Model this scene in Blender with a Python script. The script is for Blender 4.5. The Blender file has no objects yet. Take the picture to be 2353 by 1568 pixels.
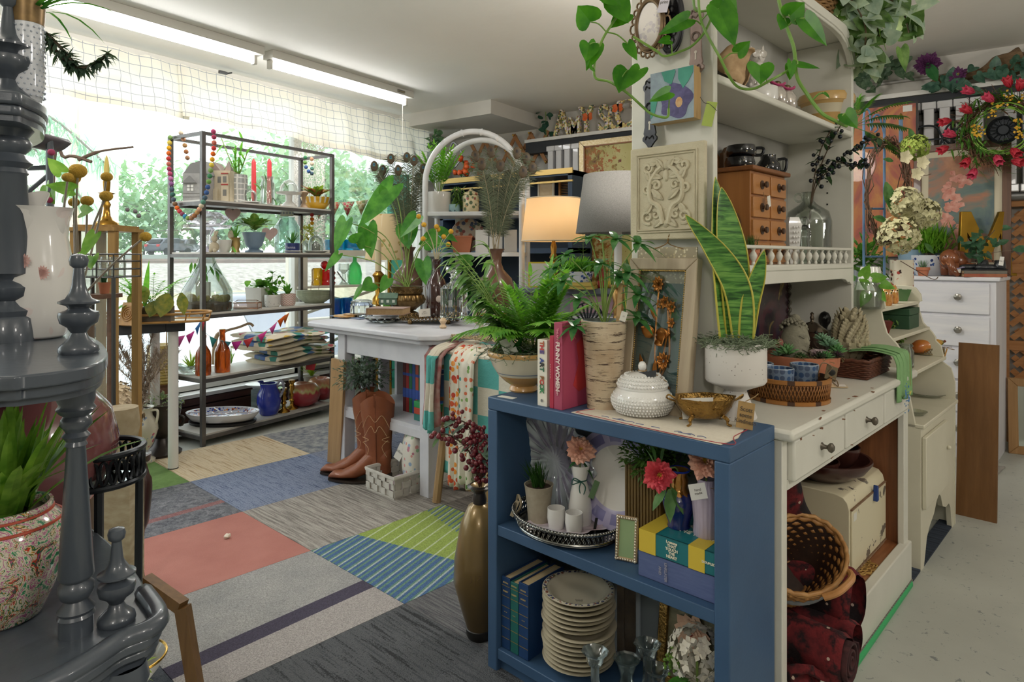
import bpy,math,random
from mathutils import Vector,Matrix,Euler,noise
from math import sin,cos,pi,radians,sqrt,atan2,hypot
R=random.Random(7)
C=bpy.context.scene.collection
S=bpy.context.scene
V=Vector
rg=range;en=enumerate;ra=radians;isi=isinstance;Uf=R.uniform;Gs=R.gauss;Sd=R.seed;Rr=R.random;MT=Matrix.Translation;MR=Matrix.Rotation
# ---------------------------------------------------------------- camera, world, light, exposure
YAW=ra(35);F=1480.;HX,HY=1176.5,592.;CZ=1.2
cam=bpy.data.objects.new('camera',bpy.data.cameras.new('camera'));C.objects.link(cam)
cam.location=(0,0,CZ);cam.rotation_euler=(pi/2,0,YAW)
cam.data.sensor_width=36;cam.data.lens=F/2353*36;cam.data.shift_y=(HY-784)/2353
cam.data.clip_start=.05;cam.data.clip_end=400
S.camera=cam
w=bpy.data.worlds.new('sky');S.world=w;w.use_nodes=True
bg=w.node_tree.nodes['Background'];bg.inputs[0].default_value=(.93,.97,1,1);bg.inputs[1].default_value=3.4
S.view_settings.view_transform='Standard';S.view_settings.look='None'
S.view_settings.gamma=1;S.view_settings.use_curve_mapping=False
S.view_settings.exposure=0.0
cy=S.cycles;cy.max_bounces=10;cy.transparent_max_bounces=24;cy.diffuse_bounces=4;cy.glossy_bounces=4
cy.transmission_bounces=8;cy.caustics_refractive=False;cy.caustics_reflective=False
cy.sample_clamp_indirect=4
try:cy.use_denoising=True;cy.denoiser='OPENIMAGEDENOISE'
except Exception:pass
CEIL=2.6
def area(name,loc,sx,sy,power,col=(1,.96,.9),rot=(0,0,0)):
 l=bpy.data.lights.new(name,'AREA');l.shape='RECTANGLE';l.size=sx;l.size_y=sy;l.energy=power;l.color=col
 o=bpy.data.objects.new(name,l);o.location=loc;o.rotation_euler=rot;C.objects.link(o);return o
CL=[(.6,-1.2,26),(-1.9,.1,16),(1.6,1.0,28),(2.6,3.0,26),(-.9,2.7,26)]  # unseen fill lights, added out of view to brighten room and ceiling
for i,(x,y,p)in en(CL):
 l=bpy.data.lights.new('fill_light','POINT');l.energy=p*1.5;l.color=(1,.95,.88);l.shadow_soft_size=.16
 o=bpy.data.objects.new('fill_light',l);o.location=(x,y,CEIL-(.8 if x>2 else.45));C.objects.link(o)
for y0 in(.9,2.85):area('window_tube_light',(-3.85,y0,CEIL-.14),.1,1.2,8,(1,.98,.95))
# ---------------------------------------------------------------- geometry helpers
def cw(x,d,z=0.):return V((x*cos(YAW)-d*sin(YAW),x*sin(YAW)+d*cos(YAW),z))
def px2(px,py,z):
 d=F*(CZ-z)/(py-HY);return(px-HX)/F*d,d
def wp(px,py,z=None,d=None):
 if d is None:d=F*(CZ-z)/(py-HY)
 if z is None:z=CZ-(py-HY)/F*d
 return cw((px-HX)/F*d,d,z)
def lerp(a,b,t):return a+(b-a)*t
def ip(pts,t):
 n=len(pts)-1;f=min(max(t,0),1)*n;i=min(int(f),n-1);f-=i
 return V(pts[i]).lerp(V(pts[i+1]),f)
def sm(pts,k=4):
 P=[V(p)for p in pts];out=[]
 for i in rg(len(P)-1):
  a,b,c,d=P[max(i-1,0)],P[i],P[i+1],P[min(i+2,len(P)-1)]
  for j in rg(k):
   t=j/k
   out.append(.5*((2*b)+(c-a)*t+(2*a-5*b+4*c-d)*t*t+(3*b-a-3*c+d)*t**3))
 out.append(P[-1]);return out
class MB:
 def __init__(s):s.v=[];s.f=[]
 def add(s,vs,fs,M=None):
  o=len(s.v)
  s.v+=[M@V(p)for p in vs]if M else[V(p)for p in vs]
  s.f+=[[i+o for i in f]for f in fs];return s
 def merge(s,o,M=None):return s.add(o.v,o.f,M)
 def box(s,c,d,rot=(0,0,0)):
  x,y,z=d[0]/2,d[1]/2,d[2]/2
  vs=[(a,b,e)for a in(-x,x)for b in(-y,y)for e in(-z,z)]
  fs=[(0,1,3,2),(4,6,7,5),(0,4,5,1),(2,3,7,6),(0,2,6,4),(1,5,7,3)]
  return s.add(vs,fs,MT(c)@Euler([ra(a)for a in rot]).to_matrix().to_4x4())
 def bx(s,x0,x1,y0,y1,z0,z1):return s.box(((x0+x1)/2,(y0+y1)/2,(z0+z1)/2),(abs(x1-x0),abs(y1-y0),abs(z1-z0)))
 def la(s,prof,c=(0,0,0),n=24,k=1.,rot=None,sx=1,sy=1,wave=None):
  vs=[];fs=[];rings=[]
  for i,(r,z)in en(prof):
   if r<=1e-6:rings.append([len(vs)]);vs.append((0,0,z*k))
   else:
    rings.append(list(rg(len(vs),len(vs)+n)))
    for j in rg(n):
     a=2*pi*j/n;q=r*k*(wave(a,i)if wave else 1)
     vs.append((q*cos(a)*sx,q*sin(a)*sy,z*k))
  for a,b in zip(rings,rings[1:]):
   for j in rg(n):
    if len(a)==1 and len(b)==1:break
    if len(a)==1:fs.append((a[0],b[(j+1)%n],b[j]))
    elif len(b)==1:fs.append((a[j],a[(j+1)%n],b[0]))
    else:fs.append((a[j],a[(j+1)%n],b[(j+1)%n],b[j]))
  M=MT(c)
  if rot:M=M@Euler([ra(a)for a in rot]).to_matrix().to_4x4()
  return s.add(vs,fs,M)
 def ball(s,c,r,n=10,sx=1,sy=1,sz=1,rot=None):
  m=max(4,n//2+1)
  return s.la([(r*sin(pi*i/m),-r*cos(pi*i/m)*sz)for i in rg(m+1)],c,n,1,rot,sx,sy)
 def tb(s,pts,r,n=6,closed=False,flat=1.):
  P=[V(p)for p in pts];N=len(P);vs=[];fs=[];prev=None
  for i,p in en(P):
   t=(P[(i+1)%N]-P[i-1])if closed else(P[min(i+1,N-1)]-P[max(i-1,0)])
   t=t.normalized()if t.length>1e-9 else V((0,0,1))
   if prev is None:u=t.orthogonal().normalized()
   else:
    u=prev-t*prev.dot(t);u=u.normalized()if u.length>1e-6 else t.orthogonal().normalized()
   prev=u;q=t.cross(u);rr=r[min(i,len(r)-1)]if isi(r,(list,tuple))else r
   for j in rg(n):
    a=2*pi*j/n;vs.append(p+(u*cos(a)+q*sin(a)*flat)*rr)
  for i in rg(N if closed else N-1):
   for j in rg(n):
    a,b=i*n,((i+1)%N)*n
    fs.append((a+j,a+(j+1)%n,b+(j+1)%n,b+j))
  if not closed:fs+=[tuple(rg(n-1,-1,-1)),tuple(rg((N-1)*n,N*n))]
  return s.add(vs,fs)
 def pr_(s,poly,a0,a1,ax='z',M=None):
  n=len(poly);ar=sum(poly[i][0]*poly[(i+1)%n][1]-poly[(i+1)%n][0]*poly[i][1]for i in rg(n))
  if ar<0:poly=poly[::-1]
  f={'z':lambda p,h:(p[0],p[1],h),'y':lambda p,h:(p[0],h,p[1]),'x':lambda p,h:(h,p[0],p[1])}[ax]
  if ax=='y':a0,a1=a1,a0
  vs=[f(p,a0)for p in poly]+[f(p,a1)for p in poly]
  fs=[tuple(rg(n-1,-1,-1)),tuple(rg(n,2*n))]+[(i,(i+1)%n,(i+1)%n+n,i+n)for i in rg(n)]
  return s.add(vs,fs,M)
 def sh_t(s,fn,nu,nv):
  vs=[fn(i/nu,j/nv)for i in rg(nu+1)for j in rg(nv+1)]
  fs=[(i*(nv+1)+j,(i+1)*(nv+1)+j,(i+1)*(nv+1)+j+1,i*(nv+1)+j+1)for i in rg(nu)for j in rg(nv)]
  return s.add(vs,fs)
 def le(s,p,d,L,W,bend=.3,fold=.25,kind='lance',n=4,up=None,twist=0.):
  p,d=V(p),V(d).normalized();z=V(up)if up else V((0,0,1))
  side=d.cross(z)
  side=side.normalized()if side.length>1e-3 else V((1,0,0))
  if twist:side=MR(twist,3,d)@side
  nrm=side.cross(d).normalized();o=len(s.v)
  if kind=='heart':
   for i,(x,h,mx)in en(((0,0,0),(-.12,.17,.01),(-.17,.33,.03),(-.10,.46,.07),(.06,.53,.14),(.28,.51,.28),(.5,.41,.5),(.7,.27,.7),(.87,.11,.87),(1,0,1))):
    e=lambda q,g:p+d*L*q+side*g*W*h+nrm*fold*abs(g)*h*W-V((0,0,bend*L*max(0,q)**2))
    s.v+=[e(x,-1),e(mx,0),e(x,1)]
    if i:a=o+(i-1)*3;s.f+=[[a,a+3,a+4,a+1],[a+1,a+4,a+5,a+2]]
   return s
  for i in rg(n+1):
   t=i/n
   if kind=='lance':wd=sin(pi*min(1,.12+.88*t)**.75)
   elif kind=='blade':wd=1-.15*(1-t)-t**3*.85 if t<1 else.02
   elif kind=='obo':wd=sin(pi*t**1.35)if t<1 else 0
   else:wd=sin(pi*(.06+.94*t))
   if i==n:wd=max(0,wd)if kind=='blade' else.0
   c=p+d*L*t-V((0,0,1))*bend*L*t*t
   h=max(.02,wd)*W/2
   s.v+=[c-side*h+nrm*fold*h,c,c+side*h+nrm*fold*h]
   if i:
    a=o+(i-1)*3;s.f+=[[a,a+3,a+4,a+1],[a+1,a+4,a+5,a+2]]
  return s
 def jitter(s,amt,sc=5.,seed=0):
  o=V((seed*3.1,seed*1.7,0))
  s.v=[p+noise.noise_vector((p+o)*sc)*amt for p in s.v];return s
 def xf(s,M):s.v=[M@p for p in s.v];return s
def link(o,parent=None):
 C.objects.link(o)
 if parent:o.parent=parent
 return o
def obj(name,mb,mat,parent=None,sh=40,bev=0,sub=0,solid=0,label=None,kind=None):
 me=bpy.data.meshes.new(name);me.from_pydata([tuple(p)for p in mb.v],[],mb.f)
 if mat:me.materials.append(mat)
 if sh is not None:
  me.shade_smooth()
  if sh<180:me.set_sharp_from_angle(angle=ra(sh))
 me.update()
 o=bpy.data.objects.new(name,me);link(o,parent)
 if solid:q=o.modifiers.new('solid','SOLIDIFY');q.thickness=solid;q.offset=0
 if sub:q=o.modifiers.new('sub','SUBSURF');q.levels=q.render_levels=sub
 if bev:q=o.modifiers.new('bev','BEVEL');q.width=bev;q.segments=2;q.limit_method='ANGLE'
 if label:o['label']=label
 if kind:o['kind']=kind
 return o
def su(name,mb,mat,**k):return obj(name,mb,mat,kind='structure',**k)
class T:
 """A thing standing at photo point (px, py), either at height z or at depth d; local x = sideways, y = away, s = metres per photo pixel there."""
 def __init__(s,name,label,cat,px=0,py=0,z=None,d=None,grp=None,rot=0,loc=None,kind=None):
  if loc is not None:s.loc=V(loc);d=d or 1
  else:
   if d is None:d=F*(CZ-z)/(py-HY)
   if z is None:z=CZ-(py-HY)/F*d
   s.loc=cw((px-HX)/F*d,d,z)
  s.d=d;s.s=d/F;s.rz=YAW+ra(rot);s.a=(name,label,cat,grp,kind);s.o=None
 def tag(s,o):
  o.location=s.loc;o.rotation_euler=(0,0,s.rz);o['label']=s.a[1];o['category']=s.a[2]
  if s.a[3]:o['group']=s.a[3]
  if s.a[4]:o['kind']=s.a[4]
  s.o=o;return o
 def pt(s,name,mb,mat,parent=None,**k):
  if s.o is None:s.tag(link(bpy.data.objects.new(s.a[0],None)));s.o.empty_display_size=.05
  return obj(name,mb,mat,parent or s.o,**k)
 def fo(s,mb,mat,**k):return s.pt('foliage',mb,mat,**k)
 def rx(s,a):s.o.rotation_euler.x=ra(a)
 def so(s,mb,mat,**k):return s.tag(obj(s.a[0],mb,mat,**k))
def copy_tree(o,parent=None):
 c=o.copy();C.objects.link(c)
 if parent:c.parent=parent
 for ch in list(o.children):copy_tree(ch,c)
 return c
def again(src,label,px,py,z=None,d=None,rot=None,sc=None):
 o=copy_tree(src);o['label']=label;o.location=wp(px,py,z,d)
 if rot is not None:o.rotation_euler.z=YAW+ra(rot)
 if sc:o.scale=(sc,sc,sc)
 return o
def tx_(txt,size,depth=.0006,al='CENTER',sx=1,bold=0):
 cu=bpy.data.curves.new('t','FONT');cu.body=txt;cu.size=size;cu.extrude=depth;cu.align_x=al;cu.align_y='CENTER';cu.offset=bold
 o=bpy.data.objects.new('t',cu);C.objects.link(o);bpy.context.view_layer.update()
 me=o.to_mesh();mb=MB();mb.add([(v.co.x*sx,v.co.y,v.co.z)for v in me.vertices],[list(p.vertices)for p in me.polygons])
 o.to_mesh_clear();bpy.data.objects.remove(o);return mb
def XZ(x=0,y=0,z=0,rz=0,rx=0,ry=0):
 return MT((x,y,z))@MR(ra(rz),4,'Z')@MR(ra(rx),4,'X')@MR(ra(ry),4,'Y')@MR(pi/2,4,'X')
# ---------------------------------------------------------------- materials
def lin(h):
 h=h.lstrip('#');c=[int(h[i:i+2],16)/255 for i in(0,2,4)]
 return tuple([(x/12.92 if x<=.04045 else((x+.055)/1.055)**2.4)for x in c]+[1])
_M={}
class NT:
 def __init__(s,name):
  s.m=bpy.data.materials.new(name);s.m.use_nodes=True;s.t=s.m.node_tree;s.b=s.t.nodes['Principled BSDF']
  s.out=s.t.nodes['Material Output'];s.co=None
 def n(s,ty,**kw):
  o=s.t.nodes.new(ty)
  for k,v in kw.items():
   if hasattr(o,k)and not k.startswith('i_'):setattr(o,k,v)
  return o
 def l(s,a,b):s.t.links.new(a,b)
 def crd(s,sc=(1,1,1),rot=(0,0,0),src='Object'):
  c=s.n('ShaderNodeTexCoord');mp=s.n('ShaderNodeMapping');mp.inputs['Scale'].default_value=sc
  mp.inputs['Rotation'].default_value=[ra(a)for a in rot]
  s.l(c.outputs[src],mp.inputs[0]);return mp.outputs[0]
 def noise(s,co,sc=5,det=3,rough=.55,dist=0):
  o=s.n('ShaderNodeTexNoise');o.inputs['Scale'].default_value=sc;o.inputs['Detail'].default_value=det
  o.inputs['Roughness'].default_value=rough;o.inputs['Distortion'].default_value=dist
  if co:s.l(co,o.inputs['Vector'])
  return o.outputs[0]
 def vor(s,co,sc=5,feat='F1',out='Color',rnd=1):
  o=s.n('ShaderNodeTexVoronoi');o.feature=feat;o.inputs['Scale'].default_value=sc
  o.inputs['Randomness'].default_value=rnd
  if co:s.l(co,o.inputs['Vector'])
  return o.outputs[out]
 def wave(s,co,sc=5,dist=0,prof='SIN',dirn='X',det=1,ty='BANDS'):
  o=s.n('ShaderNodeTexWave');o.wave_profile=prof;o.wave_type=ty
  if ty=='BANDS':o.bands_direction=dirn
  else:o.rings_direction=dirn
  o.inputs['Scale'].default_value=sc;o.inputs['Distortion'].default_value=dist;o.inputs['Detail'].default_value=det
  s.l(co,o.inputs['Vector']);return o.outputs['Fac']
 def ramp(s,fac,stops,const=False):
  o=s.n('ShaderNodeValToRGB');e=o.color_ramp.elements
  if const:o.color_ramp.interpolation='CONSTANT'
  while len(e)<len(stops):e.new(.5)
  for q,(p,c)in zip(e,stops):q.position=p;q.color=lin(c)if isi(c,str)else c
  s.l(fac,o.inputs[0]);return o.outputs[0]
 def mix(s,fac,a,b,ty='MIX'):
  o=s.n('ShaderNodeMix');o.data_type='RGBA';o.blend_type=ty
  for v,i in((fac,0),(a,6),(b,7)):
   if isi(v,str):o.inputs[i].default_value=lin(v)
   elif isi(v,(int,float)):o.inputs[i].default_value=v
   elif isi(v,tuple):o.inputs[i].default_value=v
   else:s.l(v,o.inputs[i])
  return o.outputs[2]
 def math(s,op,a,b=0.):
  o=s.n('ShaderNodeMath');o.operation=op
  for v,i in((a,0),(b,1)):
   if isi(v,(int,float)):o.inputs[i].default_value=v
   else:s.l(v,o.inputs[i])
  return o.outputs[0]
 def sep(s,co):
  o=s.n('ShaderNodeSeparateXYZ');s.l(co,o.inputs[0]);return o.outputs
 def bump(s,h,st=.3,d=.01):
  o=s.n('ShaderNodeBump');o.inputs['Strength'].default_value=st;o.inputs['Distance'].default_value=d
  s.l(h,o.inputs['Height']);s.l(o.outputs[0],s.b.inputs['Normal'])
 def set(s,col=None,r=.5,mtl=0,tr=0,coat=0,em=0,ior=1.45,sss=0,spec=None):
  b=s.b.inputs
  if isi(col,str):b['Base Color'].default_value=lin(col)
  elif col is not None:s.l(col,b['Base Color'])
  if isi(r,(int,float)):b['Roughness'].default_value=r
  else:s.l(r,b['Roughness'])
  b['Metallic'].default_value=mtl;b['Transmission Weight'].default_value=tr;b['Coat Weight'].default_value=coat
  b['IOR'].default_value=ior
  if em:
   b['Emission Strength'].default_value=em
   if isi(col,str):b['Emission Color'].default_value=lin(col)
  return s.m
def M(c1,c2=None,r=.5,mtl=0,ns=12.,bump=0,bs=60.,coat=0,em=0,name='plain',st=(1,1,1),sharp=.25,b2=0):
 """A plain colour, with c2 mottled over it by noise; st stretches the noise; bump is fine relief."""
 key=(c1,c2,r,mtl,ns,bump,bs,coat,em,st,sharp)
 if key in _M:return _M[key]
 q=NT(name);col=c1
 if c2:col=q.ramp(q.noise(q.crd(st),ns,4),[(.5-sharp,c1),(.5+sharp,c2)])
 m=q.set(col,r,mtl,0,coat,em)
 if bump:q.bump(q.noise(q.crd(st),bs,3),bump)
 _M[key]=m;return m
def WOOD(c1,c2,ax=2,r=.45,sc=9.,k=14.,coat=.1):
 """Wood with grain running along the local axis ax."""
 key=('w',c1,c2,ax,r,sc)
 if key in _M:return _M[key]
 q=NT('wood');st=[k,k,k];st[ax]=1
 nz=q.noise(q.crd(st),sc/3,5,.6,.4);m=q.set(q.ramp(nz,[(.3,c1),(.7,c2)]),r,coat=coat);q.bump(nz,.08,.004)
 _M[key]=m;return m
def GLASS(tint='ffffff',a=.82,r=.03,fr=1.):
 """Thin clear or tinted glass."""
 key=('g',tint,a,r,fr)
 if key in _M:return _M[key]
 q=NT('glass');tr=q.n('ShaderNodeBsdfTransparent');tr.inputs[0].default_value=lin(tint)
 gl=q.n('ShaderNodeBsdfGlossy');gl.inputs['Roughness'].default_value=r;gl.inputs[0].default_value=(1,1,1,1)
 di=q.n('ShaderNodeBsdfTranslucent');di.inputs[0].default_value=lin(tint)
 lw=q.n('ShaderNodeLayerWeight');lw.inputs['Blend'].default_value=.35
 m1=q.n('ShaderNodeMixShader');m1.inputs[0].default_value=a;q.l(di.outputs[0],m1.inputs[1]);q.l(tr.outputs[0],m1.inputs[2])
 m2=q.n('ShaderNodeMixShader');q.l(q.math('MINIMUM',q.math('ADD',q.math('MULTIPLY',lw.outputs['Fresnel'],fr),.03*fr),.8),m2.inputs[0])
 q.l(m1.outputs[0],m2.inputs[1]);q.l(gl.outputs[0],m2.inputs[2]);q.l(m2.outputs[0],q.out.inputs[0])
 _M[key]=q.m;return q.m
def CUT(tint='f4fbfb'):
 key=('cut',tint)
 if key in _M:return _M[key]
 q=NT('cut_glass');m=q.set(tint,.02,tr=1,ior=1.5);_M[key]=m;return m
def LEAF(c1,c2=None,r=.4,vein=None,ns=30.,tl=.35):
 """Leaf: diffuse with light coming through."""
 key=('l',c1,c2,r,ns,tl)
 if key in _M:return _M[key]
 q=NT('leaf');c2=c2 or c1
 col=q.ramp(q.noise(q.crd(),ns,3),[(.32,c1),(.68,c2)])
 q.set(col,r);q.b.inputs['Specular IOR Level'].default_value=.35
 t=q.n('ShaderNodeBsdfTranslucent');q.l(q.mix(1.,col,(1.25,1.3,.7,1),'MULTIPLY'),t.inputs[0])
 mx=q.n('ShaderNodeMixShader');mx.inputs[0].default_value=tl;q.l(q.b.outputs[0],mx.inputs[1]);q.l(t.outputs[0],mx.inputs[2])
 q.l(mx.outputs[0],q.out.inputs[0]);_M[key]=q.m;return q.m
def SPOTS(base,cols,sc=40.,thr=.35,r=.3,coat=.3,st=(1,1,1),nk=None):
 """Painted blotches of several colours over a base colour (flowers, prints)."""
 key=('s',base,tuple(cols),sc,thr,r,st,nk)
 if key in _M:return _M[key]
 q=NT('print');co=q.crd(st);d=q.vor(co,sc,'F1','Distance');c=q.vor(co,sc,'F1','Color')
 n=len(cols);x=q.sep(c)[0]
 cc=q.ramp(x,[(i/n,k)for i,k in en(cols)],True)
 fac=q.math('LESS_THAN',d,thr)
 if nk:fac=q.math('MULTIPLY',fac,q.math('GREATER_THAN',q.noise(co,nk,2),.52))
 m=q.set(q.mix(fac,base,cc),r,coat=coat);_M[key]=m;return m
def WEAVE(c1,c2,sx=60.,sz=90.,r=.6,bump=.6):
 key=('wv',c1,c2,sx,sz)
 if key in _M:return _M[key]
 q=NT('wicker');co=q.crd();x,y,z=q.sep(co)[:3]
 a=q.math('ARCTAN2',y,x)
 s1=q.math('SINE',q.math('ADD',q.math('MULTIPLY',a,sx),q.math('MULTIPLY',q.math('ROUND',q.math('MULTIPLY',z,sz)),pi)))
 s2=q.math('SINE',q.math('MULTIPLY',z,sz*2*pi))
 h=q.math('ADD',q.math('MULTIPLY',s1,.5),q.math('MULTIPLY',s2,.35))
 nz=q.noise(co,30)
 col=q.ramp(q.math('ADD',q.math('MULTIPLY',h,.4),nz),[(.25,c1),(.75,c2)])
 m=q.set(col,r);q.bump(h,bump,.004);_M[key]=m;return m
# ================================================================ THE ROOM
WX,BY=-4.55,5.38
wallm=M('cfcbc3','c2beb6',.8,ns=2.5,bump=.05,bs=300);ceilm=M('ece9e2','e4e0d8',.75,ns=1.2,bump=.12,bs=18)
q=NT('painted_concrete');co=q.crd();n1=q.noise(co,2.2,4);n2=q.noise(co,34,5,.75,.6);n3=q.vor(co,9,'F1','Distance')
fl=q.ramp(n1,[(.3,'a6a8a0'),(.7,'b5b7ae')]);fl=q.mix(q.math('MULTIPLY',q.math('GREATER_THAN',n2,.63),.7),fl,'5d6468')
floorm=q.set(fl,.45);q.bump(n2,.06,.004)
su('floor',MB().bx(WX,5,-3.2,BY,-.1,0),floorm)
su('ceiling',MB().bx(WX-.2,5,-3.2,BY+.1,CEIL,CEIL+.1),ceilm)
su('wall_back',MB().bx(WX-.2,5,BY,BY+.12,-.1,CEIL),wallm)
su('wall_right',MB().bx(5,5.12,-3.3,BY+.1,-.1,CEIL),wallm)
su('wall_rear',MB().bx(WX-.2,5,-3.32,-3.2,-.1,CEIL),wallm)
brown=WOOD('3a211c','53322a',1,.5)
W0,W1,SZ,HZ=-3.0,4.95,.22,2.56
su('wall_left',MB().bx(WX-.2,WX,-3.2,BY,HZ,CEIL).bx(WX-.2,WX,W1,BY,-.1,HZ),wallm)
su('wall_window',MB().bx(WX-.2,WX,-3.2,W1,-.1,SZ-.02).bx(WX,WX+.03,-3.2,W1,.0,.13).bx(WX,WX+.05,-3.2,W1,SZ-.075,SZ-.03),brown)
su('window_sill',MB().bx(WX-.2,WX+.07,-3.2,W1,SZ-.02,SZ+.005),M('d9d8d6',r=.35))
fr=M('d8d6d0',r=.4);mm=MB()
for y in(-3.0,.35,3.42,W1):mm.bx(WX-.13,WX-.05,y-.035,y+.035,SZ,HZ)
mm.bx(WX-.13,WX-.05,W0,W1,SZ,SZ+.05).bx(WX-.13,WX-.05,W0,W1,HZ-.05,HZ)
wf=su('window_1',mm,fr)
obj('window_pane',MB().bx(WX-.095,WX-.089,W0,W1,SZ+.05,HZ-.05),GLASS('f7fbfa',.97,.03,.35),wf)
su('trim_1',MB().bx(WX-.20,WX-.135,-3,W1,SZ+.005,SZ+.02).bx(WX-.125,WX-.05,-3,W1,SZ+.004,SZ+.012),M('20834f',r=.5))
su('soffit',MB().bx(WX,-3.42,4.56,BY,2.475,CEIL),wallm)
white=M('dddbd5','cfcdc8',.45,ns=6)
su('wall_ledge',MB().bx(-3.5,5,BY-.17,BY,2.315,2.345).bx(-3.5,5,BY-.03,BY,2.345,2.36),white)
su('ledge_gap_shade',MB().bx(-3.5,5,BY-.15,BY-.005,2.21,2.312),M('22252a',r=.6))  # solid dark strip painted as the shaded gap below the ledge
su('trim_3',MB().tb([(-.6,BY-.02,2.46),(5,BY-.02,2.46)],.012),M('a4a19b',r=.4))
su('pipe',MB().tb([(-.2,BY-.1,1.6),(5,BY-.1,1.6)],.035,10),M('8f8f8f',r=.35,mtl=.6))
radm=M('d6d5d6','c3c2c4',.3,ns=5,coat=.3)
for k,(x0,n)in en([(-3.2,9),(-2.35,12),(-.55,8),(.25,9),(1.15,9),(2.05,9)]):
 t=T('radiator',['white cast radiator behind the peacock feathers','white cast radiator behind the gilt framed autumn painting','white cast radiator behind the ivy beside the hutch','white cast radiator behind the black scroll and orange picture','white cast radiator behind the tulip wreath','white cast radiator past the wreath at the wall end'][k],'radiator',loc=(x0,BY-.12,1.62),d=5);t.rz=0
 for i in rg(n):
  x=i*.09;c=MB()
  c.tb([(x,0,.03),(x,0,.62)],.030,8,flat=1.1)
  for yy in(-.045,.045):c.tb([(x-.018,yy,.05),(x-.018,yy,.6)],.012,6).tb([(x+.018,yy,.05),(x+.018,yy,.6)],.012,6)
  c.bx(x-.03,x+.03,-.06,-.03,.03,.6).bx(x-.043,x+.043,-.065,.065,.585,.635).bx(x-.043,x+.043,-.065,.065,0,.05)
  t.pt('radiator_column',c,radm,bev=.008)
 t.pt('wall_bracket',MB().bx(-.03,n*.09-.06,.06,.115,.5,.53),M('b9b8b8',r=.5))
# ---- ceiling strip lights: housing, tube
housing=M('c9c6bd',r=.4);tubem=M('ffffff',em=30.,name='lit_tube');mtl=M('b9b9b9',r=.25,mtl=1)
def strip(label,y0,y1,x):
 t=T('fluorescent_fixture',label,'ceiling light',loc=(x,y0,CEIL),d=4,grp='window strip lights');t.rz=0;L=y1-y0
 t.pt('fixture_housing',MB().bx(-.055,.055,0,L,-.055,0),housing,bev=.004)
 t.pt('fluorescent_tube',MB().tb([(-.02,.05,-.088),(-.02,L-.05,-.088)],.019,10),tubem)
 for y in(.03,L-.03):t.pt('tube_socket',MB().bx(-.04,.0,y-.012,y+.012,-.115,-.055),housing,bev=.004)
 t.pt('tube_clip',MB().bx(-.03,-.01,L*.5-.004,L*.5+.004,-.11,-.055).bx(-.03,-.01,L*.2-.004,L*.2+.004,-.11,-.055),mtl)
 return t
strip('long lit strip light on the ceiling over the glass terrarium rack',.1,2.56,-3.85)
t=strip('shorter lit strip light on the ceiling near the soffit',2.62,3.98,-3.85)
t.pt('pull_cord',MB().tb([(-.02,1.3,-.06),(-.02,1.3,-.42)],.0025,5),M('d8d5cc'))
t.pt('lamp_starter',MB().tb([(.056,1.16,-.03),(.056,1.24,-.03)],.012,8),mtl)
for i,(x,y,p)in en(CL):su('fill_light_cord',MB().tb([(x,y,CEIL),(x,y,CEIL-(.6 if x>2 else.27))],.01,8),housing)  # cords invented to go with the added fill lights
# ---- gathered checked valance along the window top
q=NT('checked_cotton');co=q.crd((1,1,1));X=q.sep(co)
g1=q.math('GREATER_THAN',q.math('SINE',q.math('MULTIPLY',X[1],2*pi/.066)),.985);g2=q.math('GREATER_THAN',q.math('SINE',q.math('MULTIPLY',X[2],2*pi/.066)),.98)
col=q.mix(q.math('MULTIPLY',q.math('MAXIMUM',g1,g2),.75),'efeadd','7d8598');q.set(col,.9)
tr=q.n('ShaderNodeBsdfTranslucent');q.l(col,tr.inputs[0]);mx=q.n('ShaderNodeMixShader');mx.inputs[0].default_value=.45
q.l(q.b.outputs[0],mx.inputs[1]);q.l(tr.outputs[0],mx.inputs[2]);q.l(mx.outputs[0],q.out.inputs[0]);checkm=q.m
def valance(label,y0,y1,seed,kz):
 def fn(u,v):
  y=lerp(y0,y1,u);a=sin(y*9+seed)*.022*v+sin(y*23+seed*2)*.012+noise.noise(V((y*6,v*5,seed)))*.03*(1-abs(v-.45))
  z=2.535-v*.40-.025*sin(y*2.2+seed)*v+noise.noise(V((y*14,3,seed)))*.012*(1-v)+kz*v*(u-.5)
  return V((WX+.12+a+.05*v,y,z-(.02 if v>.86 else 0)*0))
 t=T('window_valance',label,'valance',loc=(0,0,0),d=4,grp='checked window valances');t.rz=0
 t.pt('valance_cloth',MB().sh_t(fn,150,26),checkm)
 def hem(u,v):p=fn(u,.87+.13*v);return p+V((.006,0,0))
 t.pt('valance_hem',MB().sh_t(hem,150,3),checkm)
valance('long gathered checked valance above the brass candlestick and terrarium rack',.2,2.37,1,.03)
valance('wrinkled checked valance section above the red candles and peacock feathers',2.31,4.85,5,-.03)
def lace(u,v):y=lerp(3.28,3.62,u);return V((WX+.06+.022*sin(y*60),y,lerp(2.3,1.25,v)))
t=T('lace_curtain','narrow white lace curtain hanging by the window mullion','curtain',loc=(0,0,0),d=4);t.rz=0
q=NT('lace');q.set('f1efe9',.9);n=q.noise(q.crd(),90,2);tp=q.n('ShaderNodeBsdfTransparent');mx=q.n('ShaderNodeMixShader')
q.l(q.math('MULTIPLY',q.math('GREATER_THAN',n,.5),.8),mx.inputs[0]);q.l(q.b.outputs[0],mx.inputs[1]);q.l(tp.outputs[0],mx.inputs[2]);q.l(mx.outputs[0],q.out.inputs[0])
t.so(MB().sh_t(lace,40,20),q.m)
t=T('clip','small metal spring clip on the wall above the valance','clip',loc=(WX+.10,2.62,2.555),d=4);t.rz=0
t.so(MB().bx(0,.02,0,.06,-.01,.01).tb([(.01,.06,0),(.01,.1,.015)],.006,6),M('4c4c4c',r=.4,mtl=.8))
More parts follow.
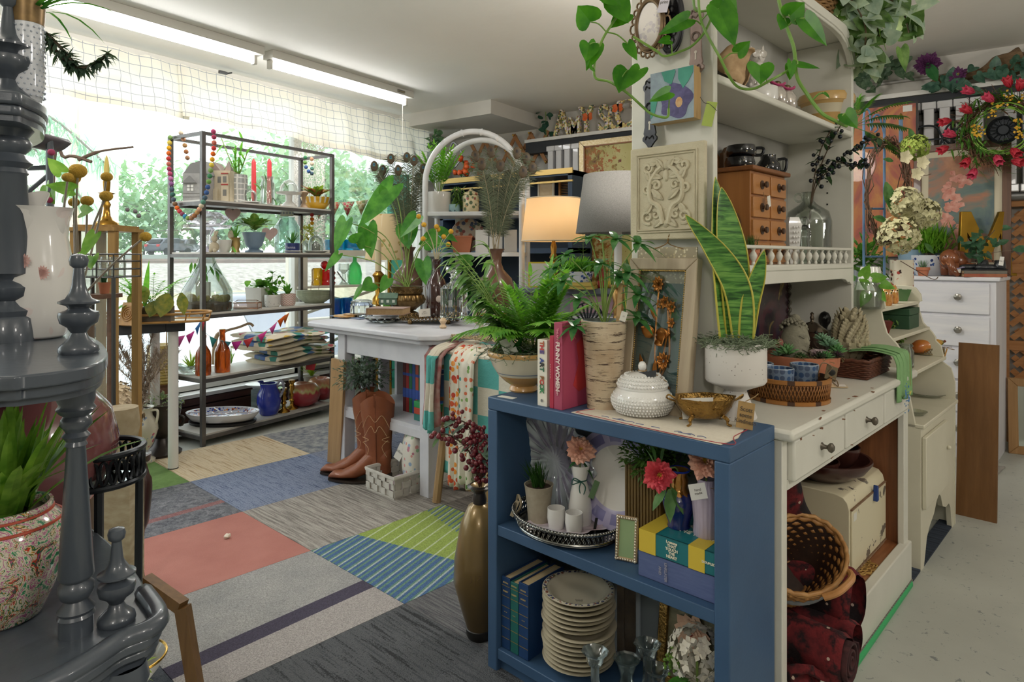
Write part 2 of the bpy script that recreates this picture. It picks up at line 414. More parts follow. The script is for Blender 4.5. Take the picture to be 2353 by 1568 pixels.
# ================================================================ OUTSIDE THE WINDOW
su('street_ground',MB().bx(-60,WX-.2,-30,90,-1.0,-.9),M('cfcecb','c2c1bd',.9,ns=2))
def bank(u,v):
 x=lerp(-8.5,-130,u**1.6);h=[(-8.5,-.9),(-11,-.5),(-14.5,.8),(-17,1.02),(-24,1.02),(-30,.95),(-130,1.7)]
 z=next((lerp(a[1],b[1],(x-a[0])/(b[0]-a[0]))for a,b in zip(h,h[1:])if x>=b[0]),1.7)
 y=lerp(-60,170,v);return V((x,y,z+noise.noise(V((x*.7,y*.7,0)))*.06))
q=NT('gravel_and_grass');co=q.crd();X=q.sep(co)[0];n=q.noise(co,7,5,.7)
g=q.ramp(n,[(.35,'77726a'),(.65,'b0aba2')]);gr=q.ramp(n,[(.3,'54764a'),(.7,'7a9a68')]);ry=q.ramp(n,[(.3,'938b70'),(.7,'b8b096')])
k=q.math('LESS_THAN',X,-26.);k2=q.math('GREATER_THAN',X,-13.5)
q.set(q.mix(k2,q.mix(k,g,gr),ry),.9);su('railway_bank',MB().sh_t(bank,90,60),q.m)
for i,x in en((-18.6,-20.1)):
 t=T('rail',['nearer steel rail of the railway track outside','farther steel rail of the railway track outside'][i],'rail',loc=(x,20,1.0),d=20);t.rz=0
 t.so(MB().bx(-.035,.035,-60,90,.1,.16).bx(-.07,.07,-60,90,0,.03).bx(-.02,.02,-60,90,.03,.1),M('6d625c','8b7c72',.5,ns=3))
su('street_road',MB().bx(-64,-44,-60,170,1.0,1.38),M('a5a5a6','989899',.9,ns=3))
def tree(label,px,d,h,wd,c1,c2,seed,trunk=.16):
 Sd(seed);h*=.80;t=T('tree',label,'tree',px,0,z=1.2,d=d,grp='trees across the railway');lf=MB();n=1500;tk=MB()
 cl=[(Gs(0,wd*.30),Gs(0,wd*.30),h*Uf(.25,.93),Uf(.16,.30)*wd)for _ in rg(26)]
 for _ in rg(n):
  a=R.choice(cl);v=V((Gs(0,1),Gs(0,1),Gs(0,1))).normalized()*a[3]*Uf(.6,1.05)
  p=V((a[0],a[1],a[2]))+v;dr=V((Gs(0,1),Gs(0,1),Gs(-.3,.6))).normalized()
  lf.le(p,dr,h*.085,h*.055,.2,.1,'ov',2)
 tk.tb([(0,0,0),(.05,0,h*.3),(.1,.1,h*.6),(0,0,h*.85)],[trunk*h*.12,trunk*h*.1,trunk*h*.06,.03],7)
 for a in cl[:9]:tk.tb([(0,0,h*.35),(a[0]*.5,a[1]*.5,lerp(h*.35,a[2],.6)),a[:3]],[trunk*h*.05,trunk*h*.03,.02],5)
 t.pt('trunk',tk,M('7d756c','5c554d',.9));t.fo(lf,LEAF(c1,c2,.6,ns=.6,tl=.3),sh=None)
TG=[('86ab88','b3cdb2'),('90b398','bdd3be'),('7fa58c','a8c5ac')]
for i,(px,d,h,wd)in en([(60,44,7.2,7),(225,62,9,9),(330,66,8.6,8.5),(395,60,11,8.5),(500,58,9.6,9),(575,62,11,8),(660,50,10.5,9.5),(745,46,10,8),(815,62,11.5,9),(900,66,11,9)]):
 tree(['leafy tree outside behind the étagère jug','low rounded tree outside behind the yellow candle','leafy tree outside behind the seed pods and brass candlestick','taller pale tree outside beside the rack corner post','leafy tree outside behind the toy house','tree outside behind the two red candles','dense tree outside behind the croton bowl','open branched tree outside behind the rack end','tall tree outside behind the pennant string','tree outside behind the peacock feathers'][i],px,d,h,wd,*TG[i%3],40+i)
Sd(5)
t=T('conifer','drooping conifer branches outside close to the window glass','tree',170,600,z=.0,d=7.2);lf=MB();tk=MB()
tk.tb([(-1.3,.3,0),(-1.3,.3,3.4)],.09,7)
for b in[(-.2,2.6,2.2),(.35,2.5,2.3),(.1,2.1,2.1),(-.2,1.75,1.8),(-.35,1.45,1.4)]:
 pts=sm([(-1.3,.3,b[1]+.5),(lerp(-1.3,b[0],.5),.2,b[1]+.35),(b[0],0,b[1]-.25)],10);tk.tb(pts,.012,5)
 for p in pts[4:]:
  for _ in rg(14):
   dr=V((Gs(.3,.5),Gs(0,.6),Gs(-.7,.4)));lf.le(p+V((Gs(0,.05),Gs(0,.05),0)),dr,Uf(.1,.28),.02,.2,0,'lance',2)
t.pt('trunk',tk,M('6f665c'));t.fo(lf,LEAF('86b09f','b0d0c0',.6,ns=3),sh=None)
t=T('building','pale brick building far outside behind the conifer branches','building',120,592,z=1.0,d=30);b=MB().bx(-1.5,2.6,0,.8,-1,7.6);t.pt('building_wall',b,M('f3e9e0','efe4da',.9,ns=1.))
for i in rg(3):
 for j in rg(2):t.pt('window',MB().bx(-1.2+i*1.3,-.5+i*1.3,-.05,.05,1.6+j*2.6,3.2+j*2.6),M('e3e6e8',r=.5))
t.pt('pilaster',MB().bx(.95,1.25,-.15,0,-1,7.8),M('efd2bf','e8c8b3',.9,ns=1))
def car(label,px,z,d,rot,body,L=4.3):
 t=T('car',label,'car',px,0,z=z,d=d,rot=rot);h=L/4.3
 side=[(-2.1,.35),(-2.12,.75),(-2.0,1.0),(-1.85,1.05),(-1.35,1.5),(.3,1.55),(1.05,1.08),(1.95,.92),(2.12,.7),(2.12,.35)]
 b=MB().pr_([(a*h,c*h)for a,c in side],-.8*h,.8*h,'y');t.pt('car_body',b,body,bev=.12*h,sh=60)
 gl=[(-1.75,1.06),(-1.32,1.42),(.25,1.46),(.9,1.08)]
 t.pt('car_window',MB().pr_([(a*h,c*h)for a,c in gl],-.81*h,.81*h,'y').bx(-2.0*h,-1.5*h,-.6*h,.6*h,1.08*h,1.38*h),M('1b2127',r=.1))
 for x in(-1.3,1.3):
  for y in(-.8,.8):t.pt('wheel',MB().tb([(x*h,(y-.08)*h,.33*h),(x*h,(y+.08)*h,.33*h)],.33*h,18),M('1c1c1e',r=.7))
 for y in(-.6,.6):t.pt('tail_lamp',MB().bx(-2.14*h,-2.0*h,(y-.13)*h,(y+.13)*h,.75*h,.95*h),M('b0262a',r=.2))
 return t
car('dark estate car parked far across the railway grass',390,1.36,48,78,M('3a3f4c',r=.3,coat=.6),3.6)
car('second dark car parked beyond the estate car across the railway',425,1.37,51,95,M('4b5160',r=.3,coat=.6),3.6)
car('pale silver car parked just outside the window glass',385,-.9,8.2,-50,M('dfe6ec',r=.25,coat=.6))
car('dark grey car parked outside behind the quilts',640,-.9,10.3,-58,M('6a6f7c',r=.25,coat=.6))
# ================================================================ CARPET TILES
A,E1,E2=V((-.817,2.616)),V((.447,-.402)),V((.487,.49))
def G(i,j):p=A+E1*i+E2*j;return cw(p.x,p.y)
ang=atan2(*(G(1,0)-G(0,0)).yx);TD=math.degrees(ang)
def sp_(c1,c2,sc,along=0,c3=None,nz=.35,bump=.5,brk=None):
 q=NT('carpet');co=q.crd((1,1,1),(0,0,-TD));st=[4,160,1]if not along else[160,4,1]
 mp=q.n('ShaderNodeMapping');q.l(co,mp.inputs[0]);mp.inputs['Scale'].default_value=(sc*.06,sc,1)if not along else(sc,sc*.06,1)
 n=q.noise(mp.outputs[0],1,3,.6);f=q.noise(co,260,2)
 st=[(.36,c1),(.62,c2)]if not c3 else[(.34,c1),(.5,c2),(.66,c3)]
 col=q.ramp(q.math('ADD',n,q.math('MULTIPLY',q.math('SUBTRACT',f,.5),nz)),st);q.set(col,.95);q.bump(q.math('ADD',f,n),bump,.006);return q.m
def plain(c1,c2,sc=60,nz=.6,bump=.5,big=None):
 q=NT('carpet');co=q.crd();f=q.noise(co,280,2);n=q.noise(co,sc,3)
 q.set(q.ramp(q.math('ADD',n,q.math('MULTIPLY',q.math('SUBTRACT',f,.5),nz)),[(.3,c1),(.7,c2)]),.95);q.bump(f,bump,.006);return q.m
def two(fn):
 q=NT('carpet');co=q.crd((1,1,1),(0,0,-TD));X=q.sep(co);f=q.noise(co,280,2);q.set(q.mix(.35,fn(q,X,co),q.ramp(f,[(.3,'222222'),(.7,'ffffff')]),'OVERLAY'),.95);q.bump(f,.5,.006);return q.m
tiles=[(-1,-1,'coral red carpet tile laid among the grey ones',plain('a0685f','ad756b',5,.3,.3)),(0,-1,'grey carpet tile with a dark purple band beside the wooden frame','purple'),(0,0,'lime and blue striped carpet tile beside the tall bronze vase','lime'),(-1,0,'greige carpet tile with thin pale lines before the white basket',sp_('6f6a66','a5a099',95,0)),(-2,0,'mottled denim blue carpet tile between the beige and greige tiles',sp_('3f4c6a','8590a6',110,0,'56607c',.5)),(-3,0,'beige striped carpet tile in front of the window rack',sp_('a68e6d','d2c3a7',60,0,'c0ab89',.2)),(-3,1,'mottled blue grey carpet tile at the rack end',plain('5d626e','a3a39f',26,.5)),(-2,-1,'grey patterned carpet tile with a red streak','redline'),(-3,-1,'plain green carpet tile beside the floral urn vase',plain('5f7d42','6d8b4e',30,.4)),(-2,1,'blue grey carpet tile under the cowboy boots',sp_('434d66','8a909f',110,0,'5b637a',.5)),(-1,1,'taupe lined carpet tile under the white basket',sp_('655f5a','96918a',95,0)),(0,1,'dark taupe carpet tile under the quilt rack',sp_('4a4643','79736c',80,0)),(1,-1,'rough charcoal carpet tile at the near end of the grey tiles',sp_('2b2d31','5d6064',60,0,'43464a',.5,1.)),(1,0,'flat dark grey carpet tile in front of the bronze vase',sp_('44454a','6b6b6d',120,0)),(2,-1,'charcoal ribbed carpet tile below the blue bookcase corner',sp_('2b2d31','5d6064',60,0,'43464a',.5,1.)),(1,1,'charcoal carpet tile under the blue bookcase',plain('35373c','55575b',40)),(2,0,'charcoal carpet tile under the bookcase front edge',plain('35373c','55575b',40)),(-1,-2,'dark grey carpet tile under the étagère end',plain('45474c','65676b',30)),(-2,2,'blue grey carpet tile beneath the white table',plain('555a68','8f9296',26)),(-1,2,'taupe carpet tile beneath the white table back',plain('6a645e','8c8680',26)),(0,-2,'speckled dark blue carpet tile behind the wooden frame',plain('2f3540','5a6068',20))]
for i,j,lab,m in tiles:
 P=[G(i,j),G(i+1,j),G(i+1,j+1),G(i,j+1)];c=sum(P,V((0,0,0)))/4
 if m=='purple':
  def purple2(q,X,co):
   y=X[0];mk=q.math('MULTIPLY',q.math('GREATER_THAN',y,.075),q.math('LESS_THAN',y,.145))
   return q.mix(mk,q.mix(q.math('GREATER_THAN',y,.145),q.ramp(q.noise(co,7,3),[(.3,'898989'),(.7,'999896')]),'9b9694'),'413c4d')
  m=two(purple2)
 if m=='lime':
  def lime2(q,X,co):
   d=q.math('ADD',q.math('MULTIPLY',X[0],-.25),X[1]);mk=q.math('GREATER_THAN',d,-.055)
   s_=q.math('ADD',X[0],q.math('MULTIPLY',X[1],.30));l1=q.math('GREATER_THAN',q.math('SINE',q.math('MULTIPLY',s_,2*pi/.030)),.45)
   l2=q.math('GREATER_THAN',q.math('SINE',q.math('MULTIPLY',s_,2*pi/.060)),.90)
   far=q.math('GREATER_THAN',q.math('ADD',X[1],q.math('MULTIPLY',X[0],.25)),.17)
   gre=q.mix(q.math('MULTIPLY',l1,far),'85984a','4f6a80');blue=q.mix(l1,'415f88','5d8070')
   return q.mix(q.math('MULTIPLY',l2,.5),q.mix(mk,blue,gre),'c9d0c0')
  m=two(lime2)
 if m=='redline':
  def red2(q,X,co):
   g=q.ramp(q.noise(co,24,4,.7,1.2),[(.35,'484b54'),(.65,'7c7d82')]);mk=q.math('MULTIPLY',q.math('LESS_THAN',q.math('ABSOLUTE',q.math('ADD',X[0],-.12)),.022),.6)
   return q.mix(mk,g,'92524c')
  m=two(red2)
 t=T('carpet_tile',lab,'carpet tile',loc=c,d=2,grp='patchwork carpet tiles');t.rz=0
 t.so(MB().pr_([((p-c).x*.997,(p-c).y*.997)for p in P],.001,.009),m)
def strip_floor(name,pts,z,m,lab,cat):
 P=[wp(x,y,0)for x,y in pts];c=sum(P,V((0,0,0)))/len(P);t=T(name,lab,cat,loc=c,d=2);t.rz=0
 t.so(MB().pr_([((p-c).x,(p-c).y)for p in P],.0005,z),m)
strip_floor('carpet_strip',[(1815,1710),(1835,1710),(2098,1338),(2086,1330)],.009,sp_('57544f','8d8880',90),'grey brown carpet edge along the hutch base','carpet')
strip_floor('green_tape',[(1843,1699),(1860,1699),(2098,1348),(2096,1341)],.0098,M('3fae6c',r=.6),'green masking tape on the floor along the hutch carpet','tape')
strip_floor('carpet_strip',[(2086,1333),(2099,1337),(2192,1206),(2160,1195),(2086,1290)],.008,sp_('1f2733','3d4653',60),'dark blue carpet under the cream washstand','carpet')
strip_floor('carpet_strip',[(2225,1140),(2242,1142),(2310,1075),(2240,1068)],.008,M('a39f97','8a867f',.95,ns=60),'pale grey carpet piece in front of the white chest','carpet')
t=T('popcorn_crumb','small white crumb lying on the coral carpet tile','crumb',520,1238,z=.009);t.so(MB().ball((0,0,.008),.011,8).ball((.01,.004,.012),.007,6).jitter(.004,90),M('e9e2d2'))
# ================================================================ FURNITURE
# ---- tall metal rack at the window
gm=M('6d6a68','5c5958',.35,mtl=.6,ns=20);boardm=M('d6d2cb','c9c5bd',.5,ns=8)
RK=wp(466,1027,0);RE=wp(763,948,0)
rd=(RE-RK).normalized();rl=(RE-RK).length;RRZ=atan2(rd.y,rd.x)
t=T('metal_rack','tall dark metal rack with pale shelf boards against the window','shelf rack',loc=RK,d=4);t.rz=RRZ
RW,RH=.36,2.0
for x in(0,rl):
 for y in(0,RW):t.pt('post',MB().bx(x-.013,x+.013,y-.013,y+.013,0,RH),gm)
RS=[.075,.437,.845,1.235,1.57]
for k,z in en(RS):
 b=MB().bx(.0,rl,.0,RW,z-.018,z);f=MB().bx(0,rl,-.012,.004,z-.035,z-.012).bx(0,rl,RW-.004,RW+.012,z-.035,z-.012).bx(-.012,.004,0,RW,z-.035,z-.012).bx(rl-.004,rl+.012,0,RW,z-.035,z-.012)
 t.pt('shelf_board',b,boardm);t.pt('shelf_rail',f,gm)
f=MB().bx(0,rl,-.012,.012,RH-.02,RH).bx(0,rl,RW-.012,RW+.012,RH-.02,RH).bx(-.012,.012,0,RW,RH-.02,RH).bx(rl-.012,rl+.012,0,RW,RH-.02,RH)
t.pt('top_rail',f,gm)
# ---- white distressed table with slatted ends
tw=M('cfd0d6','bfc0c8',.45,ns=9,bump=.05,bs=40)
TB=wp(985,1150,0);t=T('slat_table','white painted table with slatted ends and a lower shelf holding books','table',loc=TB,d=3.2,rot=-42)
L,D,H=.80,.74,.82
for x in(-L,-.07):
 for y in(0,D-.07):t.pt('leg',MB().bx(x,x+.07,y,y+.07,0,H-.04),tw,bev=.004)
ov=.28;cb=.07
poly=[(-L-ov,-.07+cb),(-L-ov+cb,-.07),(.07-cb,-.07),(.07,-.07+cb),(.07,D+.07-cb),(.07-cb,D+.07),(-L-ov+cb,D+.07),(-L-ov,D+.07-cb)]
t.pt('table_top',MB().pr_(poly,H-.028,H),tw,bev=.007)
t.pt('top_molding',MB().pr_([(lerp(-.4,x,.965),lerp(.37,y,.94))for x,y in poly],H-.052,H-.028),tw,bev=.006)
for n,(x0,x1,y0,y1)in en([(-L+.07,-.07,.012,.032),(-L+.07,-.07,D-.032,D-.012),(-L+.012,-L+.032,.07,D-.07),(-.032,-.012,.07,D-.07)]):
 t.pt('apron',MB().bx(x0,x1,y0,y1,H-.165,H-.05),tw,bev=.003)
t.pt('lower_shelf',MB().bx(-L+.01,-.01,.01,D-.01,.325,.35).bx(-L+.07,-.07,.005,.03,.29,.33),tw)
for x in(-L+.012,-.034):
 for k in rg(4):y=.15+k*.125;t.pt('slat',MB().bx(x,x+.022,y,y+.068,.35,H-.16),tw)
TT=H
# ---- blue bookcase
bm_=M('35506f','3d5a7b',.5,ns=4,bump=.04,bs=90);BL,BD,BH,BT=.735,.25,.794,.036
t=T('blue_bookcase','low navy blue painted bookcase filled with plates books and flower vases','bookcase',loc=cw(-.071,1.879),d=1.9,rot=-43.1);BK=t
for x in(0,BL-BT):t.pt('side_panel',MB().bx(x,x+BT,0,BD,0,BH-BT),bm_,bev=.003)
t.pt('bookcase_top',MB().bx(0,BL,0,BD,BH-BT,BH),bm_,bev=.003)
for z in(.428,.072):t.pt('shelf',MB().bx(BT,BL-BT,.004,BD-.01,z-BT+.006,z),bm_,bev=.002)
t.pt('plinth',MB().bx(BT,BL-BT,.02,.035,0,.04),bm_)
t.pt('back_panel',MB().bx(BT*.5,BL-BT*.5,BD-.008,BD,0.02,BH-.01),M('7c8488','6a7278',.7,ns=3))
t.pt('price_sticker',MB().box((.05,.03,BH+.0008),(.055,.022,.001),(0,0,6)),M('e8e6df'))
def bk(x,y,z):return t0(BK.loc,BK.rz,x,y,z)
def t0(loc,rz,x,y,z):return loc+V((x*cos(rz)-y*sin(rz),x*sin(rz)+y*cos(rz),z))
# ---- white hutch desk
hw=M('d9d7cc','cfcdc1',.42,ns=5,bump=.03,bs=60);chip=M('8a5f42','6d4a33',.7)
HT=t=T('hutch_desk','tall white painted hutch desk with drawers and an open cupboard below','hutch',loc=cw(.655,1.56),d=1.8,rot=45.6)
HLn,HD,DZ=1.17,.433,.785;UY,UH=.178,2.075
def hk(x,y,z):return t0(HT.loc,HT.rz,x,y,z)
ow=WOOD('7a4a2b','9a6540',0,.45)
t.pt('base_plinth',MB().bx(0,HLn,-.012,.02,0,.15),hw,bev=.004)
t.pt('cupboard_floor',MB().bx(.02,HLn-.03,.02,HD,.125,.142),ow)
for x,w in((0,.03),(HLn-.055,.055)):t.pt('front_stile',MB().bx(x,x+w,0,.022,0,DZ-.03),hw,bev=.003)
t.pt('end_panel',MB().bx(0,.02,.02,HD,0,DZ-.03),hw);t.pt('end_panel',MB().bx(HLn-.02,HLn,.02,HD,0,DZ-.03),hw)
t.pt('inner_lining',MB().bx(HLn-.034,HLn-.021,.022,HD-.01,.142,.64),WOOD('6b4128','8f5b38',2,.5))
t.pt('inner_back',MB().bx(.02,HLn-.02,HD-.012,HD,.0,DZ-.03),WOOD('5a3825','774b30',2,.5))
t.pt('drawer_rail',MB().bx(.03,HLn-.05,0,.02,.628,.652).bx(.03,HLn-.05,.0,.02,.745,.757).bx(.03,HLn-.05,.02,.05,.63,.64),hw)
knobm=M('5c564d','716a5f',.4,mtl=.7,ns=40)
for a,b in((.035,.405),(.42,.795),(.81,1.11)):
 dr=t.pt('drawer_front',MB().bx(a,b,-.016,.012,.648,.752),hw,bev=.006)
 if b<1.1:
  kx=(a+b)/2
  t.pt('drawer_knob',MB().la([(0,0),(.011,0),(.006,.006),(.005,.014),(.012,.020),(.013,.026),(.007,.031),(0,.031)],(kx,-.016,.70),14,rot=(90,0,0)),knobm,dr)
t.pt('desk_top',MB().bx(-.012,HLn+.01,-.03,HD,DZ-.028,DZ),hw,bev=.009)
Sd(3);c=MB()
for _ in rg(7):
 x=Uf(0,1.1);l=Uf(.004,.022);c.box((x,R.choice([-.0275,-.01])+Uf(-.003,.004),DZ-.0008),(l,Uf(.003,.012),.0025),(0,0,Uf(-15,15)))
 c.box((Uf(.05,.78),-.0158,R.choice([.652,.748,.74])),(Uf(.004,.03),.001,Uf(.002,.006)),(0,Uf(-20,20),0))
t.pt('worn_chips',c,chip)
t.pt('upper_end_panel',MB().bx(0,.022,UY,HD,DZ,UH-.03),hw,bev=.003)
t.pt('upper_end_panel',MB().bx(HLn-.05,HLn-.028,UY,HD,DZ,UH-.03),hw,bev=.003)
t.pt('upper_back',MB().bx(.02,HLn-.05,HD-.012,HD,DZ,UH),M('b9b7b0','aeaca6',.6,ns=4))
t.pt('crown_top',MB().bx(-.0,HLn-.028,UY,HD,UH-.03,UH-.008),hw)
X1=HLn-.028
hd=[(0,UH)]+[(X1-.12,UH),(X1-.09,UH-.004),(X1-.05,UH-.035),(X1-.02,UH-.075),(X1,UH-.085),(X1,1.93),(X1-.012,1.928),(X1-.03,1.937),(X1-.06,1.975),(X1-.10,2.005),(X1-.16,2.022),(X1-.24,2.028)]+[(.24,2.028),(.16,2.022),(.1,2.005),(.06,1.975),(.03,1.937),(0,1.93)]
t.pt('arched_header',MB().pr_(hd,UY-.006,UY+.014,'y'),hw,bev=.003)
t.pt('header_bead',MB().tb([(a,UY-.007,b+.012)for a,b in hd[6:]],.0035,6),hw)
SH1,SH2=1.178,1.685
for z in(SH1,SH2):t.pt('upper_shelf',MB().bx(.02,X1-.02,UY-.004,HD-.012,z-.022,z),hw,bev=.006)
ap=[(.02,SH1-.02),(X1-.02,SH1-.02),(X1-.02,1.098),(X1-.035,1.097),(X1-.055,1.107),(X1-.075,1.106),(X1-.10,1.116),(X1-.14,1.12),(.18,1.12),(.14,1.116),(.115,1.106),(.095,1.107),(.075,1.097),(.06,1.098),(.02,1.098)]
t.pt('shelf_apron',MB().pr_(ap,UY-.002,UY+.012,'y'),hw,bev=.002)
gr=t.pt('gallery_rail',MB().bx(.03,X1-.05,UY-.008,UY+.014,SH1+.048,SH1+.058),hw,bev=.003)
pr=[(.0045,0),(.006,.004),(.004,.01),(.009,.020),(.011,.027),(.008,.035),(.004,.041),(.007,.048)]
for k in rg(17):x=.06+k*.062;t.pt('gallery_spindle',MB().la(pr,(x,UY+.003,SH1),10),hw,gr)
t.pt('peg_hole',MB().box((X1-.0225,UY+.09,1.5),(.001,.006,.006)).box((X1-.0225,UY+.09,1.455),(.001,.006,.006)).box((X1-.0225,UY+.09,1.41),(.001,.006,.006)),M('1a1815'))
# ---- cream washstand with tiers
cm=M('d8d3bf','ccc7b2',.45,ns=5,bump=.03,bs=70)
WS=t=T('washstand','small cream washstand with a cupboard door and scalloped feet','washstand',loc=hk(1.275,0,0),d=2.5,rot=45.6);WL,WD=.63,.26
def wk(x,y,z):return t0(WS.loc,WS.rz,x,y,z)
t.pt('side_panel',MB().pr_([(0,0),(WD,0),(WD,.80),(.10,.76),(.05,.72),(.02,.66),(0,.55)],0,.018,'x'),cm)
t.pt('side_panel',MB().pr_([(-.02,0),(WD,0),(WD,.80),(.10,.765),(.04,.735),(-.005,.70),(-.02,.64)],WL-.018,WL,'x'),cm)
ft=[(0,0),(.05,0),(.06,.05),(.10,.10),(.16,.17),(.2,.2),(.24,.205),(.30,.2),(.36,.16),(.40,.13),(.43,.145),(.46,.13),(.5,.1),(.52,.09),(.55,.0),(WL,0),(WL,.545),(0,.545)]
ft=[(0,0),(.06,0),(.08,.06),(.13,.11),(.19,.14),(.30,.25),(.38,.30),(.42,.29),(.45,.24),(.48,.235),(.50,.22),(.55,.215),(.57,.17),(.60,.0),(WL,0),(WL,.545),(0,.545)]
ft=[(0,0),(.05,0),(.07,.04),(.10,.10),(.14,.13),(.22,.16),(.27,.20),(.31,.215),(.34,.20),(.38,.145),(.44,.125),(.50,.125),(.53,.10),(.545,.05),(.56,0),(WL,0),(WL,.545),(0,.545)]
t.pt('front_panel',MB().pr_(ft,-.018,0,'y'),cm)
d=t.pt('cupboard_door',MB().bx(.015,.40,-.034,-.019,.235,.51),cm,bev=.003)
t.pt('door_knob',MB().ball((.375,-.042,.40),.009,8),cm,d)
t.pt('cabinet_top',MB().bx(.0,WL,-.03,WD,.545,.56),cm,bev=.003)
t.pt('back_panel',MB().bx(0,WL,WD-.012,WD,.1,.80),cm)
t.pt('upper_board',MB().bx(0,WL,.015,WD,.735,.75),cm,bev=.003)
SHp=[(.02,.75),(.03,.80),(.05,.82),(.05,.835),(.065,.86),(.10,.90),(.115,.955),(.12,.985),(.115,.995),(.105,.998),(.11,1.03),(.13,1.06),(.16,1.068),(WD,1.068),(WD,.75)]
TS=T('tiered_shelf','cream three tier display shelf with wavy sides on the washstand','shelf',loc=wk(0,0,0),d=2.6,rot=45.6)
for x in(.012,WL-.03):TS.pt('wavy_side',MB().pr_(SHp,x,x+.016,'x'),cm,bev=.002)
TS.pt('tier_board',MB().bx(.02,WL-.02,.12,WD,.982,.997),cm,bev=.002);TS.pt('tier_board',MB().bx(.02,WL-.02,.075,WD,.868,.882),cm,bev=.002)
TS.pt('tier_back',MB().bx(.02,WL-.02,WD-.01,WD-.002,.75,1.0),cm)
# ---- white chest of drawers with the brown board in front
chm=WOOD('cfd0d8','e3e2e4',0,.5,6,10,.05)
CHX=T('drawer_chest','white limewashed chest of five drawers with glass knobs','chest of drawers',loc=cw(2.802,3.727),d=3.73,rot=-44);t=CHX
cwid,cdep,chh=.78,.42,1.085
t.pt('chest_case',MB().bx(-cwid,0,0,cdep,.07,chh-.025).bx(-cwid+.01,-.0,.0,cdep,0,.08),WOOD('cfcfd6','dcdbde',2,.5,6,10,.05),bev=.003)
t.pt('chest_top',MB().bx(-cwid-.02,.02,-.02,cdep,chh-.025,chh),chm,bev=.006)
for k in rg(5):
 z=.085+k*.195;dr=t.pt('drawer_front',MB().bx(-cwid+.03,-.03,-.014,.003,z,z+.182),chm,bev=.005)
 for kx in(-.18,-cwid+.18):
  kb=t.pt('drawer_knob',MB().la([(0,0),(.018,0),(.008,.006),(.008,.012),(.016,.016),(.021,.023),(.019,.029),(.009,.033),(0,.032)],(kx,-.014,z+.10),14,rot=(90,0,0),wave=lambda a,i:1+.05*cos(8*a)),M('aaa79e','77736b',.2,ns=60,mtl=.6),dr)
t=T('wooden_board','plain brown varnished board leaning between washstand and white chest','board',2196,1182,z=0,rot=-44)
t.so(MB().xf(Matrix()).bx(0,.155,.0,.018,0,.80).xf(MR(ra(-5),4,'X')),WOOD('6b4826','7d5833',2,.4))
# ---- white arched stand behind the table
wp_=M('d9d9da','cfd0d2',.35,ns=12,coat=.2)
t=T('arched_stand','white arched rattan stand with open shelves behind the white table','shelf stand',1087,592,z=0,d=4.55,rot=-8);k=t.s
aw=113*k
def arch(y):return[(-aw,y,0),(-aw,y,.9),(-aw,y,1.5)]+[(-aw*cos(a),y,1.72+.37*sin(a))for a in[pi*i/14 for i in rg(0,15)]]+[(aw,y,1.5),(aw,y,.9),(aw,y,0)]
for y in(0,.34):t.pt('arch_pole',MB().tb(sm(arch(y),3),.021,10),wp_)
c=MB()
for a in(.9,1.35,1.75,2.1):p=V((-aw*cos(a),0,1.72+.37*sin(a)));c.tb([p-V((.012*sin(a),0,.012*-cos(a)))*1.2,p+V((.012*sin(a),0,-.012*cos(a)))],.0245,10)
t.pt('rattan_binding',c,wp_)
for z in(1.525,1.236,.85,.45):t.pt('stand_shelf',MB().bx(-aw,aw,-.01,.35,z-.03,z),wp_,bev=.004)
for x in(-aw+.16,):t.pt('rear_post',MB().bx(x-.018,x+.018,.33,.36,0,1.5),wp_)
ARC=t
# ---- navy dresser behind
nv=M('2f4057','28384d',.5,ns=4);gd=M('b79a5f',r=.35,mtl=.7)
t=T('navy_dresser','navy blue dresser with gold edges behind the arched stand','dresser',1160,592,z=0,d=5.75,rot=-35)
t.pt('dresser_back',MB().bx(-.75,.7,.30,.33,0,1.93),M('1d2a3a',r=.6));t.pt('dresser_side',MB().bx(-.75,-.71,-.02,.3,0,1.93),nv);t.pt('dresser_side',MB().bx(.66,.7,-.02,.3,0,1.93),nv)
for z in(1.93,1.60,1.28,.96):t.pt('dresser_shelf',MB().bx(-.75,.7,-.02,.3,z-.045,z),nv)
t.pt('gold_trim',MB().bx(-.76,.71,-.035,-.02,1.90,1.945),gd);t.pt('gold_trim',MB().bx(-.76,.71,-.035,-.02,1.83,1.845),gd)
t.pt('dresser_base',MB().bx(-.78,.73,-.15,.3,0,.88),nv,bev=.006)
NVD=t
# ---- cream window shelf with crossed braces
crm=M('e0d8c9','d6cdbd',.5,ns=6)
p0=wp(693,590,d=5.45);t=T('window_shelf','cream wooden display shelf with crossed braces by the window','shelf',loc=(p0.x,p0.y,0),d=5.4);t.rz=ra(78)
WSH=t;wsl=1.0
for x in(0,wsl):
 for y in(-.02,.22):t.pt('post',MB().bx(x-.03,x+.03,y-.03,y+.03,0,1.22),crm)
WZ=[.30,.66,.955,1.265]
for z in WZ:t.pt('shelf_board',MB().bx(-.04,wsl+.04,-.06,.26,z-(.05 if z>1.2 else.018),z),crm)
for z0,z1 in((.32,.64),(.68,.935)):
 t.pt('brace',MB().tb([(.02,.2,z0),(wsl-.02,.2,z1)],.018,4),crm);t.pt('brace',MB().tb([(.02,.21,z1),(wsl-.02,.21,z0)],.018,4),crm)
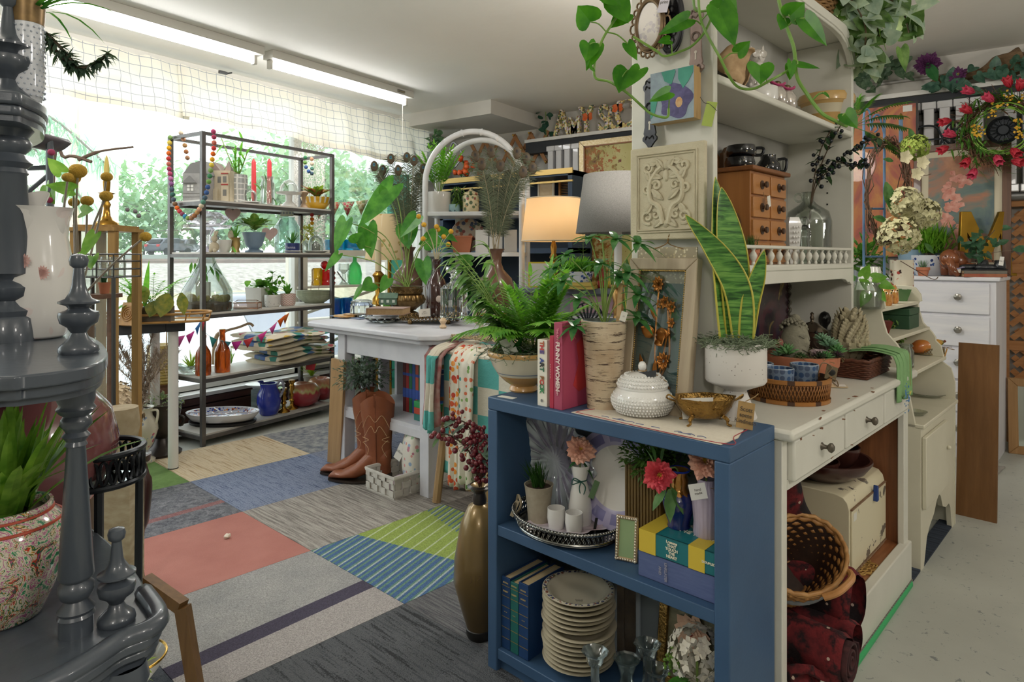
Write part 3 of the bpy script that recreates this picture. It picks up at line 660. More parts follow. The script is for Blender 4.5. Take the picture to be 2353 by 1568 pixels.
# ---- grey console with drawers behind the bookcase lamps
t=T('console_table','grey console with pink floral drawer front behind the birch pot','console table',1380,592,z=0,d=4.15,rot=-20);CON=t
t.pt('console_top',MB().bx(-.55,.35,-.05,.4,.965,1.0),M('6f7684',r=.4),bev=.006)
t.pt('console_case',MB().bx(-.53,.33,0,.38,.60,.965),M('8f8f97',r=.5));t.pt('drawer_front',MB().bx(-.2,.30,-.015,0,.84,.95),M('b493a0','a58592',.5,ns=20),bev=.004)
t.pt('drawer_front',MB().bx(-.2,.30,-.015,0,.63,.82),M('d5d2dc',r=.5),bev=.004)
for x in(-.5,.27):t.pt('leg',MB().bx(x,x+.05,0,.05,0,.6),M('8f8f97',r=.5));t.pt('leg',MB().bx(x,x+.05,.33,.38,0,.6),M('8f8f97',r=.5))
# ---- black topped table with white round legs at the window (holds the rattan tray)
PZ=.84
t=T('round_leg_table','black topped table with white round legs by the window rack','table',398,1080,z=0,rot=42);WRT=t
t.pt('table_top',MB().bx(-.05,.05,-.05,.45,PZ-.055,PZ).bx(-.6,-.05,-.05,.45,PZ-.055,PZ),M('2e3036','3a3c42',.4,ns=10),bev=.004)
for x,y in((0,0),(-.54,.0),(-.54,.4),(0,.4)):
 lg=t.pt('leg',MB().tb([(x,y,.012),(x,y,PZ-.055)],.027,14),M('dddcd8',r=.35));t.pt('leg_foot',MB().tb([(x,y,0),(x,y,.014)],.028,14),M('1c1c1c'),lg)
# ================================================================ PLANT AND WARE BUILDERS
def rv(a=1.):return V((Gs(0,a),Gs(0,a),Gs(0,a)))
def bld(mb,n,h,wd,spread,bend=.5,r0=.01,kind='blade',zmin=.6,c=(0,0,0)):
 for _ in rg(n):
  a=Uf(0,2*pi);sp=Uf(.1,1)*spread;d=V((cos(a)*sp,sin(a)*sp,1));L=h*Uf(zmin,1)
  mb.le(V(c)+V((cos(a)*r0*Rr(),sin(a)*r0*Rr(),0)),d,L,wd*Uf(.7,1.1),bend*sp,.25,kind,5)
 return mb
def fd(lf,stem,p,d,L,n,ll,lw,bend=.45,tip=.4,ang=.9):
 p,d=V(p),V(d).normalized();pts=[p+d*L*t-V((0,0,1))*bend*L*t*t for t in[i/8 for i in rg(9)]]
 stem.tb(pts,[lerp(.0022,.0006,i/8)for i in rg(9)],4)
 side=d.cross(V((0,0,1)));side=side.normalized()if side.length>.01 else V((1,0,0))
 for i in rg(n):
  t=.28+.72*i/(n-1);q=ip(pts,t);tg=(ip(pts,min(1,t+.05))-ip(pts,t-.05)).normalized()
  k=(1-tip*abs(t-.45)/.55)
  for sg in(-1,1):lf.le(q,tg*(1-.5*ang+.4*t)+side*sg*ang,ll*k*Uf(.85,1.1),lw,.25,.2,'lance',3)
 lf.le(pts[-1],tg,ll*.7,lw,.2,.2,'lance',3)
def palm(t,h,n,spread,ll,lw,nl,m,z0=0,sm=None,seed=1,x=0,y=0,bend=.45):
 Sd(seed);lf=MB();st=MB()
 for k in rg(n):
  a=2.4*k+Uf(-.4,.4);sp=spread*(.15+.85*Rr())
  fd(lf,st,(x+.012*cos(a),y+.012*sin(a),z0),(cos(a)*sp,sin(a)*sp,1),h*Uf(.7,1.05),nl,ll,lw,bend*sp)
 t.fo(lf,m,sh=None);t.pt('stems',st,sm or M('7f9a4c',r=.5))
def bu(mb,c,rx,ry,rz,n,L,W,kind='ov',shell=.45):
 for _ in rg(n):
  v=rv().normalized();k=Uf(shell,1);p=V(c)+V((v.x*rx,v.y*ry,v.z*rz))*k
  mb.le(p,v+rv(.45)+V((0,0,.3)),L*Uf(.7,1.2),W*Uf(.8,1.1),.25,.2,kind,2)
 return mb
def moss(mb,r,z,n,seed=2,h=.015,over=0.1):
 Sd(seed)
 for _ in rg(n):
  a=Uf(0,2*pi);q=r*sqrt(Rr())*(1+over);p=V((q*cos(a),q*sin(a),z+h*Rr()*(1-.6*q/r)))
  pts=[p]
  for _ in rg(4):p=p+V((Gs(0,.010),Gs(0,.010),Gs(0,.005)));pts.append(p)
  mb.tb(pts,.0009,3)
 return mb
def vine(t,pts,leaves,lm,sm,r=.003,name='vine',k=6):
 """pts: local path; leaves: (path fraction, direction, length, width, kind)."""
 P=sm(pts,k);t.pt(name,MB().tb(P,r,6),sm);lf=MB();st=MB()
 for f,d,L,W in leaves:
  p=ip(P,f);d=V(d).normalized();q=p+d*L*.35+V((0,-.006,.0));st.tb(sm([p,p+d*L*.15+V((0,0,L*.06)),q],3),r*.55,5)
  lf.le(q,d+V((0,-.15,-.25)),L,W,.12,.18,'heart',7,up=(0.15,-1,.35))
 t.pt('leaf_stalks',st,sm);t.fo(lf,lm,sh=None)
def flower(t,c,r,m,mc,n=34,layers=4,face=(0,-1,.35),name='flower_head',lw=.55,mleaf=None):
 """A many petalled bloom facing 'face'."""
 f=V(face).normalized();u=f.orthogonal().normalized();w_=f.cross(u);mb=MB();c=V(c)
 for l in rg(layers):
  k=(l+1)/layers;nn=int(n*(.4+.6*k)/layers*1.6)
  for i in rg(nn):
   a=2*pi*(i+.5*l)/nn+Uf(-.1,.1);d=(u*cos(a)+w_*sin(a))*(.25+.85*k)+f*(1.15-.95*k)
   mb.le(c+f*r*.10*(1-k),d,r*(.5+.5*k)*Uf(.85,1.1),r*lw*(.5+.5*k),.05,-.45,'obo',4,up=f)
 h=t.pt(name,mb,m,sh=None)
 ct=MB()
 for _ in rg(26):
  a=Uf(0,2*pi);q=Rr()*r*.16;ct.tb([c,c+(u*cos(a)+w_*sin(a))*q+f*r*Uf(.35,.5)],r*.018,4)
 t.pt('stamens',ct,mc,h);return h
def tag(t,c,w_,h,rot=(90,0,0),col='e9e7e1',name='price_tag',string=None,txt=None,tc='6d6a64'):
 g=t.pt(name,MB().box(c,(w_,h,.0008),rot),M(col,r=.7))
 if string:t.pt('tag_string',MB().tb(sm(string,4),.0008,4),M('8b7355',r=.8),g)
 if txt:
  mb=tx_(txt,h*.22,.0003);mb.xf(MT(c)@Euler([ra(a)for a in rot]).to_matrix().to_4x4()@MT((0,0,.0008)));t.pt('tag_writing',mb,M(tc),g,sh=None)
 return g
soil=M('3c3026','57473a',.95,ns=60);terra=M('b0694a','bd7a5c',.75,ns=9);wht=M('dcdad5',r=.3,coat=.4)
G1=LEAF('2f6b25','5d9a3c');G2=LEAF('4f9a35','86bf55');G3=LEAF('2f5a3c','5a8560');MOSS=M('5d6b55','7d8a6e',.9,ns=40);STEM=M('6f8a3f','8aa355',.5)
def pot(t,prof,k,m,z=0,name='pot',n=28,wave=None,sfill=None,in_=.88):
 """A hollow pot from an outer profile (radius, height), with soil inside."""
 r1,h1=prof[-1];p=[(0,prof[0][1])]+list(prof)+[(r1*.93,h1),(r1*.88,h1*.93),(0,h1*.90)]
 o=t.pt(name,MB().la(p,(0,0,z),n,k,wave=wave),m,sh=50)
 if sfill is not False:t.pt('soil',MB().la([(0,h1*.93),(r1*.87,h1*.93),(0,h1*.935)],(0,0,z),16,k),sfill or soil)
 return o
# ================================================================ ON THE BLUE BOOKCASE
ZT=BH
q=NT('yellow_ware');z=q.sep(q.crd())[2]
yw=q.set(q.ramp(q.math('MULTIPLY',z,8.),[(0,'c9985a'),(.40,'cfa466'),(.405,'d8cfb8'),(.46,'d8cfb8'),(.462,'7d8795'),(.485,'7d8795'),(.487,'d8cfb8'),(.86,'d6ccb2'),(.865,'cd9f60')],True),.25,coat=.5)
t=T('mixing_bowl_planter','cream and yellow ware mixing bowl planted with a feathery parlour palm','planter',1203,898,z=ZT);k=t.s
pot(t,[(30,0),(33,4),(31,11),(29,14),(44,24),(60,40),(72,60),(79,78),(83,83),(84,89),(82,93)],k,yw,sfill=soil)
t.pt('moss',moss(MB(),78*k,82*k,420,3,.04,.12),MOSS,sh=None)
palm(t,.30,44,1.0,.085,.014,12,LEAF('4a8a2e','8cc050'),84*k,seed=4,x=.03,y=.03,bend=.5)
lf=MB();st=MB();Sd(8)
for a,l in((-2.9,.24),(2.6,.3),(3.4,.28),(2.2,.25),(-2.5,.19),(2.9,.36),(-3.0,.33),(2.0,.36)):
 pp=sm([(-.02,0,84*k),(-.04+.25*l*cos(a),.2*l*sin(a),84*k+l*.6),(-.03+.55*l*cos(a),.3*l*sin(a),84*k+l*.92)],6);st.tb(pp,.0018,5)
 for p in pp[3:]:
  for _ in rg(2):lf.le(p,V((cos(a)*1.1,Gs(0,.5),Gs(.0,.4))),Uf(.05,.075),.022,.5,.2,'lance',4)
t.pt('pale_foliage',lf,LEAF('5d8f50','a9c48e'),sh=None);t.pt('pale_stems',st,STEM)
lf=MB();[lf.le((-.05+.012*i,-.035,84*k),d,L,.034,.1,.35,'lance',5)for i,(d,L)in en([((-.1,-.1,1),.09),((-.6,-.3,.7),.06),((.3,-.3,.9),.075),((-.35,-.2,.9),.06),((.6,-.4,.5),.06)])]
t.pt('broad_leaves',lf,LEAF('2c6427','3f7a33',.25),sh=None)
tag(t,(-.045,-.05,84*k+.03),.04,.05,(70,-20,10),txt='pot')
def book(lab,x,y,z,th,h,dep,spine,page='e3d6b8',rot=0,grp=None,flat=False,name='book',cover=None,base=None,brz=0):
 """Upright: spine faces local -y; flat: lying with its spine towards -y."""
 t=T(name,lab,'book',loc=(base or bk)(x,y,z),d=1.7,rot=-43.1+brz+rot,grp=grp);c=.003
 pg=M(page,'d3c39d',.8,ns=180,st=(1,.02,.02))
 if flat:
  w_,dd,hh=th,dep,h
  t.pt('cover',MB().bx(0,w_,0,dd,0,c).bx(0,w_,0,dd,hh-c,hh).bx(0,w_,0,.004,0,hh),spine,bev=.001);t.pt('pages',MB().bx(.004,w_-.004,.004,dd-.004,c,hh-c),pg)
 else:
  t.pt('cover',MB().bx(0,c,0,dep,0,h).bx(th-c,th,0,dep,0,h).bx(0,th,-.002,.003,0,h),spine,bev=.001);t.pt('pages',MB().bx(c,th-c,.003,dep-.005,.004,h-.005),pg)
 return t
def sx_(t,txt,x,z,size,col,y=-.0045,ry=90,sx=1,bold=.0003,al='CENTER'):t.pt('lettering',tx_(txt,size,.0004,al,sx,bold).xf(XZ(x,y,z,ry=ry)),M(col),sh=None)
t=book('white book with colourful THE ART BOOK letters on its spine',.178,.018,ZT,.034,.182,.135,M('e5e0d2',r=.5))
cols=['b05a35','c33b3b','5d4a8a',None,'3b4f93','2d2d2d','2f6b52',None,'8a5a2b','c2483c','3f7d55','3a8a55']
for i,ch in en('THE ART BOOK'):
 if cols[i]:sx_(t,ch,.017,.172-i*.0118,.019,cols[i],bold=.0008)
sx_(t,'(I)',.017,.016,.008,'777777',ry=0)
for ch,col,yy,zz,sz in(('T','b0622f',.05,.150,.055),('A','4a4038',.045,.105,.046),('B','8b7d6b',.052,.067,.040),('O','3f3a78',.095,.070,.036)):
 t.pt('cover_letter',tx_(ch,sz,.0004,bold=.001).xf(XZ(.0345,yy,zz,rz=90)),M(col),sh=None)
t.pt('cover_letter',tx_('PHAIDON',.016,.0004).xf(XZ(.0345,.055,.022,rz=90)),M('8a8478'),sh=None)
t=book('thin crimson book beside the white art book',.222,.017,ZT,.014,.195,.14,M('b02c46',r=.4));sx_(t,'. . . . . . . . .',.007,.10,.009,'e8d8d0')
t=book('taller pink FUNNY WOMEN book beside the birch pot',.238,.016,ZT,.028,.232,.15,M('a84560',r=.5))
sx_(t,'FUNNY WOMEN',.014,.115,.0175,'f0dfd8',bold=.0006);sx_(t,'THE ART OF',.014,.195,.008,'d98a94',bold=.0003);sx_(t,'Nicole',.014,.05,.009,'e3b0b4')
t.pt('cover_print',MB().pr_([(.045,.06),(.07,.04),(.11,.05),(.13,.1),(.12,.16),(.09,.19),(.06,.17),(.07,.12)],.0283,.0289,'x'),M('b83a3c'));t.pt('cover_letter',tx_('EX',.022,.0004).xf(XZ(.029,.045,.19,rz=90)),M('d98a80'),sh=None)
q=NT('birch_bark');co=q.crd((1,1,14));n=q.noise(co,14,5,.75,.3);n2=q.noise(q.crd((1,1,1)),9,3)
q.set(q.mix(q.math('GREATER_THAN',n,.57),q.ramp(n2,[(.3,'b29a7c'),(.55,'d1c0a4'),(.75,'bb9a7c')]),'57473a'),.85);q.bump(n,.6,.004)
t=T('birch_pot','tapered birch bark pot holding an umbrella plant','planter',1388,936,z=ZT);k=t.s
pot(t,[(39,0),(42,60),(47,140),(53,200)],k,q.m);t.pt('pot_liner',MB().la([(51,198),(49,201),(47,190)],n=28,k=k),M('7d8688',r=.4,mtl=.5))
lf=MB();st=MB();Sd(12)
def umb(p,dr,L,n=7,w_=.022):
 dr=V(dr).normalized();u=dr.orthogonal();w2=dr.cross(u)
 for i in rg(n):
  a=2*pi*i/n;lf.le(p,(u*cos(a)+w2*sin(a))*1.1+dr*.25+V((0,0,.1)),L*Uf(.8,1.1),w_,.35,.2,'lance',5)
for(dx,dz),L in[((-60,250),.062),((-10,330),.07),((48,310),.075),((70,260),.08),((-85,350),.05),((20,385),.06),((30,300),.06),((-95,290),.06),((-72,190),.055),((-30,390),.055),((70,375),.07),((-110,320),.055),((75,205),.06)]:
 p=V((dx*k,Uf(-.05,.03),dz*k));st.tb(sm([(Uf(-.006,.006),0,190*k),(dx*k*.35,p.y*.4,lerp(190*k,p.z,.6)),p],6),.0017,5);umb(p,(dx*.006,p.y*4-.35,.9),L)
st.tb([(0,0,185*k),(.004,0,300*k),(-.004,0,380*k)],[.004,.0035,.002],6)
t.fo(lf,LEAF('2f6a3a','5b8f50',.25),sh=None);t.pt('stems',st,STEM)
t.pt('plant_stick',MB().box((32*k,-.02,235*k),(.012,.0016,.12),(0,4,0)),M('c9a878',r=.7))
tag(t,(38*k,-.045,212*k),.017,.026,(80,18,0),'d9d6cb',txt='12')
t=T('hobnail_jar','white milk glass hobnail jar with a lid and slate tag','jar',1476,952,z=ZT);k=t.s;milk=M('e3e2de',r=.15,coat=.8)
def hob(prof,z0,z1,rows,rf,mb):
 for j in rg(rows):
  z=lerp(z0,z1,(j+.5)/rows);r=rf(z);n=int(2*pi*r/7.2)
  for i in rg(n):a=2*pi*(i+.5*(j%2))/n;mb.ball((r*cos(a)*k,r*sin(a)*k,z*k),3.1*k,6)
 return mb
bp=[(0,0),(46,0),(52,6),(64,18),(70,32),(69,44),(60,58),(54,62),(0,60)]
rb=lambda z:46+24*sin(min(1,(z+4)/38)*pi/2)if z<34 else 70-16*((z-34)/26)**1.6
t.pt('jar_body',MB().la(bp,n=36,k=k),milk,sh=60);t.pt('jar_hobnails',hob(0,6,58,8,rb,MB()),milk,sh=180)
ld=t.pt('jar_lid',MB().la([(56,60),(58,64),(56,68),(54,76),(44,88),(26,95),(8,98),(6,104),(0,104)],n=36,k=k).ball((0,0,110*k),10*k,12,sz=1.2),milk,sh=60)
rl_=lambda z:57-14*((z-64)/24)**2.2;t.pt('lid_hobnails',hob(0,66,94,4,rl_,MB()),milk,ld,sh=180)
tag(t,(.006,-.030,96*k),.048,.022,(35,-12,-28),'33363a','slate_tag');t.pt('twine',MB().tb(sm([(-.012,-.012,102*k),(.0,-.016,100*k),(.03,-.02,94*k),(.055,-.035,80*k)],5),.0011,5).tb([(.011*cos(a),.011*sin(a),101*k)for a in[i*.5 for i in rg(13)]],.0012,5),M('94784f',r=.9))
cl=[(1395,957),(1555,945),(1742,962),(1735,975),(1640,1003),(1395,962)]
P=[wp(x,y,ZT)for x,y in cl];t=T('embroidered_runner','white linen runner with red and blue stitching on the bookcase','cloth',loc=wp(1580,972,ZT),d=1.6);c0=t.loc
t.rz=ra(-43.1)+YAW
inv=MR(-t.rz,3,'Z');pl=[(inv@(p-c0)).to_2d()for p in[bk(.30,.01,ZT),bk(.715,.0,ZT),bk(.72,.075,ZT),bk(.68,.23,ZT),bk(.40,.2,ZT),bk(.31,.06,ZT)]]
t.pt('runner_cloth',MB().pr_([tuple(p)for p in pl],.0006,.0025),M('ddd5c4','d3cab8',.9,ns=120,bump=.2,bs=400))
def ins(f):c=sum(pl,V((0,0)))/len(pl);return[tuple(c+(p-c)*f)+(.003,)for p in pl]
t.pt('red_stitching',MB().tb(sm(ins(.95)+ins(.95)[:1],6),.0011,4),M('a33a44'))
Sd(4);c=MB()
for _ in rg(12):p=V(pl[0]).lerp(V(pl[1]),Uf(.15,.9));c.tb(sm([(p.x,p.y+.02,.003),(p.x+.01,p.y+.024+Uf(-.006,.006),.003),(p.x+.022,p.y+.02,.003)],3),.001,4)
t.pt('blue_stitching',c,M('4a5a86'))
gold=M('a8854a','8a6a38',.3,mtl=.9,ns=60,bump=.6,bs=120)
t=T('filigree_basket','oval gold filigree footed basket holding a gift card','basket',1620,972,z=ZT+.003);k=t.s
wv=lambda a,i:1+.06*sin(6*a)*(i>3)
c=MB().la([(0,14),(36,14),(46,20),(56,32),(64,46),(70,58),(72,60),(68,59),(60,46),(52,33),(40,20),(0,18)],n=48,k=k,sx=1.0,sy=.68,wave=wv)
t.pt('basket_bowl',c,gold,sh=60);Sd(2);c=MB()
for i in rg(26):a=2*pi*i/26;r=(62+4*sin(6*a))*k;p=V((r*cos(a),r*sin(a)*.68,(48+6*sin(6*a))*k));c.tb([p+V((5*k*cos(b)*-sin(a),5*k*cos(b)*cos(a)*.68,6*k*sin(b)))for b in[j*pi/4 for j in rg(8)]],.0012,4,True)
t.pt('filigree_scrolls',c,gold)
for sx in(-1,1):
 for sy in(-1,1):t.pt('foot',MB().tb(sm([(sx*34*k,sy*22*k,20*k),(sx*42*k,sy*28*k,14*k),(sx*42*k,sy*30*k,4*k),(sx*50*k,sy*34*k,1.5*k)],4),[.005]*6+[.003]*7,6),gold)
 t.pt('handle',MB().tb(sm([(sx*66*k,-.01,54*k),(sx*84*k,-.008,66*k),(sx*86*k,.008,56*k),(sx*66*k,.01,48*k)],5),.0022,6),gold)
t=T('gift_card','white gift card with painted flowers standing in the gold basket','card',1622,938,d=1.60);k=t.s
g=t.pt('card',MB().box((0,0,0),(.125,.0012,.05),(-12,0,8)),M('e3e0d6',r=.6));t.pt('card_writing',tx_('Amy Scott Interiors',.014,.0003).xf(XZ(.005,-.0045,-.012,8,-12)),M('6b655c'),g,sh=None)
t.pt('card_print',MB().box((-.025,.003,.018),(.04,.0014,.008),(-12,0,8)),M('c98a7a','b9698a',.6,ns=50),g)
t=T('kraft_tag','brown handwritten kraft tag leaning on the white pedestal planter','tag',1713,985,z=ZT+.004);k=t.s
g=t.pt('paper',MB().box((0,0,30*k),(.04,.0012,.062),(-15,12,0)),M('a08252','8f7346',.8,ns=30));t.pt('writing',tx_('Scott\nsome\nKindness',.014,.0003).xf(XZ(0,-.0025,30*k,0,-15,12)),M('3b3126'),g,sh=None)
t.pt('raffia_bow',MB().tb(sm([(0,0,62*k),(20*k,0,72*k),(30*k,0,80*k)],4),.0012,4),M('94784f'),g)
q=NT('speckled');co=q.crd();sp=q.math('LESS_THAN',q.vor(co,95,'F1','Distance'),.11)
q.set(q.mix(sp,'dbd6d0','5d5348'),.5);spk=q.m
t=T('speckled_planter','white speckled pedestal planter with a tall snake plant','planter',1690,958,z=ZT+.003);k=t.s
pot(t,[(46,0),(47,3),(24,62),(30,66),(64,80),(68,86),(68,172)],k,spk,n=36)
t.pt('moss',moss(MB(),66*k,168*k,520,9,.022,.15),MOSS,sh=None)
q=NT('snake_leaf');co=q.crd((2.5,2.5,22));n=q.noise(co,5,3,.6,.8)
q.set(q.ramp(n,[(.36,'234a1e'),(.5,'4a7d35'),(.64,'6c9a48')]),.35);sn=q.m;sy=M('c2b44a','a8a443',.4)
def snake(t,pts,W,face,edge=sy,mat=sn):
 """Stiff leaf along pts (local), flat face turned by 'face' radians, with pale margins."""
 P=sm(pts,6);n=len(P)-1;c=MB();e1=[];e2=[]
 for i,p in en(P):
  f=i/n;h=W/2*(.62+.38*sin(min(1,f*1.7)*pi/2))*(1-max(0,(f-.45)/.55)**2.2);u=V((cos(face+f*.5),sin(face+f*.5),0));v=V((-u.y,u.x,0))
  e1.append(p-u*h);e2.append(p+u*h);o=len(c.v)
  c.v+=[p-u*h,p+v*.18*h,p+u*h,p+v*.30*h+v*.0012]
  if i:c.f+=[[o-4,o-3,o+1,o],[o-3,o-2,o+2,o+1],[o-2,o-1,o+3,o+2],[o-1,o-4,o,o+3]]
 l=t.pt('leaf',c,mat,sh=60);t.pt('leaf_margin',MB().tb(e1,[.0032*(1-.7*i/n)for i in rg(n+1)],5).tb(e2,[.0032*(1-.7*i/n)for i in rg(n+1)],5),edge,l)
b=168*k
snake(t,[(-12*k,0,b),(-18*k,.01,b+150*k),(-28*k,.012,b+270*k),(-42*k,.015,b+385*k)],78*k,.25);snake(t,[(14*k,-.012,b),(2*k,-.012,b+120*k),(-50*k,-.02,b+215*k),(-122*k,-.03,b+295*k)],66*k,-.35)
snake(t,[(6*k,.004,b),(0,.0,b+140*k),(-14*k,0,b+260*k),(-32*k,0,b+360*k)],74*k,-.1);snake(t,[(22*k,-.004,b),(34*k,0,b+90*k),(52*k,0,b+160*k),(66*k,.0,b+215*k)],52*k,.1)
snake(t,[(-4*k,.02,b),(0,.03,b+150*k),(-4*k,.03,b+300*k),(-10*k,.035,b+345*k)],60*k,.5)
t=T('shadow_frame','tall pale wood shadow frame with gold relief flowers on teal','picture frame',loc=bk(.345,.155,ZT),d=1.9,rot=-43.1);W_,H_=.205,.41
def fr_(t,w_,h,b,d,m,name='frame',bev=.003):
 t.pt(name,MB().pr_([(0,0),(b,b),(b,h-b),(0,h)],0,d,'y').pr_([(w_,0),(w_,h),(w_-b,h-b),(w_-b,b)],0,d,'y').pr_([(0,h),(b,h-b),(w_-b,h-b),(w_,h)],0,d,'y').pr_([(0,0),(w_,0),(w_-b,b),(b,b)],0,d,'y'),m,bev=bev)
fr_(t,W_,H_,.032,.03,WOOD('a3937c','b7a88f',2,.6))
gm2=M('b99a5c',r=.35,mtl=.7);c=MB()
for i in rg(60):
 z=.036+i*(H_-.072)/59;c.ball((.034,.004,z),.0026,6);c.ball((W_-.034,.004,z),.0026,6)
for i in rg(30):x=.036+i*(W_-.072)/29;c.ball((x,.004,H_-.034),.0026,6)
t.pt('beading',c,gm2,sh=180);t.pt('teal_panel',MB().bx(.03,W_-.03,.02,.026,.03,H_-.03),M('4f6f6e','466362',.6,ns=9))
cop=M('b3783c','8a5526',.28,mtl=.85,ns=40);c=MB();Sd(6)
def stemf(pts,r=.0026):c.tb(sm([(x,.012,z)for x,z in pts],5),r,5)
stemf([(.115,.05),(.105,.12),(.10,.2),(.10,.275)]);stemf([(.12,.05),(.13,.12),(.14,.18),(.145,.23)]);stemf([(.11,.05),(.14,.1),(.15,.14),(.13,.25)]);stemf([(.07,.055),(.11,.05),(.16,.058)],.004)
for x,z,r,n in[(.10,.285,.022,9),(.125,.245,.018,7),(.148,.235,.017,7),(.135,.115,.024,9),(.15,.2,.015,6),(.108,.24,.013,6)]:
 for i in rg(n):a=2*pi*i/n;c.le((x,.012,z),(cos(a),-.5,sin(a)),r,r*.6,0,.4,'ov',3,up=(0,-1,0))
for x,z,dx,dz,L,W2 in[(.1,.17,-.5,.2,.045,.03),(.1,.17,.9,.1,.06,.03),(.12,.17,.2,-.3,.035,.04),(.08,.07,-.5,1.4,.06,.016),(.1,.06,1,.3,.05,.02),(.1,.2,-.6,1,.045,.008),(.11,.07,.1,1,.05,.016)]:c.le((x,.012,z),(dx,-.25,dz),L,W2,0,.4,'ov',4,up=(0,-1,0))
c.v=[V((p.x*.92,p.y,p.z*1.19))for p in c.v];t.pt('gold_flowers',c,cop,solid=.0015);t.pt('frame_glass',MB().bx(.03,W_-.03,.0085,.0095,.03,H_-.03),GLASS('f8fbfb',.96))
t.rx(-9)
t=T('tin_strip','pressed floral tin strip behind the shadow frame','panel',loc=bk(.36,.205,ZT),d=1.9,rot=-43.1)
t.pt('tin_panel',MB().bx(0,.18,0,.004,0,.435),SPOTS('9b9076',['cfc5a8','b7a983'],120,.35,.4));t.rx(-4)
t.pt('wire_hanger',MB().tb(sm([(.05,.0,.43),(.09,0,.445),(.10,-.005,.47),(.095,0,.445),(.14,0,.43)],4),.0014,5),M('8a6a3f',r=.4,mtl=.6))
t=T('white_pebble','small round pebble beside the gold basket','pebble',1543,920,z=ZT+.003);t.so(MB().ball((0,0,.014),.016,12,sz=.85),M('8a8474','a39c8a',.7,ns=30))
# ================================================================ MIDDLE SHELF OF THE BOOKCASE
ZM=.428
def bs(name,lab,cat,x,y,z=ZM,rot=0,grp=None,d=1.75):return T(name,lab,cat,loc=bk(x,y,z),d=d,rot=-43.1+rot,grp=grp)
q=NT('iridescent_glass');lw=q.n('ShaderNodeLayerWeight');lw.inputs[0].default_value=.4
colr=q.ramp(lw.outputs['Facing'],[(.0,'cfdde0'),(.35,'b9a9c6'),(.55,'9fc0b4'),(.8,'8f8a7a')]);q.set(colr,.06,mtl=.25,coat=1)
tp=q.n('ShaderNodeBsdfTransparent');mx=q.n('ShaderNodeMixShader');mx.inputs[0].default_value=.5;q.l(tp.outputs[0],mx.inputs[1]);q.l(q.b.outputs[0],mx.inputs[2]);q.l(mx.outputs[0],q.out.inputs[0])
t=bs('fluted_glass_plate','scalloped iridescent glass plate standing at the back of the bookcase','plate',.105,.185,ZM+.158,12)
c=MB().la([(0,0),(.042,0),(.048,.004),(.06,.012),(.10,.022),(.128,.030),(.145,.040),(.142,.042),(.12,.034),(.09,.026),(.05,.010),(.04,.004),(0,.004)],n=144,rot=(90,0,0),wave=lambda a,i:1+(.05*cos(18*a)if 3<i<11 else 0))
c2=MB()
for i in rg(18):a=2*pi*i/18;c2.tb([(.05*cos(a),-.008,.05*sin(a)),(.10*cos(a),-.022,.10*sin(a)),(.142*cos(a),-.038,.142*sin(a))],[.004,.006,.009],6)
t.pt('plate_body',c,q.m,sh=60);t.pt('plate_flutes',c2,q.m,sh=180)
q=NT('lavender_plate');X=q.sep(q.crd());rr=q.math('SQRT',q.math('ADD',q.math('MULTIPLY',X[0],X[0]),q.math('MULTIPLY',X[2],X[2])));an=q.math('ARCTAN2',X[2],X[0])
band=q.math('MULTIPLY',q.math('GREATER_THAN',rr,.098),q.math('LESS_THAN',rr,.126));pt=q.math('GREATER_THAN',q.math('SINE',q.math('MULTIPLY',an,12.)),-.5)
col=q.mix(q.math('GREATER_THAN',rr,.088),'d9d5ce','a9a3c4');col=q.mix(q.math('MULTIPLY',band,pt),col,'7d7aa8');m=q.set(col,.2,coat=.5)
t=bs('lavender_plate','white dinner plate with a lavender border standing on a black easel','plate',.315,.205,ZM+.152,6)
t.so(MB().la([(0,0),(.085,0),(.092,.006),(.138,.016),(.14,.018),(.09,.010),(.082,.005),(0,.005)],n=64,rot=(90,0,0)),m,sh=60);t.rx(-12)
t=bs('plate_easel','small black easel holding the lavender plate','easel',.33,.165,ZM);c=MB()
for x in(-.035,.035):c.tb(sm([(x,-.035,.055),(x,-.045,.02),(x,-.03,.008),(x,.0,.012),(x,.03,.10)],4),.004,6).tb([(x,-.03,.004),(x,.05,.002)],.004,6)
c.tb([(-.035,.02,.07),(.035,.02,.07)],.003,6);t.so(c,M('17181a',r=.4))
sil=M('a6a6a2','8c8b86',.22,mtl=1,ns=30)
t=bs('silver_tray','round silver gallery tray with cups vases and a stone pot on it','tray',.205,.112,ZM,d=1.8);rt=.165
t.pt('tray_plate',MB().la([(0,.012),(rt*.86,.012),(rt*.93,.016),(rt*.94,.012),(rt*.85,.004),(0,.004)],n=64,sy=.80),sil,sh=60)
t.pt('tray_rim',MB().tb([(rt*cos(a),rt*.80*sin(a),.048)for a in[2*pi*i/64 for i in rg(64)]],.005,8,True).tb([(rt*.92*cos(a),rt*.735*sin(a),.016)for a in[2*pi*i/64 for i in rg(64)]],.004,8,True),sil);c=MB()
for i in rg(64):
 for j in rg(2):a=2*pi*(i+.5*j)/64;f=lerp(.945,.985,j);c.tb([(rt*f*cos(a+b*.022),rt*.80*f*sin(a+b*.022),.026+j*.012+.006*e)for b,e in((0,-1),(1,0),(0,1),(-1,0))],.0014,4,True)
t.pt('tray_gallery',c,sil);c=MB()
for i in rg(110):a=2*pi*i/110;c.ball((rt*1.02*cos(a),rt*.80*1.02*sin(a),.0505),.0042,5)
t.pt('tray_beading',c,sil,sh=180)
tag(t,(-.155,-.05,.035),.012,.05,(80,20,20),'cbbd9f','ribbon_end');t.pt('ribbon',MB().tb(sm([(-.165,-.03,.05),(-.15,-.04,.075),(-.135,-.045,.05),(-.15,-.05,.02)],5),.004,5,flat=.3),M('cbbd9f',r=.8))
ZY=ZM+.0125
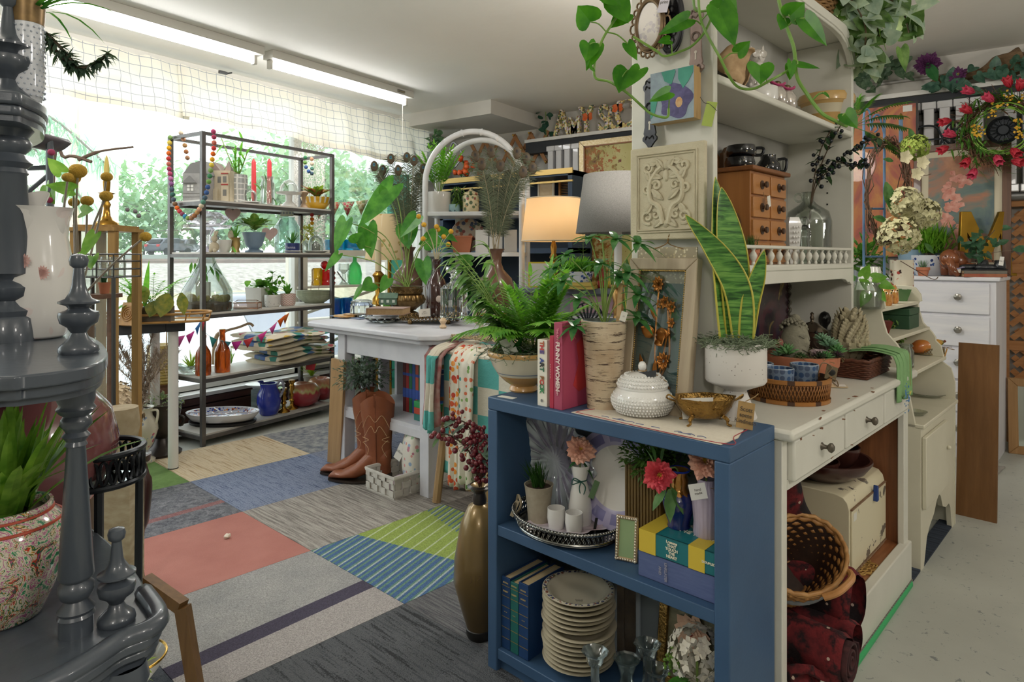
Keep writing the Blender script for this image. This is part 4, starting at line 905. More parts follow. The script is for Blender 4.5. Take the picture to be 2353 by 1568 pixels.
t=T('stone_pot','small grey stone pot with dark grass on the silver tray','planter',1238,1196,z=ZY,d=1.84);k=t.s;pot(t,[(24,0),(27,40),(32,82),(34,90)],k,M('a99f8c','968c7a',.9,ns=50))
Sd(5);c=MB();[c.le((Uf(-14,14)*k,Uf(-14,14)*k,86*k),(Gs(-.25,.28),Gs(0,.2),1),Uf(.05,.095),.0042,.15,.3,'blade',4)for _ in rg(110)];t.fo(c,LEAF('24451c','3f6a2c'),sh=None)
t=T('leaf_dish','milky glass leaf dish under the two white cups','dish',1302,1216,z=ZY,d=1.80);k=t.s
t.so(MB().la([(0,2),(40,3),(70,6),(92,12),(90,13),(66,8),(0,5)],n=72,k=k,sx=1,sy=.55,wave=lambda a,i:1+.10*sin(9*a)*(1<i<6)),M('c9d0dc','c6a9ad',.15,ns=18,coat=.6),sh=60)
t=T('bud_vase','white bud vase with a green bow and peach flower','vase',1333,1222,z=ZY+.004,d=1.825);k=t.s
t.pt('vase_body',MB().la([(0,0),(24,0),(27,6),(27,40),(22,75),(16,98),(15,104),(22,134),(22,137),(13,106),(0,100)],n=28,k=k),M('dedcd8',r=.2,coat=.5),sh=60)
t.pt('green_ribbon',MB().tb([(15.5*k*cos(a),15.5*k*sin(a),103*k)for a in[2*pi*i/16 for i in rg(16)]],.0018,6,True).tb(sm([(0,-16*k,103*k),(-16*k,-20*k,112*k),(-20*k,-20*k,98*k),(0,-17*k,102*k),(10*k,-20*k,90*k),(2*k,-20*k,70*k),(-4*k,-20*k,88*k),(0,-17*k,102*k)],4),.0016,5),M('27564c',r=.5));Sd(3)
peach=M('df9a80','eec2ab',.6,ns=18);corl=M('c9384a','d8525a',.5,ns=20);stam=M('d8b23f',r=.6)
flower(t,(0,-.006,172*k),.043,peach,stam,44,5,(0,-1,.5));c=MB()
for d,L in(((-1,-.2,-.5),.04),((-.9,-.3,.2),.03),((.5,-.1,1),.05),((1,-.4,-1.2),.06)):c.le((0,-.004,150*k),d,L,.02,.2,.2,'ov',4)
t.fo(c,LEAF('28592e','3f7840'),sh=None);t.pt('flower_stem',MB().tb([(0,0,100*k),(0,-.003,172*k)],.002,5),STEM)
tag(t,(30*k,-.02,85*k),.016,.05,(75,25,0),'5d7a55','green_tag')
def cup(lab,x,y,d):
 t=T('white_cup',lab,'cup',x,y,z=ZY+.004,d=d,grp='small white cups');k=t.s
 t.so(MB().la([(0,0),(15,0),(18,4),(21,26),(20,48),(18.5,48),(19,26),(15,8),(0,6)],n=28,k=k),M('dddbd7',r=.2,coat=.5),sh=60)
cup('white handleless cup standing nearer the stone pot',1278,1222,1.795);cup('white handleless cup standing below the bud vase',1319,1230,1.765)
t=T('jewelled_frame','tiny jewelled picture frame with plain green insert on the bookcase shelf','picture frame',1412,1286,z=ZM,rot=-26);k=t.s;a,b=52*k,100*k
fr_(t,a,b,.010,.006,M('b49a78',r=.4,mtl=.3));t.rx(-8);t.loc;c=MB()
for i in rg(16):
 z=b*(i+.5)/16;c.ball((.005,-.001,z),.0036,6);c.ball((a-.005,-.001,z),.0036,6)
for i in rg(9):x=a*(i+.5)/9;c.ball((x,-.001,.005),.0036,6);c.ball((x,-.001,b-.005),.0036,6)
t.pt('jewels',c,M('e2dccf','c9b79a',.1,ns=90,mtl=.5),sh=180);t.pt('green_insert',MB().bx(.009,a-.009,.002,.004,.009,b-.009),M('8ba377',r=.5));t.pt('frame_leg',MB().box((a/2,.018,b*.3),(.02,.002,b*.6),(14,0,0)),M('4a4036'))
t=bs('wooden_box_planter','tall ribbed brown wooden planter filled with boxwood sprigs','planter',.425,.20,ZM);rbw=MB();hw_=.052
rbw.bx(-hw_,hw_,-hw_+.008,hw_-.012,0,.215);[rbw.bx(-hw_-.001+i*.0095,-hw_+.004+i*.0095,-hw_+.004,-hw_+.01,0,.215)for i in rg(11)]
t.pt('planter_box',rbw,WOOD('5f4a26','7a6236',2,.6));Sd(21);c=bu(MB(),(.02,-.02,.235),.105,.055,.06,900,.02,.011,shell=.2);t.fo(c,LEAF('3a5f28','6d9145'),sh=None)
t=book('thick violet cloth book under the teal storybook',.49,.03,ZM,.207,.062,.19,M('4d5a83','5a6790',.8,ns=200,st=(.1,1,1)),flat=True);[sx_(t,a,x,.031,.009,'8f8fa0',y=-.002,ry=90)for a,x in(('AND',.06),('LINKLATER',.075),('book',.2))]
t=book('teal and yellow book of short stories lying on the violet one',.494,.028,ZM+.0625,.203,.052,.175,M('1f6d74',r=.4),flat=True);t.pt('yellow_bands',MB().bx(-.0005,.045,-.0012,.176,.0,.0526).bx(.13,.17,-.0012,.176,0,.0526).bx((.196),.2035,-.0012,.176,0,.0526),M('cdb23c',r=.5))
for i,a in en(('Lessons','THAT','TOUCH','THE','HEART')):sx_(t,a,.088,.044-i*.0085,.009,'e5dfc8',y=-.002,ry=0)
for i,a in en(('LESSONS','THAT TOUCH','THE HEART')):t.pt('lettering',tx_(a,.024,.0003).xf(MT((.125,.13-i*.035,.0528))),M('dcd9c5'),sh=None)
sx_(t,'DOUBLEDAY',.184,.026,.007,'e5dfc8',y=-.002,ry=0)
ZB=ZM+.062+.053
q=NT('cobalt_gilt');z=q.sep(q.crd())[2];n=q.noise(q.crd(),70,3)
gmask=q.math('GREATER_THAN',q.math('ADD',z,q.math('MULTIPLY',n,.03)),.098)
q.set(q.mix(gmask,'12205f','a8742c'),.12,coat=.8);q.l(q.math('MULTIPLY',gmask,.8),q.b.inputs['Metallic'])
t=T('cobalt_vase','cobalt and gold glass vase with a coral flower','vase',1560,1240,z=ZB,d=1.575);k=t.s
t.pt('vase_body',MB().la([(0,0),(26,0),(27,3),(24,8),(34,40),(39,62),(38,70),(22,84),(19,92),(22,108),(18,118),(24,130),(22,131),(15,118),(0,112)],n=32,k=k),q.m,sh=60)
t.pt('vase_lip',MB().tb([(24*k*cos(a),24*k*sin(a),130*k)for a in[2*pi*i/24 for i in rg(24)]],.0025,6,True),M('1b2f88',r=.1));Sd(5)
flower(t,(-50*k,-.02,125*k),.040,corl,stam,50,5,(-.2,-1,.25));c=MB()
for d,L,p in(((-.2,.1,1),.05,(-58,150)),((-.5,0,1),.045,(-62,150)),((.2,0,1),.05,(-45,150)),((-.1,-.5,-1),.07,(-26,92)),((.4,-.5,-.9),.06,(-22,95)),((-.7,-.4,-.8),.06,(-34,95))):c.le((p[0]*k,-.02,p[1]*k),d,L,.028,.1,.2,'ov',4)
t.fo(c,LEAF('4d7a45','6f9a5d'),sh=None);t.pt('flower_stem',MB().tb(sm([(0,0,115*k),(-12*k,-.01,138*k),(-50*k,-.012,125*k)],4),.002,5),STEM)
t=T('lilac_vase','fluted pale lilac glass vase with a peach flower and white tag','vase',1624,1256,z=ZB,d=1.525);k=t.s
t.pt('vase_body',MB().la([(0,0),(28,0),(30,4),(29,30),(33,80),(30,104),(20,118),(22,130),(20,130),(0,110)],n=60,k=k,wave=lambda a,i:1+.025*cos(20*a)),M('a497a8','b5a9b8',.25,ns=5,coat=.4),sh=60);Sd(9)
flower(t,(-8*k,-.012,172*k),.043,peach,stam,50,5,(-.3,-1,.5));t.pt('flower_stem',MB().tb([(0,0,110*k),(-6*k,-.004,170*k)],.002,5),STEM)
tag(t,(-30*k,-.035,112*k),.038,.036,(85,-12,-10),txt='hand\nmade',string=[(0,-.03,118*k),(20*k,-.03,110*k),(28*k,-.02,80*k)])
# ================================================================ LOWER SHELF
ZL=.0735;navy=M('17365f','1d4070',.5,ns=9)
for i,(x,th,h,m,lab)in en([(.040,.032,.205,navy,'navy gilt lined book touching the bookcase side'),(.074,.03,.20,M('1c5b56','216862',.5,ns=9),'green gilt lined book between two navy books'),(.106,.036,.21,navy,'navy gilt lined book nearest the soup bowls')]):
 t=book(lab,x,.02,ZL,th,h,.16,m,'c9a878');[t.pt('gilt_line',MB().bx(.001,th-.001,-.0028,-.0015,z,z+.0016),gm2)for z in(.03,.06,.09,.12,.15,.18)];[sx_(t,a,th/2,z,.006,'c9b27a',y=-.003,ry=0,bold=0)for a,z in(('BOOKS',.19),('DIGEST',.165),('* * *',.105))]
cw_=M('d3cbb4','c9c0a8',.25,ns=4,coat=.5);rimb=SPOTS('d0c8b4',['4a4a6b','8a5a4a','7a7a55','54566f'],120,.5,.25)
bowl=None;xs=[0,.002,.001,.0,-.002,.001,.0,.004,-.002,.001,0,.003,0,.0,.0]
for i in rg(15):
 lab='cream rimmed soup bowl on top of the stack' if i==14 else 'cream rimmed soup bowl within the stack on the lowest bookcase shelf'
 z=ZL+i*.0126+(.006 if i>7 else 0);P=t0(BK.loc,BK.rz,.248+xs[i]*2,.108,z)
 if bowl is None or i==14:
  t=T('soup_bowl',lab,'bowl',loc=P,d=1.77,grp='stacked soup bowls');R_=.1
  t.pt('bowl_body',MB().la([(0,0),(.055,0),(.06,.004),(.075,.018),(.099,.026),(.1,.0275),(.092,.0275),(.078,.024),(.07,.014),(.05,.007),(0,.007)],n=48),cw_,sh=60)
  i==14 and t.pt('bowl_rim',MB().la([(.087,.0272),(.0945,.0281),(.0975,.0281),(.0972,.0284),(.0943,.0284),(.087,.0276)],n=48),rimb,sh=60);bowl=bowl or t.o
  if i==14:t.pt('maker_mark',tx_('Syracuse\nCHINA',.006,.0002).xf(MT((0,-.03,.0075))),M('7d7a72'),sh=None)
 else:o=copy_tree(bowl);o['label']=lab;o.location=P
t=T('candelabra','clear glass three arm candelabra on the lowest shelf','candelabra',1440,1560,z=ZL,d=1.62);k=t.s;gl=GLASS('eef6f6',.72,.02)
t.pt('candelabra_base',MB().la([(0,0),(50,0),(48,6),(20,12),(10,24),(14,34),(9,42),(14,60),(18,72),(0,74)],n=24,k=k),gl,sh=60)
for dx,dz in((-52,62),(0,50),(34,74),(50,34)):a=t.pt('candle_arm',MB().tb(sm([(0,0,30*k),(dx*.5*k,0,20*k),(dx*.95*k,0,dz*.5*k),(dx*k,0,dz*k)],5),7*k,8),gl);t.pt('candle_cup',MB().la([(7,0),(12,4),(15,16),(22,24),(19,25),(12,16),(0,10)],(dx*k,0,dz*k),20,k,wave=lambda a,i:1+.05*cos(8*a)),gl,a,sh=60)
t.o.scale=(1.4,1.4,1.45)
t=T('glass_holder','small clear glass candle holder beside the white hydrangea','candle holder',1545,1575,z=ZL,d=1.53);k=t.s;t.so(MB().la([(0,0),(26,0),(10,10),(8,30),(20,50),(27,66),(23,66),(12,48),(0,40)],n=20,k=k),gl,sh=60)
q=NT('rose_print');co=q.crd();n=q.noise(co,12,4,.6,1.);q.set(q.ramp(n,[(.3,'4f4a38'),(.5,'7a7358'),(.7,'8f8a70')]),.5)
t=bs('rose_picture','gold framed painting of a pale rose on the lowest shelf','picture',.44,.19,ZL,-4);fr_(t,.24,.27,.026,.02,gold);t.pt('picture_panel',MB().bx(.02,.22,.01,.014,.02,.25),q.m);Sd(2);t.rx(-6)
flower(t,(.10,.006,.155),.058,M('c79478','e0bfa0',.6,ns=25),M('b5655a'),40,5,(0,-1,.1),'painted_rose').scale=(1,.2,1);t.pt('price_sticker',MB().bx(.05,.085,.007,.009,.035,.06),M('d8d6cf'))
t=bs('narrow_picture','narrow black and bronze frame standing beside the rose picture','picture frame',.335,.17,ZL,30);t.so(MB().bx(0,.05,0,.02,0,.30).bx(.006,.02,-.006,0,0,.30),M('2b241f','4a3d2f',.4,ns=40,mtl=.3))
t=bs('tulip_sketch','watercolour print with a red tulip behind the soup bowls','picture',.17,.225,ZL);t.pt('paper',MB().bx(0,.20,0,.008,0,.30),M('c9ccd2','aebfc4',.7,ns=9));Sd(1)
t.pt('painted_tulip',MB().pr_([(.03,.21),(.055,.17),(.075,.19),(.078,.235),(.06,.255),(.05,.24),(.035,.25)],-.001,0,'y'),M('a8323c'));t.pt('painted_leaves',MB().le((.06,-.001,.24),(-1,0,.5),.05,.016,0,0,'lance',4,up=(0,-1,0)).le((.06,-.001,.25),(1,0,-.6),.06,.014,0,0,'lance',4,up=(0,-1,0)),M('4f7f7c'))
t=T('hydrangea_bunch','white silk hydrangea head at the near end of the lowest shelf','flowers',1602,1590,z=ZL,d=1.53);k=t.s;Sd(4);c=MB()
def hyd(mb,ctr,r,n,L):
 for _ in rg(n):
  v=rv().normalized();p=V(ctr)+v*r*Uf(.8,1);u=v.orthogonal().normalized();w2=v.cross(u)
  for i in rg(4):a=pi/2*i+Rr();mb.le(p,u*cos(a)+w2*sin(a)+v*.25,L,L*.85,.05,.1,'obo',2,up=v)
 return mb
t.pt('petals',hyd(c,(0,0,178*k),.066,110,.017),M('d5cec2','c9c3ae',.7,ns=30),sh=None);t.pt('stem',MB().tb([(0,0,0),(0,0,160*k)],.003,6),STEM)
c=MB();[c.ball((-58*k+Gs(0,9)*k,Gs(0,.01),162*k+Gs(0,14)*k),.004,6)for _ in rg(40)];t.pt('green_buds',c,M('6b8a3a','557a2f',.5,ns=30));c=MB();[c.le((-30*k,-.03,140*k),rv()+V((-.5,-.5,0)),.05,.02,.2,.2,'ov',3)for _ in rg(6)];t.fo(c,G1,sh=None)
# ================================================================ ON THE HUTCH END PANEL (faces the bookcase)
def onp(px,py,loc,rz,yl):
 """Where the sight line through a photo point meets the local plane y = yl: (local x, world z, depth)."""
 a=(px-HX)/F;rd=cw(a,1.);nx,ny=-sin(rz),cos(rz);d=(yl+loc.x*nx+loc.y*ny)/(rd.x*nx+rd.y*ny)
 p=rd*d-loc;return p.x*cos(rz)+p.y*sin(rz),CZ-(py-HY)/F*d,d
def ep(px,py,o=.0):return onp(px,py,BK.loc,BK.rz,BD-.001-o)
def ET(name,lab,cat,px,py,o=0.0,grp=None):
 x,z,d=ep(px,py,o);return T(name,lab,cat,loc=t0(BK.loc,BK.rz,x,BD-.001-o,z),d=d,rot=-43.1,grp=grp)
t=ET('carved_tile','cream carved plaster tile with scrolling leaves hung on the hutch side','wall tile',1537,443);k=.00119/.72;a,b=.113,.128;plas=M('c9c0a6','bdb398',.75,ns=25,bump=.2,bs=160)
t.pt('tile_slab',MB().bx(-a,a,-.016,0,-b,b),plas,bev=.004);c=MB();u,v=a*.80,b*.84
for q_ in(1,.94):c.tb([(-u*q_,-.017,-v*q_),(u*q_,-.017,-v*q_),(u*q_,-.017,v*q_),(-u*q_,-.017,v*q_)],.0035,6,True)
t.pt('raised_border',c,plas);c=MB()
def scr(cx,cz,r,turns,sgn,a0=0):return[(cx+sgn*r*(1-.8*i/24)*cos(a0+turns*2*pi*i/24),-.017,cz+r*(1-.8*i/24)*sin(a0+turns*2*pi*i/24))for i in rg(25)]
for sx in(-1,1):
 c.tb(sm([(sx*.008,-.018,-.085),(sx*.02,-.018,-.04),(sx*.045,-.018,-.02),(sx*.05,-.018,.02),(sx*.03,-.018,.055),(sx*.012,-.018,.07)],6),[.007]*8+[.006]*23,6)
 for cx,cz,r,tn,a0 in((.055,.07,.018,1.3,2.2),(.055,-.066,.020,1.3,-2),(.028,.02,.014,1.2,.4),(.058,.012,.014,1.2,3.5),(.03,-.06,.013,1.1,1)):c.tb([(sx*x,y,z)for x,y,z in scr(cx,cz,r,tn,1,a0)],.0042,6)
 for x,z,dx,dz,L in((.006,.06,.5,.8,.04),(.01,.04,.9,.2,.045),(.008,-.02,.8,.7,.05),(.006,-.07,.6,-.5,.04),(.045,.03,.4,1,.04),(.04,-.03,.6,-.8,.04),(.02,.085,.9,-.2,.035)):c.le((sx*x,-.018,z),(sx*dx,0,dz),L,.018,0,.6,'ov',4,up=(0,-1,0))
c.ball((0,-.016,.075),.012,8,sy=.5).ball((0,-.016,.045),.009,8,sy=.5,sz=1.8).ball((0,-.016,-.085),.010,8,sy=.5);t.pt('leaf_relief',c,plas,solid=.002)
t=ET('flower_painting','small block canvas of a purple flower on the hutch side','painting',1560,225);t.pt('wooden_block',MB().bx(-.064,.064,-.038,0,-.068,.068),WOOD('b99a68','a58453',2,.6),bev=.001)
q=NT('brushed_paint');n=q.noise(q.crd((1,1,1)),14,4,.6,1.5);t.pt('canvas_face',MB().bx(-.0635,.0635,-.0395,-.038,-.0675,.0675),q.set(q.ramp(n,[(.3,'8794a0'),(.7,'9fb0b8')]),.7));c=MB()
q2=NT('brushed_paint');n=q2.noise(q2.crd(),22,4,.6,1.5);pm=q2.set(q2.ramp(n,[(.3,'4a456b'),(.7,'6a6490')]),.7)
t.pt('painted_flower',MB().pr_([(.012+(.046+.006*sin(5*a+1))*cos(a),-.016+(.046+.005*sin(4*a))*sin(a))for a in[2*pi*i/40 for i in rg(40)]],-.0402,-.0396,'y'),pm)
t.pt('painted_centre',MB().ball((.022,-.040,-.022),.011,10,sy=.1,sz=1.3),M('c08a55','d6b58a',.7,ns=90));gl2=M('3f8a78','56a08c',.7,ns=20)
for P in([(-.03,.066),(-.02,.04),(.0,.028),(.012,.06),(.01,.0665)],[(.02,.0665),(.02,.04),(.034,.012),(.05,.03),(.062,.05),(.062,.0665)],[(-.0625,-.055),(-.05,-.04),(-.042,-.01),(-.05,.005),(-.0625,.0)]):t.pt('painted_leaf',MB().pr_(P,-.0408,-.0402,'y'),gl2)
t=ET('lime_tag','lime green paper tag hanging beside the purple flower painting','tag',1630,262,.03);g=t.pt('paper',MB().box((0,0,0),(.028,.0008,.062),(0,14,6)),M('a3b356',r=.7));t.pt('tag_string',MB().tb(sm([(-.02,-.01,.045),(-.012,-.004,.03),(.0,0,.026),(.02,0,.005)],5),.0008,4),M('3f3d38'),g)
def plate(lab,px,py,H_,m,flip=1):
 t=ET('door_plate',lab,'door plate',px,py,grp='old door plates on the hutch side');w_=.021;h=H_/2
 half=[(0,h),(.008,h*.96),(.011,h*.88),(.017,h*.83),(.022,h*.76),(.02,h*.66),(.016,h*.60),(.0165,h*.3),(.0155,0),(.0165,-h*.4),(.020,-h*.58),(.0175,-h*.64),(.0235,-h*.70),(.023,-h*.78),(.016,-h*.84),(.011,-h*.9),(.006,-h*.97),(0,-h)]
 t.pt('plate_body',MB().pr_(half+[(-x,z)for x,z in half[-2:0:-1]],-.006,0,'y'),m,bev=.0015)
 t.pt('keyhole',MB().pr_([(.004*cos(a),-h*.28+.004*sin(a))for a in[i*pi/6 for i in rg(-2,9)]]+[(-.0025,-h*.28-.02),(.0025,-h*.28-.02)],-.0068,-.006,'y'),M('c9c4b6' if flip else 'bdb3a6'))
 t.pt('knob_hole',MB().la([(.010,0),(.013,.002),(.011,.004),(.008,.002)],(0,-.006,h*.16),18,rot=(90,0,0)),m);c=MB()
 for z in(h*.86,-h*.72,h*.7):c.ball((0,-.006,z),.003,8);[c.tb(sm([(s*.003,-.0065,z),(s*.009,-.0075,z+.006),(s*.013,-.0065,z-.004)],3),.0016,5)for s in(-1,1)]
 t.pt('cast_relief',c,m);return t
plate('black cast iron door plate beside the purple flower painting',1495,260,.196,M('26282c','33363a',.35,ns=60,mtl=.5));plate('brown bronze door plate above the purple flower painting',1601,98,.185,M('6b5a52','7d6c64',.4,ns=40,mtl=.4),0)
def oval(lab,px,py,o,rx,rz,m,glass,ry=0):
 t=ET('oval_picture',lab,'picture frame',px,py,o,'oval frames on the hutch side');E=lambda f,y=-.012:[(rx*f*cos(a),y,rz*f*sin(a))for a in[2*pi*i/48 for i in rg(48)]]
 t.pt('frame_ring',MB().tb(E(1),.006,8,True).tb(E(1.12,-.008),.004,6,True),m)
 t.pt('picture_print',MB().pr_([(x,z)for x,_,z in E(1)],-.01,0,'y'),SPOTS('cdbfae',['9c8890','a8988f','8f7c86'],75,.5,.08,nk=22.)if glass else M('141416',r=.2));return t
t=oval('black oval frame behind the bronze filigree oval frame',1546,52,.0,.032,.078,M('1f1f22','2c2c30',.35),0)
t=oval('bronze filigree oval frame with faded flower print under glass',1497,60,.022,.040,.066,M('5c4a38','7a6448',.4,ns=50,mtl=.6),1);c=MB()
for i in rg(22):
 a=2*pi*i/22;p=V((.052*cos(a),-.008,.080*sin(a)));r=.009 if i%11 else.014
 c.tb([p+V((r*.8*cos(b),0,r*sin(b)))for b in[j*pi/4 for j in rg(8)]],.0028,6,True)
t.pt('filigree_border',c,M('5c4a38','7a6448',.4,ns=50,mtl=.6));t.pt('frame_glass',MB().pr_([(.039*cos(a),.065*sin(a))for a in[2*pi*i/40 for i in rg(40)]],-.0135,-.0128,'y'),GLASS('ffffff',.95))
tag(t,(.052,-.022,.045),.03,.055,(85,12,0),'d2ccd6',txt='print',string=[(.03,-.012,.07),(.035,-.02,.08),(.045,-.022,.07)])
t=T('trailing_pothos','long trailing pothos vines hanging across the hutch front','plant',1520,0,d=1.55);k=t.s;pm_=LEAF('2d6a14','4f8f22',.25,ns=25);vm=M('5f8a33','7d9f4a',.4)
def P_(x,y,o=0):return((x-1520)*k,o,-y*k)
t.pt('hanging_pot',MB().la([(0,.21),(.06,.21),(.085,.33),(.088,.34),(.08,.34),(0,.32)],(.10,.05,0),24),terra,sh=50)
def vn(pts,lv,o=0,r=.0032):
 pts=[P_(x,y,o+.01*sin(i*1.7))for i,(x,y)in en(pts)];P=sm(pts,6);t.pt('vine',MB().tb(P,r,6),vm);lf=MB();st=MB()
 for(lx,ly),(tx,ty),W,oo in lv:
  b=V(P_(lx,ly,o-.014+oo));e=V(P_(tx,ty,o-.024+oo));L=(e-b).length;n=min(P,key=lambda p:(p-b).length)
  st.tb(sm([n,(n+b)/2+V((0,-.004,.006)),b],3),r*.55,5);lf.le(b,e-b,L,W*k,.04,.16,'heart',8,up=(Uf(-.5,.5),-1,.25))
 t.pt('leaf_stalks',st,vm);t.fo(lf,pm_,sh=None)
Sd(3)
vn([(1445,-60),(1440,0),(1410,50),(1385,90),(1370,130),(1368,175),(1400,190),(1440,215),(1480,245),(1500,262),(1530,272),(1536,250)],[((1355,55),(1325,20),62,0),((1410,10),(1440,60),60,0),((1375,0),(1400,-40),60,0),((1352,110),(1342,150),44,-.01),((1370,105),(1345,165),36,.01),((1440,165),(1418,218),60,0),((1465,168),(1432,212),40,-.02),((1530,220),(1482,242),30,-.02),((1440,105),(1460,145),26,0),((1385,-5),(1420,30),44,-.02),((1360,160),(1352,165),20,0),((1440,30),(1400,65),40,.02)])
vn([(1600,-60),(1605,10),(1640,20),(1625,65),(1600,95),(1570,110),(1530,125),(1510,112),(1460,75)],[((1580,45),(1510,82),38,-.01),((1540,90),(1510,98),24,0),((1660,10),(1668,-40),40,0)],.02)
vn([(1598,-60),(1600,20),(1608,75),(1640,140),(1680,200),(1720,210),(1755,195),(1800,170)],[((1640,8),(1680,40),60,.01),((1635,40),(1668,125),68,-.01),((1680,135),(1705,110),32,0),((1722,168),(1720,212),58,-.02),((1800,155),(1795,195),22,0)],-.03)
vn([(1780,-60),(1785,0),(1795,60),(1812,120),(1825,180),(1850,220),(1875,265),(1910,285),(1940,292)],[((1800,50),(1830,20),52,0),((1830,58),(1875,120),40,-.01),((1790,50),(1780,80),34,.01),((1818,158),(1865,168),16,0),((1803,160),(1796,195),24,0),((1925,268),(1948,302),36,0),((1878,222),(1886,236),12,0)],-.02,.0042)
# ================================================================ SHELVES OF THE HUTCH
def HS(name,lab,cat,px,yl,z,rot=0,grp=None,py=400):
 x,_,d=onp(px,py,HT.loc,HT.rz,yl);return T(name,lab,cat,loc=hk(x,yl,z),d=d,rot=45.6+rot,grp=grp)
def HC(name,lab,cat,px,yl,z,grp=None):
 t=HS(name,lab,cat,px,yl,z,grp=grp);t.rz=YAW;return t
S1,S2=SH1+.0005,SH2+.0005
oak=WOOD('8f5a2c','a8703c',2,.4,7,10);oakh=WOOD('a06a38','b47c46',0,.4,7,10)
xl=onp(1727,400,HT.loc,HT.rz,.215)[0];xr=onp(1806,400,HT.loc,HT.rz,.215)[0]
t=T('spice_chest','golden oak spice chest of eight small drawers on the gallery shelf','spice chest',loc=hk(xl,.215,S1),d=2.05,rot=45.6);w_=xr-xl;hh=.285;dp=.20
t.pt('chest_case',MB().bx(0,w_,.004,dp,0,hh),oak,bev=.002);t.pt('chest_top',MB().bx(-.012,w_+.012,-.012,dp+.004,hh,hh+.014),WOOD('6f4424','855229',0,.4),bev=.004)
t.pt('scalloped_back',MB().pr_([(0,hh),(w_,hh),(w_,hh+.05),(w_*.85,hh+.075),(w_*.7,hh+.07),(w_*.5,hh+.10),(w_*.3,hh+.07),(w_*.15,hh+.075),(0,hh+.05)],dp-.014,dp,'y'),oak)
for i in rg(2):
 for j in rg(4):
  x0=.006+i*(w_/2-.002);x1=x0+w_/2-.012;z0=.006+j*(hh-.008)/4;z1=z0+(hh-.008)/4-.008
  dr=t.pt('drawer_front',MB().bx(x0,x1,-.004,.006,z0,z1),oakh,bev=.002)
  t.pt('drawer_pull',MB().la([(0,0),(.014,0),(.014,.002),(.006,.003),(.005,.008),(.010,.013),(.009,.018),(0,.02)],((x0+x1)/2,-.004,(z0+z1)/2),14,rot=(90,0,0)),M('4a3323',r=.4),dr)
tag(t,(w_*.3,-.02,hh*.68),.022,.034,(90,-12,0),'d9d6cd',string=[(.04,-.018,.22),(.05,-.02,.20),(.09,-.018,.20),(.06,-.02,.19),(.05,-.016,.16)])
ztop=S1+hh+.0145;blk=SPOTS('15161a',['a89c80','8a8068','b3a88c'],55,.16,.15,.6)
def mug(lab,px,yl,z,r,h,handle=0,lidk=0):
 t=HC('black_mug' if not lidk else 'black_creamer',lab,'mug' if not lidk else 'creamer',px,yl,z)
 t.pt('mug_body',MB().la([(0,0),(r*.7,0),(r*.95,h*.2),(r,h*.6),(r*.9,h),(r*.84,h),(r*.9,h*.5),(0,h*.1)]if not lidk else[(0,0),(r*.8,0),(r,h*.3),(r*.95,h*.55),(r*.6,h*.8),(r*.62,h),(r*.55,h),(r*.5,h*.8),(0,h*.6)],n=24),blk,sh=60)
 if handle:t.pt('mug_handle',MB().tb(sm([(r*.8,0,h*.8),(r*1.5,0,h*.8),(r*1.4,0,h*.3),(r*.9,0,h*.25)],4),.005,6),M('15161a',r=.15))
mug('flat black floral bowl cup under the other on the spice chest',1700,.31,ztop,.048,.045);mug('upper black floral cup stacked on the spice chest',1703,.312,ztop+.046,.048,.04,1);mug('black floral creamer with a dark lid on the spice chest',1765,.30,ztop,.042,.075,1,1)
t=HC('gravy_boat','clear glass sauce boat behind the black creamer','sauce boat',1782,.36,ztop);t.so(MB().la([(0,0),(.02,0),(.03,.03),(.034,.09),(.031,.09),(.026,.03),(0,.006)],n=20),GLASS('f0f2ee',.7),sh=60)
t=HS('cutting_board','shaped wooden wall board with a dark knot behind the black cups','board',1672,.385,S1);t.so(MB().pr_([(-.03,0),(.05,0),(.055,.38),(.03,.405),(.0,.395),(-.02,.375),(-.03,.375)],0,.014,'y').ball((0,-.0005,.34),.012,8,sy=.1),WOOD('4a331f','6f5030',2,.5))
t=HC('milk_glass_vase','square white milk glass vase beside the spice chest','vase',1821,.24,S1);c=MB()
t.pt('vase_body',MB().la([(0,0),(.018,0),(.02,.01),(.030,.12),(.032,.135),(.022,.16),(.018,.16),(0,.12)],n=4,rot=(0,0,45)),milk,sh=30);[c.ball((x*.009,-.0235-.02*z/.3,z),.0045,6)for x in(-1,0,1)for z in[.04+.017*i for i in rg(6)]];t.pt('vase_hobnails',c,milk,sh=180)
gls=GLASS('f1f5f1',.93,.02)
t=HC('glass_jug','big clear glass jug holding black berry branches','jug',1857,.28,S1);k=t.s
t.pt('jug_body',MB().la([(0,0),(48,0),(50,4),(50,95),(44,118),(20,134),(13,142),(13,160),(15,163),(11,160),(11,142),(18,132),(42,116),(47,95),(47,5),(0,4)],n=36,k=k),gls,sh=60)
t.pt('jug_handle',MB().tb([(-22*k+9*k*cos(a),0,150*k+9*k*sin(a))for a in[2*pi*i/16 for i in rg(16)]],2.6*k,6,True),gls);lf=MB();st=MB();bmt=M('12161c','20262e',.2);Sd(14)
for pts in([(0,60),(2,160),(20,240),(60,330)],[(0,60),(4,160),(35,215),(85,260),(120,275)],[(0,60),(0,160),(10,250),(28,300)],[(2,60),(6,165),(40,225),(72,215),(92,220)]):
 P=sm([(x*k,-.03*i,z*k)for i,(x,z)in en(pts)],8);st.tb(P,.0022,5)
 for p in P[11:]:
  for _ in rg(2):
   v=rv().normalized();e=p+v*Uf(.012,.03);
   if Rr()<.55:t.pt('berry',MB().ball(e,Uf(.006,.0085),8),bmt,sh=180);st.tb([p,e],.0008,4)
   else:lf.le(p,v+V((0,0,.2)),Uf(.03,.048),.02,.2,.2,'ov',3)
t.pt('branches',st,M('4f4030'));t.fo(lf,LEAF('23402a','4d6a48',.35),sh=None)
